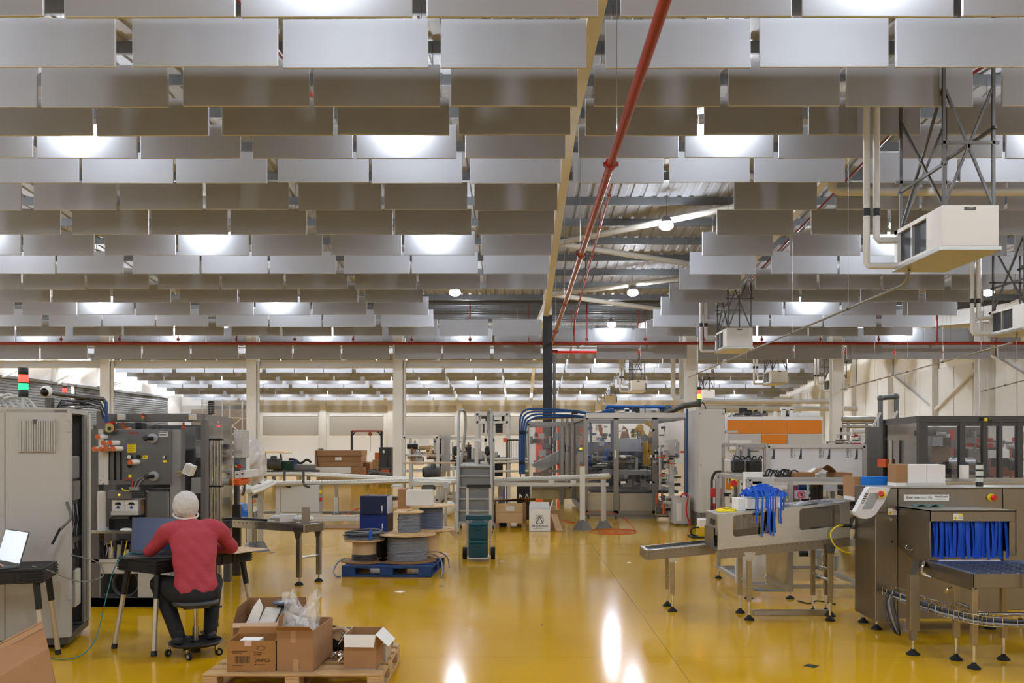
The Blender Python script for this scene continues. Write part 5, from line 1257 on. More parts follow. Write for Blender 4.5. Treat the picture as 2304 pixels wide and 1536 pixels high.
# ================================================================== guarded robot cell in the middle
SSF = mat('stainless_frame', (140,136,130), .32, metal=.85)
mc = thing('guarded_machine', 'stainless robot packing cell with clear guards and yellow robots', 'machine', (px_at(1430, 20.5), 20.5, 0))
d0, d1 = 20.5, 25.0; zt = 2.32
X = lambda p: px_at(p, d0)
xl_, xr_ = X(1318), X(1545)
frame(mc, xl_, xr_, d0, d1, .12, zt, .1, SSF)
for p in (1386, 1473): MB().bar((X(p), d0, .1), (X(p), d0, zt), .12, .1).build('frame_post', SSF, mc)
for p in (1328, 1340, 1352): MB().bar((X(p)-.6, d0+1.0, .9), (X(p)-.6, d0+1.0, zt), .06).build('frame_post', SSF, mc)
MB().box((xl_, d0-.06, zt-.02), (xr_, d0+.06, zt+.10), .004).build('top_rail', STEEL, mc)
fbox('lower_door', STEEL, mc, 1393, 1110, 1470, 1160, d0-.03, d0+.02, .01); fbox('lower_door', mat('beige_panel', (178,166,138), .5), mc, 1322, 1108, 1384, 1165, d0-.0, d0+.03, .004); fbox('door_frame', SSF, mc, 1388, 1158, 1473, 1165, d0-.03, d0+.02)
for (a, e) in ((1320, 1384), (1390, 1470), (1477, 1543)): pane(mc, (X(a), d0, .62), (X(e), d0, .62), (X(e), d0, zt-.04), (X(a), d0, zt-.04))
pane(mc, (xl_, d0, .62), (xl_, d1, .62), (xl_, d1, zt), (xl_, d0, zt))
for x in (1397, 1462):
    for y in (968, 1026, 1085): fbox('hinge', PAPER, mc, x, y-2.5, x+11, y+2.5, d0-.05, d0-.03, .003)
for p in (1384.5, 1475.5): fbox('door_handle', PAPER, mc, p-1.2, 1012, p+1.2, 1030, d0-.09, d0-.05, .002)
# inside: table, turntable mechanisms, robots
MB().box((xl_+.15, d0+.25, .55), (xr_-.15, d1-.3, .62)).build('machine_bed', STEELD, mc)
MB().box((X(1392), d0+.1, 1.53), (X(1444), d0+.2, 1.83), .006).build('grey_cabinet', mat('pale_blue_grey', (214,218,228), .45), mc)
MB().box((X(1392), d0+.2, .98), (X(1468), d0+.3, 1.1), .01).build('cross_beam', ALU, mc)
clutter(mc, xl_+.1, xr_-.1, d0+.4, d1-1.2, .62, 1.5, 110, 11, [STEELD, BLACK, ALU, DGREY, STEEL, CHROME, BLACKG], .06, .34)
clutter(mc, xl_+.1, xr_-.1, d0+.8, d1-1.0, 1.4, 2.2, 46, 12, [ALU, DGREY, STEELD, LGREY, BLUEP, BLACK], .04, .22)
MB().box((xl_+.2, d1-.9, .6), (xr_-.2, d1-.86, 1.75)).build('rear_shield', mat('rear_shield', (88,90,96), .5), mc)
def robot(par, base, pts, r, m):
    for i in range(len(pts)-1):
        MB().tube([Vector(pts[i]), (Vector(pts[i])+Vector(pts[i+1]))/2, Vector(pts[i+1])], [r[i]*1.05, r[i]*.8, r[i+1]], 12).build('robot_link', m, par, True)
        p = Vector(pts[i]); MB().cyl(p-Vector((0, r[i]*1.1, 0)), p+Vector((0, r[i]*1.1, 0)), r[i]*1.15, n=16).build('robot_joint', MGREY if i % 2 else m, par, True)
dr_ = d0+1.0
robot(mc, None, [P(1455, 1040, dr_), P(1450, 985, dr_), P(1440, 962, dr_), P(1420, 975, dr_)], [.08, .075, .07, .045], YELM)
robot(mc, None, [P(1470, 1020, dr_+.3), P(1462, 990, dr_+.3), P(1468, 958, dr_+.3), P(1450, 950, dr_+.3)], [.08, .07, .06, .04], YELM)
robot(mc, None, [P(1362, 1030, dr_), P(1368, 1005, dr_), P(1355, 992, dr_), P(1345, 1006, dr_)], [.06, .05, .045, .03], BLUEP)
MB().prism([P(1398, 985, dr_-.1), P(1404, 958, dr_-.1), P(1412, 965, dr_-.1), P(1416, 985, dr_-.1)], (0, .25, 0)).build('cardboard_blank', mat('carton_orange', (186,122,58), .7), mc)
MB().tube([P(1428, 985, dr_-.2), P(1430, 965, dr_-.2), P(1436, 955, dr_-.2)], .02, 6).build('yellow_cable', YEL, mc, True)
for k, p in enumerate((1378, 1381)): MB().cyl(P(p, 945, d0+.5), P(p, 1010, d0+.5), .05, n=10).build('blue_duct', HOSEB, mc, True)
MB().tube([P(1328, 950, d0+.2), P(1330, 1000, d0+.2), P(1327, 1050, d0+.2)], .03, 6).build('blue_duct', HOSEB, mc, True)
for (x, y) in ((1350, 955), (1352, 962)): MB().cyl(P(x, y, d0+.9), P(x, y+16, d0+.9), .05, .03, n=10).build('orange_duct', mat('duct_orange', (220,110,50), .4), mc, True)
for p in (1322, 1388, 1474, 1542): MB().lathe((X(p), d0+.02, 0), [(.06, 0), (.03, .05), (.02, .13)], 10).build('foot', STEELD, mc, True)
# roof clutter of the cell
MB().box((X(1438), d0+1.0, zt+.06), (X(1500), d0+2.2, zt+.24), .03).build('roof_hood', CARDW, mc)
MB().tube([P(1335, 936, d0+.6), P(1370, 926, d0+.6), P(1380, 922, d0+.6)], .04, 8).build('roof_tube', ALU, mc, True); MB().box(P(1424, 930, d0+.5), P(1437, 916, d0+.7)+Vector((0,.1,0)), .01).build('camera_unit', BLACK, mc)
for (y, o_) in ((914, 0), (918, .1)): MB().tube([P(1362, y+6, d0+1+o_), P(1366, y, d0+1+o_), P(1510, y+1, d0+1+o_)], .035, 8).build('blue_pipe', mat('blue_pipe', (40,96,176), .35), mc, True)
MB().tube(smooth([P(1490, 934, d0+.3), P(1515, 922, d0+.2), P(1540, 912, d0), P(1572, 908, d0)], 3), .07, 8).build('cable_bundle', STEELD, mc, True)
clutter(mc, X(1340), X(1540), d0+.3, d0+3.5, zt+.06, zt+.3, 26, 13, [BLACK, ALU, STEELD, DGREY], .05, .2)
# left wing further back
wl0, wl1 = px_at(1187, d1), px_at(1300, d1)
wg = thing('machine_guard', 'far left wing of the robot cell with clear guard panels', 'machine guard', (wl0, d1+.1, 0))
frame(wg, wl0, xl_-.12, d1+.1, d1+3.2, .5, 2.27, .1, SSF); MB().bar((px_at(1264, d1), d1+.1, .1), (px_at(1264, d1), d1+.1, 2.27), .14).build('frame_post', SSF, wg)
pane(wg, (wl0, d1+.1, .55), (xl_-.12, d1+.1, .55), (xl_-.12, d1+.1, 2.2), (wl0, d1+.1, 2.2)); 
for p in (1187, 1264): MB().bar((px_at(p, d1), d1+.1, 0), (px_at(p, d1), d1+.1, .5), .1).build('leg', SSF, wg)
fbox('lower_panel', mat('tan_panel', (176,160,118), .45), wg, 1196, 1088, 1310, 1122, d1+.1, d1+.13)
MB().prism([P(1195, 1045, d1+.6), P(1262, 1012, d1+.6), P(1300, 1006, d1+.6), P(1300, 1020, d1+.6), P(1262, 1040, d1+.6), P(1215, 1062, d1+.6)], (0, .8, 0)).build('discharge_chute', ALUL, wg)
clutter(wg, wl0+.1, xl_-.3, d1+.9, d1+2.8, .6, 2.1, 34, 15, [STEELD, mat('dull_red', (150,34,44), .5), ALU, BLACK, LGREY], .06, .3)
ob = fbox('operator_box', BLACK, wg, 1271, 1000, 1281, 1016, d1-.05, d1+.08, .01); MB().cyl(P(1276, 1009, d1-.07), P(1276, 1009, d1-.05), .03, n=10).build('amber_button', AMBL, wg); MB().cyl(P(1279, 1003, d1-.07), P(1279, 1003, d1-.05), .02, n=8).build('blue_button', mat('blue_lamp', (60,110,220), .3, emit=1.5), wg)
# blue hose bundle over the cell
hs = thing('hose_bundle', 'bundle of thick blue hoses looping over the robot cell', 'hose', P(1172, 1065, 20.2))
for k in range(4):
    r = random.Random(k); o_ = k*.045
    pts = [P(1169+k*3.6, 1066, 20.2), P(1169+k*3.6, 1000, 20.2), P(1170+k*5, 945+k*3, 20.2), P(1178+k*6, 925+k*6, 20.2), P(1196+k*5, 920+k*6, 20.2), P(1230, 920+k*6, 20.3), P(1290, 922+k*5.2+r.uniform(-2, 2), 20.5), P(1340, 929+k*3.4+r.uniform(-2, 2), 20.6), P(1375, 921+k*2, 20.8), P(1384+k*2, 930+k, 20.9), P(1386+k*2, 940, 21.)]
    MB().tube(smooth(pts, 4), .022, 8).build('hose', HOSEB, hs, True)
MB().tube(smooth([P(1190, 1060, 20.4), P(1186, 960, 20.4), P(1192, 945, 20.4), P(1230, 941, 20.4), P(1330, 938, 20.6)], 4), .022, 6).build('conduit', STEEL, hs, True)
for (x, y) in ((1174, 972), (1293, 928), (1174, 1040)): MB().box(P(x-6, y+3, 20.12), P(x+6, y-3, 20.4), .01).build('hose_clip', BLACK, hs)
# box on pedestal beside the cell
pd = thing('junction_box', 'grey junction box on a pedestal between the robot cell and tall cabinet', 'control box', G(1513, 1176)); d = pd.location.y
fbox('box', LGREY, pd, 1498, 988, 1525, 1032, d, d+.25, .006); fbox('pedestal', LGREY, pd, 1506, 1032, 1517, 1176, d+.05, d+.15); fbox('door_edge', ALU, pd, 1525, 993, 1529, 1030, d+.05, d+.2)
MB().tube(smooth([P(1498, 1000, d+.1), P(1489, 1002, d+.1), P(1485, 1012, d+.1), P(1486, 1100, d+.1)], 3), .03, 8).build('conduit', ALU, pd, True)
# pneumatic cabinet and clutter between
pv = thing('valve_cabinet', 'low grey valve cabinet with red hose beside the tall cabinet', 'cabinet', G(1533, 1182)); d = pv.location.y
fbox('case', LGREY, pv, 1517, 1118, 1552, 1178, d, d+.5, .006); fbox('door', CARDW, pv, 1522, 1132, 1534, 1172, d-.01, d, .003); MB().lathe((px_at(1526, d), d+.1, 0), [(.06, 0), (.02, .06), (.02, .1)], 10).build('foot', CHROME, pv)
MB().tube(smooth([P(1531, 1118, d-.05), P(1538, 1110, d-.05), P(1548, 1115, d-.06), P(1544, 1150, d-.06), P(1554, 1182, d-.1)], 4), .018, 6).build('red_hose', REDB, pv, True)
clutter(pv, px_at(1482, d), px_at(1545, d), d+.3, d+1.1, .75, 1.75, 46, 17, [ALU, STEELD, CHROME, BLACK, LGREY, mat('dull_orange', (206,86,30), .4)], .04, .16)
clutter(pv, px_at(1482, d), px_at(1516, d), d+.2, d+.8, .1, .7, 16, 18, [STEELD, BLACK, MATS['dull_orange'], ALU], .06, .2)
MB().bar((px_at(1548, d), d+.1, .1), (px_at(1548, d), d+.1, 2.45), .04).build('blue_pipe', HOSEB, pv)
# ================================================================== tall grey cabinet
dc_ = 18.1
tc_ = thing('tall_cabinet', 'tall plain grey control cabinet right of the robot cell', 'cabinet', (px_at(1602, dc_), dc_, 0))
xa_, xb_ = px_at(1573, dc_), px_at(1631, dc_); ztc = 1.74+75/2000*dc_
MB().box((xa_, dc_, .3), (xb_, dc_+1.25, ztc), .006).build('body', LGREY, tc_); MB().box((xa_+.01, dc_-.012, .32), (xb_-.01, dc_, ztc-.03), .004).build('door', mat('cabinet_door', (198,197,192), .45), tc_); MB().box((xa_+.02, dc_+.02, 0), (xb_-.02, dc_+1.2, .3)).build('plinth', MGREY, tc_)
for (x, y) in ((1575, 930), (1627, 930), (1577, 1045), (1628, 1045), (1576, 1155), (1628, 1155)): MB().cyl(P(x, y, dc_-.02), P(x, y, dc_-.01), .012, n=8).build('bolt', DGREY, tc_)
signal_tower(P(1573, 912, dc_+.1)-Vector((0,0,.05)), .042, [('base_segment', BLK2, .1), ('green_lens', mat('green_off', (60,90,50), .4), .07), ('amber_lens', AMBL, .09), ('red_lens', REDL, .09), ('cap', BLK2, .06)], 'signal tower with red and amber lit on the tall grey cabinet', .02)
MB().tube(smooth([P(1576, 912, dc_+.3), P(1580, 905, dc_+.3), P(1586, 912, dc_+.3), P(1588, 921, dc_+.3)], 3), .012, 6).build('cable', BLACK, tc_, True)
fbox('light_arm', ALU, tc_, 1633, 968, 1660, 974, dc_+.1, dc_+.3, .004)
# hand truck leaning against it
ht = thing('hand_truck', 'black hand truck with red plates leaning on the tall grey cabinet', 'hand truck', G(1608, 1197)); d = ht.location.y
for x in (1601, 1613): MB().tube(smooth([Vector((px_at(x, d), d, .04)), P(x, 1090, d+.2), P(x+1, 1078, d+.24), P(x+6, 1066, d+.28), P(x+11, 1061, d+.3)], 4), .028, 8).build('side_tube', BLACK, ht, True)
MB().cyl(P(1612, 1061, d+.3), P(1624, 1061, d+.3), .028, n=8).build('handle', BLACK, ht, True)
for (y0, y1) in ((1098, 1118), (1132, 1150)): fbox('red_plate', mat('truck_red', (176,46,40), .45), ht, 1598, y0, 1624, y1, d+.1, d+.13, .006)
MB().bar(P(1615, 1110, d+.1), P(1630, 1145, d-.1), .04).build('strut', BLACK, ht); fbox('toe_plate', BLACK, ht, 1590, 1183, 1620, 1186, d-.3, d+.05)
for x in (1599, 1622): MB().cyl((px_at(x, d)-.04, d+.16, .12), (px_at(x, d)+.04, d+.16, .12), .12, n=18).build('wheel', RUBBER, ht, True)
# yellow floor unit
yf = thing('vacuum_unit', 'yellow and black floor unit with white top behind the infeed conveyor', 'device', G(1582, 1210)); d = yf.location.y
fbox('case', mat('unit_yellow', (216,176,24), .45), yf, 1573, 1185, 1592, 1208, d, d+.3, .012); fbox('base', BLACK, yf, 1556, 1207, 1594, 1212, d-.05, d+.35, .006); fbox('white_top', CARDW, yf, 1574, 1168, 1594, 1186, d+.02, d+.28, .01)
MB().tube(smooth([P(1573, 1186, d), P(1558, 1188, d), P(1555, 1200, d), P(1568, 1207, d)], 4), .016, 8).build('hose', BLACK, yf, True)
# ================================================================== orange moulding machine
do = 24.0; OM = thing('moulding_machine', 'large white and orange moulding machine behind the tall cabinet', 'machine', (px_at(1745, do), do, 0))
fbox('body', CARDW, OM, 1634, 945, 1852, 1140, do+.02, do+2.5, .01)
for (x0, y0, x1, y1, m, nm) in ((1637, 945, 1712.5, 975.5, ORANGE, 'orange_panel'), (1713.5, 945, 1771, 975.5, ORANGE, 'orange_panel'), (1772, 945, 1850, 975.5, ORANGE, 'orange_panel'), (1713.5, 977, 1771, 1010, ORANGE, 'orange_panel'), (1637, 977, 1712.5, 1010, LGREY, 'grey_panel'), (1772, 977, 1850, 1010, LGREY, 'grey_panel'), (1634, 1058, 1662, 1100, ORANGE, 'orange_panel')):
    fbox(nm, m, OM, x0, y0, x1, y1, do, do+.03, .004)
fbox('top_deck', CARDW, OM, 1634, 937, 1852, 945, do+.1, do+2.4, .006); fbox('roof_hood', CARDW, OM, 1795, 928, 1846, 938, do+.6, do+1.4, .03); MB().cyl(P(1745, 945, do+.3), P(1745, 925, do+.3), .05, n=10).build('vent', CARDW, OM); fbox('white_post', CARDW, OM, 1760, 920, 1768, 942, do+.4, do+.5); fbox('white_header', CARDW, OM, 1758, 916, 1785, 922, do+.4, do+.5); fbox('white_post', CARDW, OM, 1778, 920, 1784, 942, do+.4, do+.5)
fbox('maker_board', PAPER, OM, 1642, 990, 1690, 1012, do-.3, do-.27, .003)
clutter(OM, px_at(1640, do), px_at(1755, do), do+.5, do+2.0, 2.36, 2.75, 30, 21, [BLACK, DGREY, ALU, STEELD], .05, .2); clutter(OM, px_at(1776, do), px_at(1800, do), do+.3, do+1.0, 2.3, 2.6, 8, 22, [BLACK, DGREY], .08, .2)
# column-side ladder rack and motors in front of it
mt = thing('drive_unit', 'pair of black motors on a steel frame left of the white wrapped frame', 'machine', (px_at(1685, 14), 14, 0))
frame(mt, px_at(1660, 14), px_at(1722, 14), 14, 15, .0, 1.7, .05, ALU)
for x in (1662, 1702):
    b_ = fbox('motor', mat('motor_black', (40,42,42), .45), mt, x-15, 1033, x+14, 1064, 13.7, 14.1, .03); MB().cyl(P(x+1, 1047, 13.68), P(x+1, 1047, 13.7), .07, n=20).build('fan_grille', BLACK, mt, True)
fbox('gearbox', LGREY, mt, 1641, 1034, 1652, 1062, 13.75, 14.1, .01)
fbox('glass_front', GLASSY, mt, 1660, 1003, 1722, 1032, 14.0, 14.01); clutter(mt, px_at(1664, 14), px_at(1720, 14), 14.2, 15.0, 1.3, 1.68, 22, 23, [LGREY, ALU, MATS['dull_orange'], STEELD, CHROME], .05, .14); clutter(mt, px_at(1650, 14), px_at(1718, 14), 14.1, 15.0, .5, 1.25, 22, 24, [STEELD, BLACK, ALU, LGREY], .06, .18)
for k in range(5): MB().tube(smooth([P(1650+k*14, 1033, 13.8), P(1654+k*14, 1026, 13.8), P(1662+k*13, 1028, 13.8), P(1664+k*12, 1034, 13.9)], 3), .01, 6).build('cable', BLACK, mt, True)
yb = tbox('switch_box', YEL, 'yellow switch box with red switch beside the drive unit', 'switch', 1651, 1075, 1660, 1100, 13.3, 13.5, .006); MB().cyl(P(1650, 1087, 13.3)-Vector((0,.04,0)), P(1650, 1087, 13.3), .05, n=12).build('switch_knob', REDB, yb)
fbox('bracket', ALU, yb, 1660, 1070, 1664, 1140, 13.35, 13.45)
# white film covered frame
wd = 12.6
wf_ = thing('film_covered_frame', 'aluminium frame covered with printed white protective film', 'frame', (px_at(1835, wd), wd, 0))
xa_, xb_ = px_at(1727, wd), px_at(1945, wd)
frame(wf_, xa_, xb_, wd, wd+1.3, .3, 1.69, .055, ALU); pane(wf_, (xa_+.03, wd+.01, 1.05), (xb_-.03, wd+.01, 1.05), (xb_-.03, wd+.01, 1.66), (xa_+.03, wd+.01, 1.66), mat('protective_film', (206,208,214), .35, bump=.3, bscale=3.), 'film_sheet')
for x in (xa_, xb_): MB().bar((x, wd, 0), (x, wd, .3), .05).build('leg', ALU, wf_); MB().bar((x, wd+1.3, 0), (x, wd+1.3, .3), .05).build('leg', ALU, wf_)
for k, x in enumerate((1737, 1798, 1862, 1924)):
    MB().prism([P(x+3, 1010, wd), P(x+6, 1010, wd), P(x+6, 1032, wd), P(x-1, 1032, wd), P(x+2, 1022, wd)], (0, -.001, 0)).build('printed_mark', mat('film_ink', (54,54,64), .5), wf_)
    if k:
        lab(wf_, 'EIMPEX', .045, P(x-14, 1030, wd-.001), (0,0,1), (-1,0,0), MATS['film_ink']); lab(wf_, 'protective film', .018, P(x-9, 1028, wd-.001), (0,0,1), (-1,0,0), MATS['film_ink'])
o = crumple(10, 6, lambda u, v: (px_at(1900+36*u, wd), wd+.1+.1*v, 1.70+.16*v*u+.03*math.sin(u*9)), .015, 9).build('film_scrap', FILM); tag(o, 'scrap of clear film lying on top of the film covered frame', 'film')
# ================================================================== framed cell with the no-hands sign
fd = 9.9
fs_ = thing('guarded_machine', 'aluminium framed machine with no-hands sign behind the infeed conveyor', 'machine', (px_at(1800, fd), fd, 0))
xa_, xb_ = px_at(1655, fd+.6), px_at(1945, fd); xm = px_at(1778, fd)
frame(fs_, xa_, xb_, fd, fd+1.5, .14, 1.33, .045, ALU); MB().bar((xm, fd, .08), (xm, fd, 1.33), .05).build('frame_post', ALU, fs_); MB().box((xa_, fd-.02, 1.27), (xb_, fd+.02, 1.34), .003).build('front_rail', ALUL, fs_)
pane(fs_, (xm, fd, .2), (xb_, fd, .2), (xb_, fd, 1.28), (xm, fd, 1.28)); fbox('cream_panel', mat('cream_sheet', (206,190,150), .4), fs_, 1724, 1240, 1774, 1325, fd-.0, fd+.02); fbox('white_panel', CARDW, fs_, 1655, 1240, 1722, 1310, fd+.3, fd+.32)
sg = fbox('sign_plate', mat('sign_lilac', (168,168,186), .4), fs_, 1788, 1103, 1820, 1122, fd-.05, fd-.04, .002)
c = P(1803, 1112, fd-.053)
MB().tube([c+Vector((.038*math.cos(2*math.pi*i/28), 0, .038*math.sin(2*math.pi*i/28))) for i in range(28)], .005, 6, True).build('sign_ring', REDB, sg, True); MB().bar(c+Vector((-.027, 0, .027)), c+Vector((.027, 0, -.027)), .008, .004, up=(0,1,0)).build('sign_slash', REDB, sg)
hm = MB(); hm.box(c+Vector((-.006, .002, -.02)), c+Vector((.016, .003, .006)), 0)
for k in range(4): hm.box(c+Vector((-.006+k*.006, .002, .004)), c+Vector((-.0015+k*.006, .003, .02-.003*abs(k-1.5))))
hm.bar(c+Vector((-.004, .0025, -.01)), c+Vector((-.016, .0025, .006)), .005, .001, up=(0,1,0)); hm.build('hand_symbol', BLACK, sg)
for k in range(4): fbox('black_tray', BLACK, fs_, 1898+(k % 2)*14, 1090+(k//2)*14, 1910+(k % 2)*14, 1102+(k//2)*14, fd+.1, fd+.3, .006)
fbox('blue_panel', BLUEP, fs_, 1797, 1088, 1815, 1102, fd+.2, fd+.24); fbox('red_panel', mat('coral', (222,96,90), .5), fs_, 1786, 1092, 1797, 1120, fd+.3, fd+.33); fbox('green_panel', mat('leaf_green', (60,170,90), .5), fs_, 1822, 1088, 1830, 1103, fd+.3, fd+.33)
for x in (1830, 1843): fbox('chain_guide', BLACK, fs_, x, 1088, x+9, 1135, fd+.15, fd+.25, .004)
clutter(fs_, xm+.05, xb_-.05, fd+.3, fd+1.3, .25, 1.2, 44, 31, [ALU, STEELD, LGREY, BLACK, CHROME, mat('beige_part', (190,176,140), .5)], .05, .2); clutter(fs_, xa_+.05, xm-.05, fd+.5, fd+1.3, .3, 1.2, 18, 32, [ALU, LGREY, STEELD, MATS['beige_part']], .06, .2)
fbox('grey_box', LGREY, fs_, 1716, 1074, 1742, 1108, fd-.05, fd+.15, .006); fbox('instruction_sheet', PAPER, fs_, 1693, 1074, 1714, 1106, fd-.02, fd-.016); fbox('box_front', CARDW, fs_, 1676, 1062, 1716, 1140, fd+.02, fd+.1, .004)
for (x, d) in ((xm, fd), (xb_, fd), (xa_, fd), (xa_, fd+1.5), (xb_, fd+1.5)): MB().cyl((x, d, .03), (x, d, .14), .012, n=8).build('foot_screw', CHROME, fs_); MB().lathe((x, d, 0), [(.05, 0), (.045, .012), (.016, .035)], 14).build('foot_pad', RUBBER, fs_, True)
MB().bar(P(1722, 1296, fd-.1)+Vector((0,.0,0)), P(1772, 1326, fd-.1), .04, .05).build('diagonal_strut', ALU, fs_)
# things lying on its top
for k, (x0, x1, y0, y1, m, nm) in enumerate(((1788, 1834, 1063, 1078, CARDD, 'left low'), (1880, 1918, 1063, 1076, CARDD, 'right low'))):
    tbox('low_carton', m, '%s brown carton lid lying on the framed machine' % nm, 'box', x0, y0, x1, y1, fd+.05, fd+.35, .003)
o = crumple(8, 4, lambda u, v: (px_at(1832+46*u, fd+.2), fd+.1+.25*v, 1.34+.05+.09*math.sin(u*math.pi)*(1-v*.4)), .008, 14).build('cardboard_wrap', CARDD); tag(o, 'crumpled brown cardboard between the two carton lids', 'cardboard')
o = crumple(6, 4, lambda u, v: (px_at(1806+34*u, fd+.4), fd+.35+.15*v, 1.36+.09*u*v), .006, 15).build('paper_scrap', PAPER); tag(o, 'white paper scrap behind the carton lids on the framed machine', 'paper')
t = thing('cable_pile', 'pile of black power leads on the framed machine left of the carton lids', 'cable', P(1745, 1074, fd+.2))
for k in range(7):
    r = random.Random(k+70); c = Vector((px_at(1718+9*k, fd+.2), fd+.15+.05*(k % 3), 1.345)); MB().tube(smooth([c, c+Vector((.03, 0, .06+r.random()*.03)), c+Vector((.1, .03, .07)), c+Vector((.15, 0, .01)), c+Vector((.22, -.02, .015))], 3), .009, 6).build('lead', BLACK, t, True)
for x in (1722, 1750, 1772): fbox('plug', BLACK, t, x-4, 1067, x+5, 1073, fd+.12, fd+.2, .008)
# rubber mat and floor strip
o = MB().prism([G(1605, 1273), G(1658, 1273), G(1770, 1330), G(1702, 1330)], (0, 0, .006)).build('rubber_mat', mat('mat_grey', (104,104,106), .7)); tag(o, 'dark grey rubber mat on the floor beneath the framed machine', 'mat')
o = MB().box((px_at(1695, 8.95), 8.93, 0), (px_at(1866, 8.95), 8.98, .055), .003).build('steel_angle', STEEL); tag(o, 'long steel angle lying on the floor between the conveyor legs', 'metal bar')
# ================================================================== inspection machine (right foreground)
XS = STEELB
xm_ = thing('inspection_machine', 'stainless x-ray inspection machine with blue curtain tunnel at right', 'machine', (3.9, 8.4, 0))
xa_, xb_, y0, y1 = 3.27, 4.95, 8.16, 8.66
def q(nm, m, a, e, ch=.004, par=None): return MB().box(a, e, ch).build(nm, m, par or xm_)
q('tower', XS, (xa_, y0, .1), (3.476, y1, 1.32), .006); q('upper_housing', XS, (3.482, y0, .93), (4.44, y1, 1.32), .006); q('end_housing', XS, (4.446, y0-.0, .2), (xb_, y1, 1.32), .006); q('lower_housing', XS, (3.482, y0+.02, .12), (4.44, y1, .925), .006)
q('lid', STEEL, (xa_-.005, y0-.005, 1.32), (xb_, y1, 1.326), 0)
# tunnel hood: side walls, roof, front header
hx0, hx1, hy0 = 3.476, 4.215, 7.53
MB().prism([(hx0, y0, 1.155), (hx0, hy0, 1.165), (hx0, hy0, .76), (hx0, hy0+.03, .76), (hx0, hy0+.03, .665), (hx0, hy0+.12, .645), (hx0, y0, .80)], (.012, 0, 0)).build('hood_side', XS, xm_)
MB().prism([(hx1, y0, 1.155), (hx1, hy0, 1.165), (hx1, hy0, .80), (hx1, y0, .80)], (-.012, 0, 0)).build('hood_side', XS, xm_)
MB().prism([(hx0, y0, 1.155), (hx1, y0, 1.155), (hx1, hy0, 1.165), (hx0, hy0, 1.165)], (0, 0, -.01)).build('hood_roof', STEEL, xm_)
hf = q('hood_header', XS, (hx0, hy0, 1.07), (hx1, hy0+.012, 1.165), .003); q('hood_jamb', XS, (hx1-.06, hy0, .78), (hx1, hy0+.012, 1.07), .003)
for k in range(6): MB().cyl((hx0+.1+k*.11, hy0-.002, 1.075), (hx0+.1+k*.11, hy0, 1.075), .004, n=8).build('bolt', STEELD, hf)
q('tunnel_dark', BLACKG, (hx0+.02, hy0+.34, .76), (hx1-.02, hy0+.36, 1.1), 0)  # black sheet stands in for the darkness of the tunnel
# blue curtain strips
r = random.Random(4); x = hx0+.008
while x < hx1-.065:
    w = r.choice((.022, .03, .036, .045)); w = min(w, hx1-.058-x); l = r.uniform(-.01, .012); yy = hy0+.02+r.uniform(0, .02); bow = r.uniform(-.012, .012)
    b = MB(); n = 7; vs = []; fs = []
    for i in range(n+1):
        t_ = i/n; z = 1.068-t_*(.315+l); dx = bow*math.sin(t_*2.6); dy = .012*math.sin(t_*3+x*40)
        vs += [(x+dx, yy+dy, z), (x+w+dx*.8, yy+dy+.006, z), (x+w+dx*.8, yy+dy+.009, z), (x+dx, yy+dy+.003, z)]
    for i in range(n): fs += [(i*4+k, i*4+(k+1) % 4, (i+1)*4+(k+1) % 4, (i+1)*4+k) for k in range(4)]
    fs += [(3,2,1,0), tuple(n*4+k for k in range(4))]
    b.add(vs, fs).build('curtain_strip', BLUE, xm_); x += w+.0025
# second, rear row behind the gaps, its shade put into a darker blue
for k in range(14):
    xx = hx0+.02+k*.048; q('curtain_strip', mat('curtain_shaded', (8,46,130), .5), (xx, hy0+.12, .76), (xx+.044, hy0+.124, 1.07), 0)
# nameplate
np_ = q('name_plate', PAPER, (3.53, y0-.006, 1.205), (3.945, y0, 1.262), .002)
lab(np_, 'thermo', .04, (3.548, y0-.007, 1.224), (1,0,0), (0,0,1), mat('plate_ink', (92,62,62), .6), bold=.0006); lab(np_, 'scientific', .04, (3.655, y0-.007, 1.224), (1,0,0), (0,0,1), MATS['plate_ink'], bold=-.0003)
lab(np_, 'NextGuard', .026, (3.812, y0-.007, 1.236), (1,0,0), (.2,0,1), INK, bold=.0004); lab(np_, 'X-Ray Detection System', .0105, (3.812, y0-.007, 1.217), (1,0,0), (0,0,1), INK)
def estop(c, ax, par):
    c = Vector(c); ax = Vector(ax).normalized()
    e = MB().cyl(c, c+ax*.02, .034, n=20).build('stop_base', YEL, par, True); MB().cyl(c+ax*.02, c+ax*.035, .014, n=12).build('stop_stem', YEL, e, True); MB().cyl(c+ax*.035, c+ax*.06, .026, .022, n=18).build('stop_button', REDB, e, True)
estop((4.325, y0, 1.235), (.25, -1, 0), xm_)
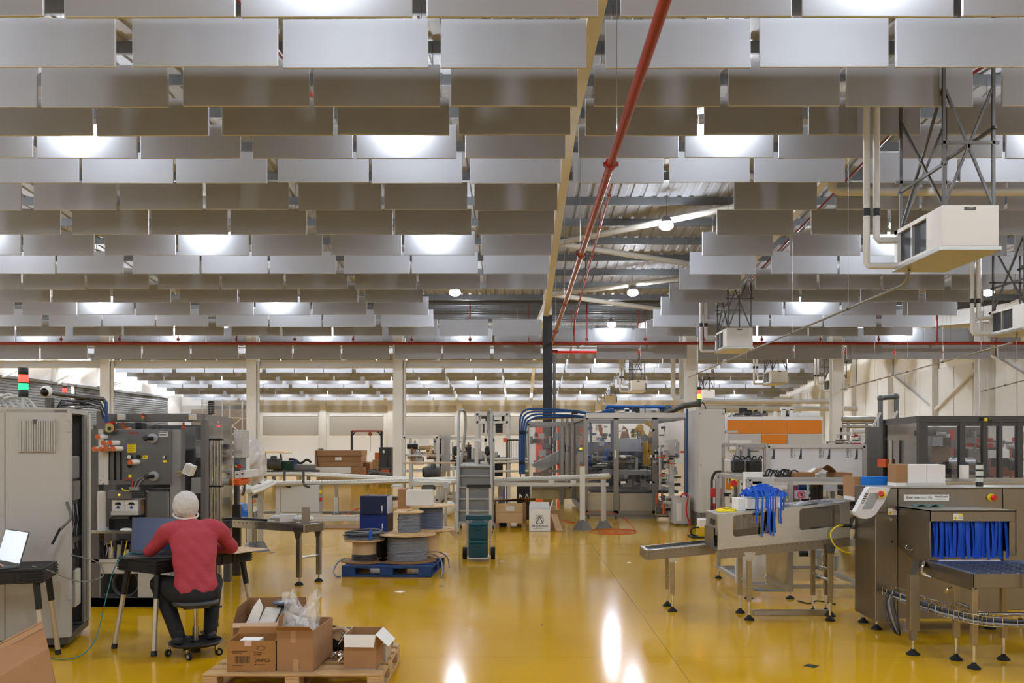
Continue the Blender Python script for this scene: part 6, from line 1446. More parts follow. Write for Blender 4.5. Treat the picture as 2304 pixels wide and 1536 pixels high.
# warning labels
def warn(par, c, w, h, rows):
    c = Vector(c); p = MB().box(c, c+Vector((w, .001, h))).build('warning_label', PAPER, par)
    t0 = c+Vector((w*.24, -.0006, h*.12)); s_ = h*.72
    MB().prism([t0+Vector((-s_*.5, 0, 0)), t0+Vector((s_*.5, 0, 0)), t0+Vector((0, 0, s_*.86))], (0, -.0006, 0)).build('warning_triangle', YEL, p)
    cc = t0+Vector((0, -.0009, s_*.3))
    MB().cyl(cc, cc-Vector((0, .0006, 0)), s_*.06, n=8).build('hazard_dot', INK, p)
    for k in range(3):
        a = math.pi/2+k*2.094+math.pi/3*1; MB().prism([cc+Vector((math.cos(a-.35)*s_*.1, 0, math.sin(a-.35)*s_*.1)), cc+Vector((math.cos(a+.35)*s_*.1, 0, math.sin(a+.35)*s_*.1)), cc+Vector((math.cos(a+.4)*s_*.24, 0, math.sin(a+.4)*s_*.24)), cc+Vector((math.cos(a-.4)*s_*.24, 0, math.sin(a-.4)*s_*.24))], (0, -.0006, 0)).build('hazard_blade', INK, p)
    for (z, hh, m) in rows: MB().box(c+Vector((w*.5, -.0006, h*z)), c+Vector((w*.97, 0, h*(z+hh)))).build('print_band', m, p)
warn(hf, (hx0+.20, hy0-.001, 1.082), .085, .055, ((.72, .26, YEL), (.5, .05, MGREY), (.36, .05, MGREY), (.2, .05, MGREY)))
LRED = mat('label_red', (150,60,44), .5)
warn(xm_, (3.388, y0-.001, 1.075), .078, .058, ((.84, .14, LRED), (.6, .04, MGREY), (.38, .14, LRED), (.16, .05, MGREY)))
MB().lathe((3.40, y0, 1.035), [(.016, 0), (.02, -.02), (.016, -.03)], 16, 'y').build('key_switch', CHROME, xm_, True); MB().lathe((3.425, y0, .83), [(.012, 0), (.012, -.002)], 14, 'y').build('plug', BLACK, xm_)
q('black_handle', BLACK, (3.455, y0-.02, 1.12), (3.53, y0, 1.148), .004)
MB().tube(smooth([(hx0-.008, hy0+.42, .815), (hx0-.03, hy0+.40, .80), (hx0-.03, hy0+.32, .79), (hx0-.008, hy0+.3, .795)], 3), .006, 8).build('hood_handle', CHROME, xm_, True)
# operator panel, tilted
cpl = P(1967, 1126, 8.05); 
hp = MB()
M_ = Matrix.Rotation(R_(-8), 3, 'X')
def hv(px_, py_, k=0.): return P(px_, py_, 8.06+k)
out = [(1952, 1100), (1958, 1095), (2003, 1098), (1990, 1128), (1971, 1156), (1962, 1163), (1950, 1167), (1937, 1166), (1928, 1160), (1925, 1151), (1934, 1134)]
HM = mat('panel_grey', (206,206,208), .4); 
o1 = MB().prism([hv(a, e) for a, e in out], (0, .09, .0)).build('operator_panel', HM, xm_)
MB().prism([hv(a, e, -.002) for a, e in ((1957, 1103), (1986, 1104), (1965, 1148), (1938, 1149))], (0, .002, 0)).build('screen_bezel', CARDW, o1); MB().prism([hv(a, e, -.004) for a, e in ((1958, 1108), (1982, 1109), (1963, 1145), (1940, 1146))], (0, .002, 0)).build('screen', mat('hmi_screen', (150,156,162), .2), o1)
for k in range(5): MB().box(hv(1946-k*2.2, 1110+k*5, -.004), hv(1953-k*2.2, 1112+k*5, .0)).build('key', DGREY, o1)
estop(hv(1985, 1112, -.002), (-.55, -.8, .2), o1)
q('panel_arm', XS, (3.27, 8.12, 1.1), (3.36, 8.2, 1.24), .006)
# feet
def foot(x, y, z1, par, r=.05, s=.012):
    MB().cyl((x, y, .03), (x, y, z1), s, n=10).build('foot_screw', CHROME, par, True); MB().lathe((x, y, 0), [(r, 0), (r*.96, .012), (r*.4, .035), (s*1.2, .05)], 18).build('foot_pad', RUBBER, par, True)
for (x, y) in ((3.33, 8.28), (3.33, 8.6), (4.4, 8.3), (4.85, 8.3), (4.85, 8.6)): foot(x, y, .12, xm_)
# ---------- outfeed belt conveyor
oc = thing('outfeed_conveyor', 'stainless outfeed conveyor with dark blue cleated belt at lower right', 'conveyor', (3.8, 7.2, 0))
cx0, cx1, cy0, cy1, cz = 3.47, 4.35, 6.80, 7.62, .735
def oq(nm, m, a, e, ch=.004): return MB().box(a, e, ch).build(nm, m, oc)
oq('side_rail', XS, (cx0, cy0, cz-.13), (cx0+.015, cy1, cz)); oq('front_rail', XS, (cx0, cy0, cz-.11), (cx1, cy0+.015, cz)); oq('side_rail', XS, (cx1-.015, cy0, cz-.13), (cx1, cy1, cz))
oq('belt', mat('belt_blue', (62,84,132), .5), (cx0+.02, cy0+.02, cz-.02), (cx1-.02, cy1, cz-.006), 0)
for k in range(9):
    y = cy0+.05+k*.066
    for j in range(7):
        x = cx0+.05+j*.115; MB().prism([(x, y, cz-.006), (x+.09, y, cz-.006), (x+.08, y+.012, cz+.006), (x+.01, y+.012, cz+.006)], (0, .02, 0)).build('belt_cleat', mat('cleat_navy', (26,36,60), .45), oc)
MB().cyl((cx0, cy1-.02, cz-.03), (cx1, cy1-.02, cz-.03), .022, n=12).build('end_roller', CARDW, oc, True); oq('white_slider', CARDW, (cx0+.1, cy1-.06, cz-.004), (cx1-.25, cy1-.02, cz+.004), .003)
MB().tube(smooth([(hx0-.01, 7.6, .72), (hx0-.04, 7.56, .70), (hx0-.06, 7.54, .64), (hx0-.02, 7.52, .61), (hx0+.03, 7.5, .60)], 3), .014, 8).build('belt_clip', CHROME, oc, True)
LEGM = mat('leg_steel', (158,142,112), .36, metal=.75)
def leg(par, x, y, ztop, w=.045, zb_=.18): MB().box((x-w/2, y-w/2, zb_), (x+w/2, y+w/2, ztop), .003).build('leg', LEGM, par); foot(x, y, zb_+.01, par)
for (x, y) in ((3.50, 6.84), (3.50, 7.12), (4.2, 6.84), (3.88, 7.12)): leg(oc, x, y, cz-.12)
for y in (6.84,): MB().cyl((3.50, y, .42), (4.2, y, .42), .014, n=10).build('cross_tie', CHROME, oc, True)
for x in (3.5,): MB().cyl((x, 6.84, .46), (x, 7.12, .46), .014, n=10).build('cross_tie', CHROME, oc, True)
MB().tube(smooth([(3.86, 6.79, .74), (3.86, 6.76, .73), (3.87, 6.75, .62), (3.90, 6.76, .60)], 4), .006, 8).build('hook_rod', BLACK, oc, True)
# thick support post of the hood
sp_ = thing('support_post', 'thick square stainless post under the tunnel hood', 'post', (3.22, 7.28, 0))
MB().box((3.19, 7.25, .2), (3.27, 7.33, .66), .004).build('post', STEELB, sp_); MB().box((3.205, 7.265, .12), (3.255, 7.315, .2)).build('inner_tube', STEELB, sp_); foot(3.23, 7.29, .14, sp_, .055)
MB().bar((3.23, 7.29, .64), (3.45, 7.7, .70), .05, .05).build('bracket', STEELB, sp_)
# wire basket cable tray
ctb = thing('cable_basket', 'wire basket tray full of bundled cables under the outfeed conveyor', 'cable tray', (3.4, 7.0, .45))
path = smooth([(3.35, 8.1, .36), (3.38, 7.5, .36), (3.44, 7.05, .36), (3.52, 6.82, .36), (3.68, 6.70, .36), (4.3, 6.68, .36)], 5)
for (o_, z) in ((-.06, 0), (.06, 0), (-.06, .07), (.06, .07), (0, 0)):
    MB().tube([p+Vector((o_, o_*.8, z)) for p in path], .004, 6).build('basket_wire', CHROME, ctb, True)
for i in range(0, len(path), 1):
    p = path[i]; MB().tube([p+Vector((-.06, -.048, .07)), p+Vector((-.06, -.048, 0)), p+Vector((.06, .048, 0)), p+Vector((.06, .048, .07))], .003, 5).build('basket_rib', CHROME, ctb, True)
for k in range(6):
    r = random.Random(k+3); MB().tube([p+Vector((-.04+.016*k, (-.04+.016*k)*.8, .015+.01*(k % 3)+r.uniform(-.004, .004))) for p in path], .009, 6).build('cable', [CABLE, BLACK, CABLED][k % 3], ctb, True)
for i in range(2, len(path), 5):
    p = path[i]; MB().tube([p+Vector((.065*math.cos(2*math.pi*j/10), .052*math.cos(2*math.pi*j/10), .03+.035*math.sin(2*math.pi*j/10))) for j in range(10)], .003, 4, True).build('cable_tie', BLACK, ctb)
for k in range(5): MB().tube(smooth([(3.3+.02*k, 7.95, .4), (3.2+.022*k, 7.8, .36-.01*k), (3.19+.024*k, 7.72, .22), (3.25+.012*k, 7.7, .1), (3.32, 7.75, .06)], 4), .006, 6).build('hanging_cable', [CABLED, BLACK, CABLE][k % 3], ctb, True)
MB().tube(smooth([(3.72, 7.75, .43), (3.74, 7.72, .47), (3.80, 7.72, .44), (3.8, 7.75, .2)], 4), .012, 8).build('air_fitting', CHROME, xm_, True)
# items on top of the machine
o = MB().box((0, 0, 0), (.29, .25, .012)).build('x', CARD); bpy.data.objects.remove(o)
bl = thing('parts_bin_box', 'cardboard box with bright blue front on the inspection machine', 'box', P(1935, 1126, 8.75)); MB().box((3.2, 8.72, 1.12), (3.75, 9.08, 1.165), .003).build('support_shelf', STEELB, bl)

fbox('carton', CARD, bl, 1922, 1072, 1938, 1120, 8.75, 9.05, .003); fbox('blue_front', mat('bright_blue', (10,122,220), .5), bl, 1938, 1072, 2014, 1124, 8.73, 8.76, .003); fbox('carton_back', CARD, bl, 1938, 1074, 2012, 1120, 8.76, 9.05); fbox('white_base', CARDW, bl, 1922, 1118, 1940, 1126, 8.72, 9.0)
bb = thing('display_carton', 'brown and white open carton behind the blue fronted box', 'box', P(2070, 1094, 8.5)); 
fbox('side', CARD, bb, 2015, 1044, 2044, 1086, 8.44, 8.62, .002); fbox('white_front', CARDW, bb, 2044, 1045, 2085, 1087, 8.42, 8.62, .002); fbox('white_front', CARDW, bb, 2086, 1045, 2127, 1087, 8.42, 8.62, .002); fbox('lower_flap', LGREY, bb, 2043, 1086, 2129, 1095, 8.38, 8.42, .002); fbox('base', CARDW, bb, 2016, 1086, 2044, 1095, 8.42, 8.62)
tw_ = thing('signal_tower', 'unlit black and white striped signal tower on the inspection machine', 'signal light', (4.36, 8.42, 1.326))
z = 0
for k in range(7): h = .03 if k % 2 == 0 else .042; h = .04 if k == 0 else (.018 if k % 2 == 0 else .042); MB().lathe((0,0,z), [(.033, 0), (.033, h)], 18).build('black_ring' if k % 2 == 0 else 'clear_lens', BLK2 if k % 2 == 0 else mat('lens_white', (196,198,190), .3), tw_, True, world=False); z += h
o = crumple(12, 5, lambda u, v: (3.50+.27*u, 7.86+.12*v, 1.168+.028*math.sin(u*7+v*2)**2*(1-.4*u)), .006, 23).build('work_cloth', mat('cloth_green', (72,104,100), .85)); tag(o, 'crumpled dark green work cloth on the tunnel hood', 'cloth')
# ================================================================== inclined infeed conveyor with guard
ic = thing('infeed_conveyor', 'inclined stainless infeed conveyor with windowed guard hood', 'conveyor', (2.4, 9.0, 0))
def zi(x): return .625+.098*(x-1.29)
def chan(x0, x1, y, h, th=.012, dz=0., nm='side_rail'):
    o = MB().prism([(x0, y, zi(x0)+dz), (x1, y, zi(x1)+dz), (x1, y, zi(x1)+dz-h), (x0, y, zi(x0)+dz-h)], (0, th, 0)).build(nm, STEELB, ic)
    n = int((x1-x0)/.05)
    for i in range(n):
        x = x0+.03+i*.05; MB().cyl((x, y-.003, zi(x)+dz-.018), (x, y, zi(x)+dz-.018), .006, n=6).build('rivet', STEELD, o)
    MB().prism([(x0, y-.006, zi(x0)+dz), (x1, y-.006, zi(x1)+dz), (x1, y+th, zi(x1)+dz), (x0, y+th, zi(x0)+dz)], (0, 0, .006)).build('rail_lip', STEEL, ic)
chan(1.33, 2.02, 9.13, .10); chan(1.33, 2.02, 9.50, .10)
MB().prism([(1.35, 9.15, zi(1.35)-.03), (2.1, 9.15, zi(2.1)-.03), (2.1, 9.49, zi(2.1)-.03), (1.35, 9.49, zi(1.35)-.03)], (0, 0, .008)).build('belt', mat('belt_grey', (84,86,90), .45), ic)
MB().box((1.29, 9.12, zi(1.29)-.09), (1.335, 9.51, zi(1.29)+.012), .004).build('end_bracket', STEELB, ic)
chan(1.94, 3.24, 8.70, .09); chan(1.94, 3.24, 9.22, .09)
MB().prism([(1.95, 8.72, zi(1.95)-.02), (3.24, 8.72, zi(3.24)-.02), (3.24, 9.21, zi(3.24)-.02), (1.95, 9.21, zi(1.95)-.02)], (0, 0, .008)).build('belt', MATS['belt_grey'], ic)
# guard hood with two rounded windows
gx0, gx1, gy0, gy1 = 1.94, 3.23, 8.69, 9.2
def ztop(x): return 1.03+.098*(x-1.94)
GUARD = mat('guard_steel', (186,189,194), .28, metal=1., noise=.05, nscale=3., stretch=(1,1,10))
def plate_with_windows():
    me = bmesh.new(); outer = [(gx0, zi(gx0)+.005), (gx1, zi(gx1)+.005), (gx1, ztop(gx1)), (gx0, ztop(gx0))]
    def rnd(x0, x1, zl, zh, r=.03):
        pts = []
        for (cx, cz_, a0) in ((x0+r, zl(x0)+r, math.pi), (x1-r, zl(x1)+r, 1.5*math.pi), (x1-r, zh(x1)-r, 0), (x0+r, zh(x0)-r, .5*math.pi)):
            for k in range(5): a = a0+k*math.pi/8; pts.append((cx+r*math.cos(a), cz_+r*math.sin(a)))
        return pts
    wl_ = lambda x: zi(x)+.115; wh_ = lambda x: zi(x)+.325
    wins = [rnd(2.09, 2.50, wl_, wh_), rnd(2.74, 3.14, wl_, wh_)]
    edges = []
    for ring in [outer]+wins:
        vs = [me.verts.new((x, gy0, z)) for x, z in ring]
        edges += [me.edges.new((vs[i], vs[(i+1) % len(vs)])) for i in range(len(vs))]
    bmesh.ops.triangle_fill(me, use_beauty=True, use_dissolve=False, edges=edges)
    # drop faces inside the windows
    for f_ in list(me.faces):
        c = f_.calc_center_median()
        for (x0, x1) in ((2.09, 2.50), (2.74, 3.14)):
            if x0 < c.x < x1 and wl_(c.x) < c.z < wh_(c.x) and all(any(abs(v.co.x-px_) < 1e-6 and abs(v.co.z-pz_) < 1e-6 for px_, pz_ in (wins[0] if x0 < 2.5 else wins[1])) for v in f_.verts): me.faces.remove(f_); break
    bmesh.ops.recalc_face_normals(me, faces=me.faces)
    m = bpy.data.meshes.new('guard_front'); me.to_mesh(m); me.free(); m.materials.append(GUARD)
    o = bpy.data.objects.new('guard_front', m); C.objects.link(o); o.parent = ic; o.location = -ic.location
    s_ = o.modifiers.new('s', 'SOLIDIFY'); s_.thickness = .006; s_.offset = 0
    return o, wins
gf, wins = plate_with_windows()
for wn in wins: MB().prism([(x, gy0+.008, z) for x, z in wn], (0, .004, 0)).build('window_pane', sheet_mat('smoked_pane', (196,196,200), .1, .04) if 'smoked_pane' not in MATS else MATS['smoked_pane'], ic)
MB().prism([(gx0, gy0, ztop(gx0)), (gx1, gy0, ztop(gx1)), (gx1, gy1, ztop(gx1)), (gx0, gy1, ztop(gx0))], (0, 0, .006)).build('guard_top', GUARD, ic)
MB().prism([(gx0, gy1, zi(gx0)), (gx1, gy1, zi(gx1)), (gx1, gy1, ztop(gx1)), (2.56, gy1, ztop(2.56)), (2.52, gy1, zi(2.52)+.12), (gx0, gy1, zi(gx0)+.12)], (0, .006, 0)).build('guard_rear', mat('guard_rear', (84,84,86), .5), ic)
MB().prism([(gx0, gy0+.02, zi(gx0)+.14), (gx0, gy1, zi(gx0)+.14), (gx0, gy1, ztop(gx0)), (gx0, gy0, ztop(gx0))], (-.006, 0, 0)).build('guard_end', GUARD, ic); MB().box((gx0-.02, gy0+.1, zi(gx0)), (gx0-.014, gy1, zi(gx0)+.2)).build('guard_flap', STEELB, ic)
for y in (gy0+.12, gy0+.22): MB().box((gx0-.025, y, .92), (gx0-.006, y+.025, .98), .003).build('hinge', DGREY, ic)
for (fx, fz) in ((.05, .1), (.2, .06), (.35, .06), (.5, .06), (.63, .06), (.75, .06), (.87, .06), (.96, .15), (.04, .9), (.17, .94), (.3, .94), (.42, .94), (.55, .94), (.68, .94), (.8, .94), (.93, .9), (.47, .5)):
    x = gx0+(gx1-gx0)*fx; z = ztop(x)+(zi(x)-ztop(x))*fz; MB().cyl((x, gy0-.006, z), (x, gy0, z), .007, n=8).build('bolt', CHROME, gf, True).location = ic.location
for i_, (x, y, z1) in enumerate(((1.58, 9.16, .55), (1.58, 9.47, .55), (2.257, 8.72, .62), (2.257, 9.08, .62), (3.04, 8.69, .70), (3.0, 9.08, .70), (3.14, 9.1, .70), (3.12, 8.9, .70))):
    leg(ic, x, y, z1, .04)
    if i_ in (0, 2, 4): MB().prism([(x-.055, y-.026, z1+.045), (x+.055, y-.026, z1+.045), (x+.03, y-.026, z1-.04), (x-.03, y-.026, z1-.04)], (0, .006, 0)).build('gusset', GUARD if i_ != 4 else DGREY, ic)
for (x, ya, yb, z) in ((1.58, 9.16, 9.47, .34), (2.257, 8.72, 9.08, .36), (3.02, 8.69, 9.08, .40), (3.08, 8.8, 9.1, .48)): MB().cyl((x, ya, z), (x, yb, z), .014, n=10).build('cross_tie', CHROME, ic, True)
# white boxes with a heap of blue straps, yellow coil, plastic
for k, (x0, x1) in enumerate(((1660, 1679), (1680, 1757))):
    tbox('white_carton', CARDW, '%s white carton under the blue straps on the infeed guard' % ('narrow', 'wide')[k], 'box', x0, 1122, x1, 1149+(-4 if k else 0), 8.8+(.05 if not k else 0), 9.1, .003)
bs = thing('blue_straps', 'tangled heap of glossy blue plastic straps on the white cartons', 'straps', P(1715, 1121, 8.92))
STR = mat('strap_blue', (12,84,196), .18)
def strap(pts, w, nm='strap'):
    pts = smooth(pts, 4); vs = []; fs = []
    for i, p in enumerate(pts):
        tg = (pts[min(i+1, len(pts)-1)]-pts[max(i-1, 0)]).normalized(); s_ = tg.cross(Vector((0, -1, .25))); s_ = s_.normalized() if s_.length > .01 else Vector((1,0,0)); n_ = tg.cross(s_)*.0012
        vs += [p-s_*w/2-n_, p+s_*w/2-n_, p+s_*w/2+n_, p-s_*w/2+n_]
    for i in range(len(pts)-1): fs += [(i*4+k, i*4+(k+1) % 4, (i+1)*4+(k+1) % 4, (i+1)*4+k) for k in range(4)]
    fs += [(3,2,1,0), tuple((len(pts)-1)*4+k for k in range(4))]
    MB().add(vs, fs).build(nm, STR, bs, True)
r = random.Random(8)
hc = P(1712, 1119, 8.93)
for k in range(80):
    th = r.uniform(0, 2*math.pi); pts = []; rad = r.uniform(.2, 1.0); a0_ = r.uniform(.5, 1.6)*r.choice((-1, 1)); hh = r.uniform(.25, 1.)
    for j in range(5):
        q_ = th+a0_*j*.55; rr = rad*(1-.1*j)+r.uniform(-.12, .12); x_, y_ = rr*math.cos(q_), rr*math.sin(q_)
        zz_ = hh*.125*max(0, 1-.75*(x_*x_+y_*y_))*(1 if j in (1, 2, 3) else .6)
        pts.append(hc+Vector((x_*.235+(.03 if x_ > 0 else 0), y_*.13, zz_+r.uniform(0, .012))))
    strap(pts, r.uniform(.016, .024))
for (xx, yb_) in ((1701, 1176), (1705, 1160), (1716, 1208), (1728, 1196), (1733, 1203), (1739, 1206), (1744, 1198), (1757, 1178), (1763, 1148), (1724, 1142)):
    strap([P(xx-10, 1106, 8.84), P(xx-4, 1104, 8.76), P(xx, 1116, 8.66), P(xx+r.uniform(-1, 1), 1140, 8.65), P(xx+r.uniform(-2, 2), (1140+yb_)/2, 8.65), P(xx+r.uniform(-3, 3), yb_, 8.65)], .016)
t = thing('cable_coil', 'coil of yellow cable on the infeed guard', 'cable', P(1634, 1146, 8.95))
for k in range(5): MB().tube([P(1634, 1148, 8.95)+Vector(((.1-.008*k)*math.cos(2*math.pi*i/24)+.006*(k % 2), (.15-.014*k)*math.sin(2*math.pi*i/24), .004*k+.004*math.sin(i*.8+k))) for i in range(24)], .005, 6, True).build('loop', YEL, t, True)
t.location.z += .0
cable('sensor_cable', [(3.19, 8.66, .93), (3.1, 8.64, .93), (3.03, 8.64, .86), (3.06, 8.64, .75), (3.16, 8.66, .68), (3.24, 8.7, .66)], .007, YEL, 'yellow sensor cable looping between the guard and inspection machine')
cn_ = MB().cyl((3.15, 8.66, .93), (3.24, 8.66, .93), .016, n=12).build('connector', BLACK, None, True); tag(cn_, 'black connector on the end of the infeed guard', 'connector')
o = crumple(14, 5, lambda u, v: (2.62+.5*u, 8.78+.25*v, ztop(2.62+.5*u)+.012+.02*math.sin(u*17)*math.cos(v*8)), .008, 31).build('plastic_sheet', FILM); tag(o, 'crinkled clear plastic lying on the infeed guard', 'film')
o = MB().prism([(2.8, 8.72, ztop(2.8)+.008), (2.95, 8.76, ztop(2.95)+.008), (2.93, 8.8, ztop(2.93)+.008), (2.78, 8.75, ztop(2.78)+.008)], (0, 0, .004)).build('black_strip', BLACK); tag(o, 'black strip lying on the infeed guard', 'strip')
# cables on floor
cable('power_lead', [G(1795, 1352)+Vector((0,0,.006)), G(1820, 1358)+Vector((0,0,.006)), G(1840, 1352)+Vector((0,0,.006)), G(1880, 1360)+Vector((0,0,.006))], .006, BLACK, 'thin black lead on the floor behind the infeed conveyor legs')
# ================================================================== dark framed machine at far right
DFM = mat('dark_frame', (74,73,72), .42, metal=.4); dd = 11.6
dm = thing('guarded_machine', 'dark grey framed machine with large windows at the right edge', 'machine', (px_at(2200, dd), dd, 0))
xa_, xb_ = px_at(2068, dd), px_at(2460, dd); zt = CH-(935-VY)/F*dd
MB().box((xa_, dd, zt-.09), (xb_, dd+.1, zt), .004).build('top_beam', DFM, dm)
for (p, w) in ((2068, 20), (2160, 12), (2212, 10), (2248, 8), (2290, 12), (2360, 14), (2440, 20)): fbox('window_post', DFM, dm, p, 950, p+w, 1090, dd, dd+.08, .002)
fbox('window_rail', DFM, dm, 2088, 950, 2450, 958, dd+.01, dd+.07); fbox('mid_rail', mat('pale_rail', (190,190,188), .4), dm, 2168, 994, 2300, 997, dd+.2, dd+.24); fbox('sill', STEEL, dm, 2060, 1075, 2450, 1092, dd-.1, dd+.1, .004); fbox('lower_skirt', DFM, dm, 2060, 1092, 2450, 1290, dd, dd+.05)
fbox('window_pane', GLASSY, dm, 2088, 958, 2450, 1076, dd+.03, dd+.036)
# left clear end
MB().prism([(xa_, dd, zt), (xa_, dd, zt-.09), (px_at(1990, dd+1.9), dd+1.9, zt-.09), (px_at(1990, dd+1.9), dd+1.9, zt)], (.08, .02, 0)).build('side_beam', DFM, dm)
xe = px_at(1990, dd+1.9); pane(dm, (xa_, dd+.02, .6), (xe, dd+1.9, .6), (xe, dd+1.9, zt-.09), (xa_, dd+.02, zt-.09), sheet_mat('tinted_pane', (188,190,194), .12, .05)); MB().bar((xe, dd+1.9, 0), (xe, dd+1.9, zt), .08).build('frame_post', DFM, dm); MB().cyl(P(2005, 990, dd+1.2), P(2005, 1085, dd+1.2), .03, n=8).build('inner_rod', STEEL, dm, True)
fbox('hinge', BLACK, dm, 2062, 968, 2068, 980, dd+.1, dd+.16)
MB().box((xe, dd+2.6, .1), (xb_, dd+2.65, zt-.1)).build('dark_backing', mat('rear_dark', (96,95,94), .5), dm)
fbox('brown_panel', CARD, dm, 2098, 1004, 2138, 1040, dd+.6, dd+.65); fbox('controller', LGREY, dm, 2098, 982, 2122, 1004, dd+.4, dd+.6, .006); fbox('controller', BLACK, dm, 2124, 984, 2140, 1005, dd+.4, dd+.6, .006)
clutter(dm, px_at(2095, dd), px_at(2420, dd), dd+.4, dd+2.2, .95, 1.65, 60, 41, [STEELD, BLACK, DGREY, ALU, MATS['dull_orange'], LGREY], .08, .35); clutter(dm, px_at(2095, dd), px_at(2420, dd), dd+.5, dd+2.2, 1.6, zt-.15, 26, 42, [REDB, LGREY, STEELD, DGREY, ALU], .05, .2)
fbox('key_tags', YEL, dm, 2215, 940, 2222, 947, dd-.02, dd); fbox('interlock', BLACK, dm, 2208, 938, 2214, 945, dd-.03, dd, .004); fbox('interlock', DGREY, dm, 2224, 938, 2234, 946, dd-.03, dd, .004)
cn = thing('white_canister', 'white plastic canister with blue lid before the dark framed machine', 'canister', P(2169, 1080, dd-.2)-Vector((0,0,.0)))
MB().lathe((0,0,.02), [(.055, 0), (.058, .01), (.058, .17), (.05, .18)], 20).build('body', CARDW, cn, True, world=False); MB().lathe((0,0,.2), [(.056, 0), (.056, .02), (.03, .03)], 20).build('lid', mat('lid_navy', (50,56,76), .4), cn, True, world=False)
fbox('shelf', STEEL, dm, 2110, 1083, 2300, 1088, dd-.35, dd-.1, .003)
# pipe goal frame, stairs and pipework between
pg = thing('pipe_frame', 'inverted U frame of dark grey tube left of the dark framed machine', 'pipe frame', G(1995, 1230)); d = 16.0; pg.location = (px_at(1995, d), d, 0)
MB().tube([(px_at(1981, d), d, 0), P(1981, 896, d), P(1984, 895, d+.05), P(2014, 892, d), P(2017, 893, d), (px_at(2017, d), d, 0)], .045, 8).build('tube', mat('tube_grey', (92,94,96), .4, metal=.4), pg, True)
for (x, y) in ((1981, 896), (2016, 892)): MB().sphere(P(x, y, d), .06, 10, 8).build('elbow', MATS['tube_grey'], pg, True)
sr = thing('access_stairs', 'steel access stairs with double handrails beside the dark framed machine', 'stairs', (px_at(1965, 15), 15, 0))
for k in range(6): z = .25+k*.24; MB().box((px_at(1946, 15)+k*.085-.1, 15, z), (px_at(1946, 15)+k*.085+.14, 15.7, z+.04), .003).build('tread', STEELD, sr)
for y in (15.0, 15.7):
    x0_ = px_at(1946, 15); MB().bar((x0_-.14, y, .06), (x0_+.6, y, 1.85), .04, .16).build('stringer', MGREY, sr)
    for o_ in (.55, .85): MB().cyl((x0_-.12, y, .25+o_), (x0_+.55, y, 1.5+o_*.9), .022, n=8).build('handrail', LGREY, sr, True)
    for k in (0, .5, 1.0): MB().cyl((x0_-.1+.6*k, y, .2+1.4*k), (x0_-.1+.6*k, y, 1.1+1.15*k), .02, n=8).build('baluster', LGREY, sr, True)
pw = thing('process_pipe', 'horizontal stainless process pipe with bend behind the access stairs', 'pipe', P(1900, 945, 20))
MB().tube(smooth([P(1895, 943, 20), P(1940, 943, 20), P(1964, 943, 20), P(1975, 948, 20), P(1978, 960, 20), P(1978, 1060, 20)], 4), .07, 12).build('pipe', GALV, pw, True); MB().cyl(P(1895, 960, 20), P(1976, 960, 20), .03, n=8).build('lower_pipe', GALV, pw, True); MB().cyl(P(1895, 952, 20.2), P(1978, 951, 20.2), .012, n=6).build('conduit', STEELD, pw, True)
for x in (1909, 1950): MB().bar(P(x, 940, 20), Vector((px_at(x, 20), 20.1, 0)), .05).build('support', GALV, pw)
vp = thing('pump_skid', 'low steel pump skid with valves behind the film covered frame', 'machine', (px_at(1935, 18), 18, 0))
frame(vp, px_at(1900, 18), px_at(1975, 18), 18, 19, .3, 1.75, .04, ALU); clutter(vp, px_at(1902, 18), px_at(1972, 18), 18.1, 18.9, 1.3, 2.05, 26, 51, [STEELD, CHROME, BLACK, LGREY, ALU, REDB], .05, .2)
for x in (1900, 1975):
    for d in (18, 19): MB().bar((px_at(x, 18), d, 0), (px_at(x, 18), d, .3), .04).build('leg', ALU, vp)
# ================================================================== far left and middle background
# stack of long cartons
for k, (y0, y1) in enumerate(((1013, 1025), (1025.5, 1038), (1038.5, 1050))):
    o = tbox('long_carton', CARD, '%s of three long brown cartons stacked beyond the conveyor' % ('top', 'middle', 'bottom')[k], 'box', 708, y0, 813, y1, 39.5+.1*(k == 1), 41.0, .01)
    if k == 1: fbox('paper_label', PAPER, o, 754, 1028, 768, 1035, 39.57, 39.6)
    if k == 0: MB().bar(P(712, 1014, 39.48), P(716, 1049, 39.48), .03, .01).build('strap', BLACK, o)
cb_ = thing('pallet_box', 'pale carton base with white sheets below the long cartons', 'pallet', (px_at(760, 39.5), 39.5, 0))
fbox('white_sheets', PAPER, cb_, 706, 1050.5, 800, 1064, 39.4, 41.0, .006); fbox('carton', CARD, cb_, 790, 1050.5, 818, 1083.4, 39.3, 40.6, .006); fbox('support_block', WOOD, cb_, 712, 1064, 790, 1083, 39.5, 40.8)
tbox('carton', CARDD, 'short brown carton right of the long carton stack', 'box', 815, 1040, 832, 1082, 40, 41)
rl = MB().sphere((0,0,0), .14, 12, 8, (1, .7, .45)).build('tape_roll', mat('grey_roll', (110,104,98), .5), None, True); rl.location = P(722, 1011, 40.2); tag(rl, 'small grey roll on top of the long cartons', 'roll')
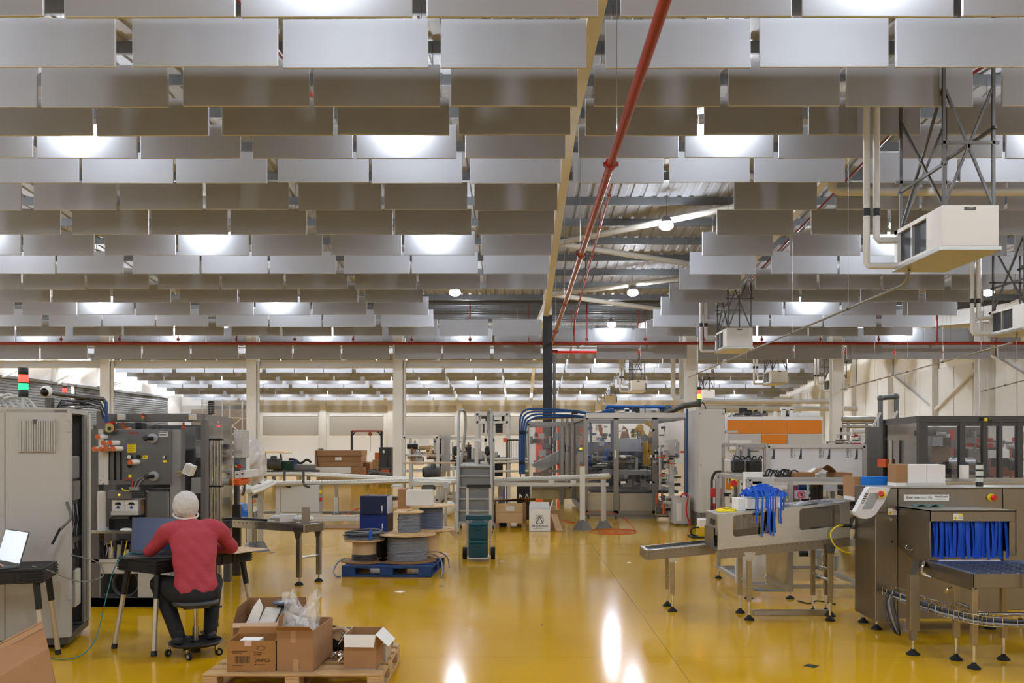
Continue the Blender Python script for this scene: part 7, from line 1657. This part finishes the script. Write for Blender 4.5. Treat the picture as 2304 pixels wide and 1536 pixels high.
# green machine
gm = thing('green_machine', 'dark green machine with motors beyond the left conveyor', 'machine', (px_at(640, 38), 38, 0))
fbox('body', GREEN, gm, 614, 1037, 660, 1060, 37.8, 38.6, .02); fbox('base', STEELD, gm, 596, 1058, 705, 1066, 37.6, 38.8); fbox('leg', STEELD, gm, 612, 1066, 618, 1088, 37.7, 37.9); fbox('leg', STEELD, gm, 690, 1066, 696, 1088, 37.7, 37.9); fbox('carriage', MGREY, gm, 660, 1045, 704, 1058, 37.8, 38.4, .03)
MB().tube(smooth([P(650, 1033, 37.8), P(664, 1034, 37.8), P(676, 1042, 37.8), P(690, 1034, 37.8), P(700, 1040, 37.8)], 4), .05, 8).build('drag_chain', BLACK, gm, True); MB().tube([P(660, 1055, 37.7), P(662, 1032, 37.7), P(668, 1038, 37.7)], .03, 6).build('blue_bracket', HOSEB, gm, True)
# trestle table near the back wall
tt = thing('trestle_table', 'wooden board on black trestles near the back wall', 'table', (px_at(620, 58), 58, 0))
fbox('board', WOODL, tt, 592, 1015, 640, 1019, 58, 59.2); fbox('board', ALU, tt, 625, 1018, 656, 1020, 57.8, 57.9)
for x in (597, 632):
    for o_ in (-5, 5): MB().bar(P(x, 1019, 58.2), Vector((px_at(x+o_, 58.2), 58.2, 0)), .06).build('leg', BLACK, tt)
# gantry hoist
gh = thing('gantry_hoist', 'small gantry crane with red beam and hoist near the back', 'crane', (px_at(824, 44), 44, 0)); d = 44
fbox('beam', mat('gantry_red', (150,74,52), .5), gh, 791, 967.5, 859, 971.5, d, d+.15)
for x in (791.5, 858.5):
    MB().bar(P(x, 970, d), Vector((px_at(x, d), d, .1)), .1).build('leg', BLACK, gh); MB().bar(Vector((px_at(x, d), d-.6, .08)), Vector((px_at(x, d), d+.6, .08)), .1).build('base', BLACK, gh)
    s_ = 1 if x < 800 else -1; MB().bar(P(x+s_*1, 980, d), P(x+s_*8, 971, d), .06).build('knee_brace', BLACK, gh)
    for o_ in (-.5, .5): MB().cyl((px_at(x, d)-.03, d+o_, .05), (px_at(x, d)+.03, d+o_, .05), .05, n=10).build('wheel', RUBBER, gh)
MB().sphere(P(833, 976, d), .1, 10, 8).build('hoist', mat('gantry_red', (150,74,52)), gh, True); MB().cyl(P(833, 976, d), P(833, 1016, d), .015, n=6).build('chain', STEELD, gh)
# black cabinet, orange racks, boxes
bk = thing('equipment_rack', 'black equipment rack left of the white column', 'rack', (px_at(867, 38), 38, 0))
fbox('case', mat('rack_black', (52,49,47), .5), bk, 853, 1006, 881, 1086.5, 38, 38.9, .01); fbox('rack_label', PAPER, bk, 861, 1012, 865, 1019, 37.97, 38); fbox('gap', BLACKG, bk, 872, 1008, 873, 1084, 37.98, 38)
for k, (x0, x1, y0, d) in enumerate(((838, 852, 1034, 38), (822, 837, 1042, 42), (843, 853, 1018, 39))):
    tbox('carton', [CARD, CARDD, mat('orange_box', (214,110,50), .6)][k], ['brown carton standing left of the black rack', 'dark brown carton behind the conveyor near the rack', 'orange box behind the black rack'][k], 'box', x0, y0, x1, VY+F*CH/d, d, d+.6, .01)
tp = thing('machine_parts', 'heap of dark machine parts on the floor before the black rack', 'machine parts', (px_at(840, 36), 36, 0)); clutter(tp, px_at(815, 36), px_at(872, 36), 36, 37, .0, .8, 26, 61, [BLACK, STEELD, CARDD, DGREY, mat('dull_orange', (206,86,30))], .1, .4, 'part')
MB().bar(P(830, 1058, 36), P(878, 1066, 35.8), .08).build('long_bar', STEELD, tp); 
pallet((px_at(824, 24), 24.5, 0), 0, .95, .8, 'small wooden pallet on the floor seen beneath the conveyor', WOOD, 6)
o = tbox('steel_part', DGREY, 'grey steel part lying on the small wooden pallet', 'part', 838, 1096, 890, 1102, 24.6, 25.1, .02); o.location.z = .146
# cardboard box under conveyor near the white carton
tbox('carton', CARD, 'tall open brown carton behind the white carton on the reels', 'box', 895, 1100, 920, 1145, 15.5, 15.9)
st_ = thing('carton_stand', 'low crate under the tall brown carton behind the reels', 'crate', (px_at(908, 15.5), 15.5, 0)); fbox('crate', WOODL, st_, 893, 1145, 922, 1219, 15.45, 15.95, .006)
sb_ = MB().sphere((0,0,.18), .2, 14, 10, (.9, .8, .9)).build('plastic_sack', mat('sack_white', (226,226,222), .4), None, True); sb_.location = G(1010, 1160); tag(sb_, 'white plastic sack on the floor left of the steps', 'sack')
# aluminium frames behind the steps
for k, (x0, x1, y0, d, lbl, sd) in enumerate(((908, 985, 982, 25, 'aluminium machine frame with shelves between column and steps', 71), (1000, 1075, 985, 27, 'aluminium frame with tall grey panel behind the steps', 72))):
    t = thing('shelf_machine', lbl, 'machine', (px_at((x0+x1)/2, d), d, 0)); z1 = CH-(y0-VY)/F*d
    frame(t, px_at(x0, d), px_at(x1, d), d, d+1.6, .1, z1, .09, ALUL)
    for z in (.9, 1.35): MB().box((px_at(x0, d), d+.1, z), (px_at(x1, d), d+1.5, z+.05)).build('shelf', ALUL, t)
    clutter(t, px_at(x0+2, d), px_at(x1-2, d), d+.2, d+1.4, .95, z1-.1, 24, sd, [STEELD, ALU, CARDD, BLACK, LGREY, WOODL], .08, .35)
    for x in (x0, x1):
        for dd_ in (d, d+1.6): MB().bar((px_at(x, d), dd_, 0), (px_at(x, d), dd_, .1), .08).build('foot', STEELD, t)
    if k == 0:
        fbox('white_panel', PAPER, t, 942, 987, 965, 1003, d-.02, d+.02); MB().bar(P(962, 1028, d-.1), P(974, 1003, d-.1), .06).build('prop', WOODL, t)
    else:
        fbox('tall_panel', LGREY, t, 975, 978, 992, 1060, d-.3, d-.1, .006); fbox('tall_panel', LGREY, t, 995, 978, 1012, 1060, d-.3, d-.1, .006); fbox('dark_gap', BLACK, t, 988, 978, 993, 1058, d-.32, d-.3)
# railing bench in front
rb_ = thing('bench_frame', 'low aluminium bench frame with pale top left of the steps', 'bench', (px_at(960, 22), 22, 0)); fbox('top', CARDL, rb_, 906, 1040, 1022, 1043, 22, 22.7)
for x in (908, 925, 965, 1018): fbox('leg', ALU, rb_, x, 1043, x+4, VY+F*CH/22.05, 22.05, 22.13)
ps = thing('profile_post', 'thick aluminium post with small conveyor drive left of the steps', 'post', (px_at(925, 18.5), 18.5, 0)); fbox('post', ALU, ps, 920, 1046, 927, VY+F*CH/18.5, 18.5, 18.62); MB().cyl(P(1003, 1091, 18.4), P(1003, 1091, 18.6), .07, n=16).build('drive_roller', ALU, ps, True); fbox('drive_beam', PRO, ps, 925, 1084, 1005, 1095, 18.5, 18.7, .02); fbox('hopper', STEELD, ps, 948, 1091, 978, 1104, 18.45, 18.7, .03)
for x in (985, 1000): fbox('leg', ALU, ps, x, 1095, x+5, VY+F*CH/18.55, 18.55, 18.65)
# tall frame machine with black panels
tf = thing('lift_machine', 'tall aluminium lift frame with black panels behind the steps', 'machine', (px_at(1107, 24), 24, 0)); d = 24
frame(tf, px_at(1072, d), px_at(1143, d), d, d+1.5, .1, CH+65/F*d, .1, ALUL)
fbox('crossbar', ALUL, tf, 1072, 947, 1143, 952, d-.05, d+.08); fbox('black_panel', BLACK, tf, 1087, 953, 1102, 973, d-.03, d+.02); fbox('black_panel', BLACK, tf, 1115, 953, 1131, 973, d-.03, d+.02); fbox('white_beam', PAPER, tf, 1060, 986, 1112, 993, d-.1, d+.05)
for x in (1090, 1108): fbox('post', ALUL, tf, x, 952, x+5, 1110, d-.1, d)
for x in (1017, 1090): fbox('black_drum', BLACK, tf, x, 1003, x+14, 1025, d-.6, d-.2, .06)
clutter(tf, px_at(1076, d), px_at(1138, d), d+.2, d+1.2, 2.2, 2.5, 12, 74, [STEELD, BLACK, ALU], .08, .25); clutter(tf, px_at(1030, d), px_at(1135, d), d+.2, d+1.3, .8, 1.6, 22, 75, [ALU, LGREY, STEELD, BLACK, ALUL], .1, .5)
for x in (1072, 1143):
    for dd_ in (d, d+1.5): MB().bar((px_at(x, d), dd_, 0), (px_at(x, d), dd_, .1), .08).build('foot', STEELD, tf)
bf = thing('barrier', 'black tubular barrier with orange hook behind the right conveyor', 'barrier', (px_at(1155, 23), 23, 0)); d = 23
for x in range(1142, 1172, 4): fbox('bar', BLACK, bf, x, 990, x+1.2, 1030, d, d+.02)
fbox('top_bar', BLACK, bf, 1140, 988, 1172, 991, d-.01, d+.03); fbox('bottom_bar', BLACK, bf, 1140, 1029, 1172, 1032, d-.01, d+.03); fbox('post', BLACK, bf, 1139, 988, 1141.5, VY+F*CH/d, d, d+.05); fbox('post', BLACK, bf, 1170, 988, 1172.5, VY+F*CH/d, d, d+.05); fbox('orange_hook', mat('hook_orange', (214,96,30), .4), bf, 1132, 985, 1140, 994, d-.05, d+.05, .01)
for k, y in enumerate((1033, 1040, 1060)):
    MB().cyl(P(1112, y, 22.9), P(1190, y-1, 22.9), .03, n=8).build('guide_bar', ALUL, bf, True)
# scaffold and unfinished corner at the far left
un = MB().box((px_at(428, 71), 71.2, 0), (px_at(560, 71), 72.0, 4.4)).build('site_hoarding', mat('hoarding_brown', (120,106,94), .8, noise=.1, nscale=1.)); tag(un, 'brown unfinished hoarding in the far left corner', 'hoarding')
sc = thing('scaffold_tower', 'metal scaffold tower in front of the brown hoarding', 'scaffold', (px_at(505, 60), 60, 0)); d = 60
for x in (455, 500, 545):
    for dd_ in (d, d+1.5): MB().cyl((px_at(x, d), dd_, 0), (px_at(x, d), dd_, CH+97/F*d), .05, n=6).build('standard', ALU, sc, True)
for z in (1.2, 2.3, 3.4, 4.4):
    for dd_ in (d, d+1.5): MB().cyl((px_at(455, d), dd_, z), (px_at(545, d), dd_, z), .04, n=6).build('ledger', ALU, sc, True)
for z in (.2, 1.2, 2.3): MB().cyl((px_at(500, d), d, z), (px_at(545, d), d, z+1.1), .035, n=6).build('brace', ALU, sc, True); MB().cyl((px_at(545, d), d, z), (px_at(500, d), d, z+1.1), .035, n=6).build('brace', ALU, sc, True)
# cable chain above the packer
ch = thing('cable_chain', 'black double cable drag chain standing above the packing machine', 'cable chain', P(473, 932, 10.6))
for x in (470, 477):
    for k in range(7): fbox('chain_link', BLACK, ch, x-2.2, 930-k*4-2, x+2.2, 930-k*4+1.2, 10.5, 10.56, .004)
fbox('chain_loop', BLACK, ch, 468, 902, 479, 905, 10.5, 10.56, .006); MB().bar(P(473, 930, 10.53), P(473, 945, 10.53), .03).build('stub', STEELD, ch)
# bits on the floor
FL = [(900, 1331, .05, PAPER, 'white'), (1825, 1498, .05, BLACK, 'black'), (1128, 1262, .03, PAPER, 'pale'), (1219, 1406, .012, BLACK, 'tiny black'), (612, 1243, .04, BLACK, 'dark'), (993, 1318, .03, DGREY, 'grey'), (1415, 1265, .03, PAPER, 'small white')]
for (x, y, s_, m, nm) in FL:
    o = MB().prism([(-s_, -s_*.7, 0), (s_*.8, -s_, 0), (s_, s_*.7, 0), (-s_*.7, s_, 0)], (0, 0, .003)).build('floor_scrap', m); o.location = G(x, y); o.rotation_euler = (0, 0, x*.01); tag(o, '%s scrap lying alone on the yellow floor' % nm, 'scrap')
bpy.data.scenes.remove(BENCH)
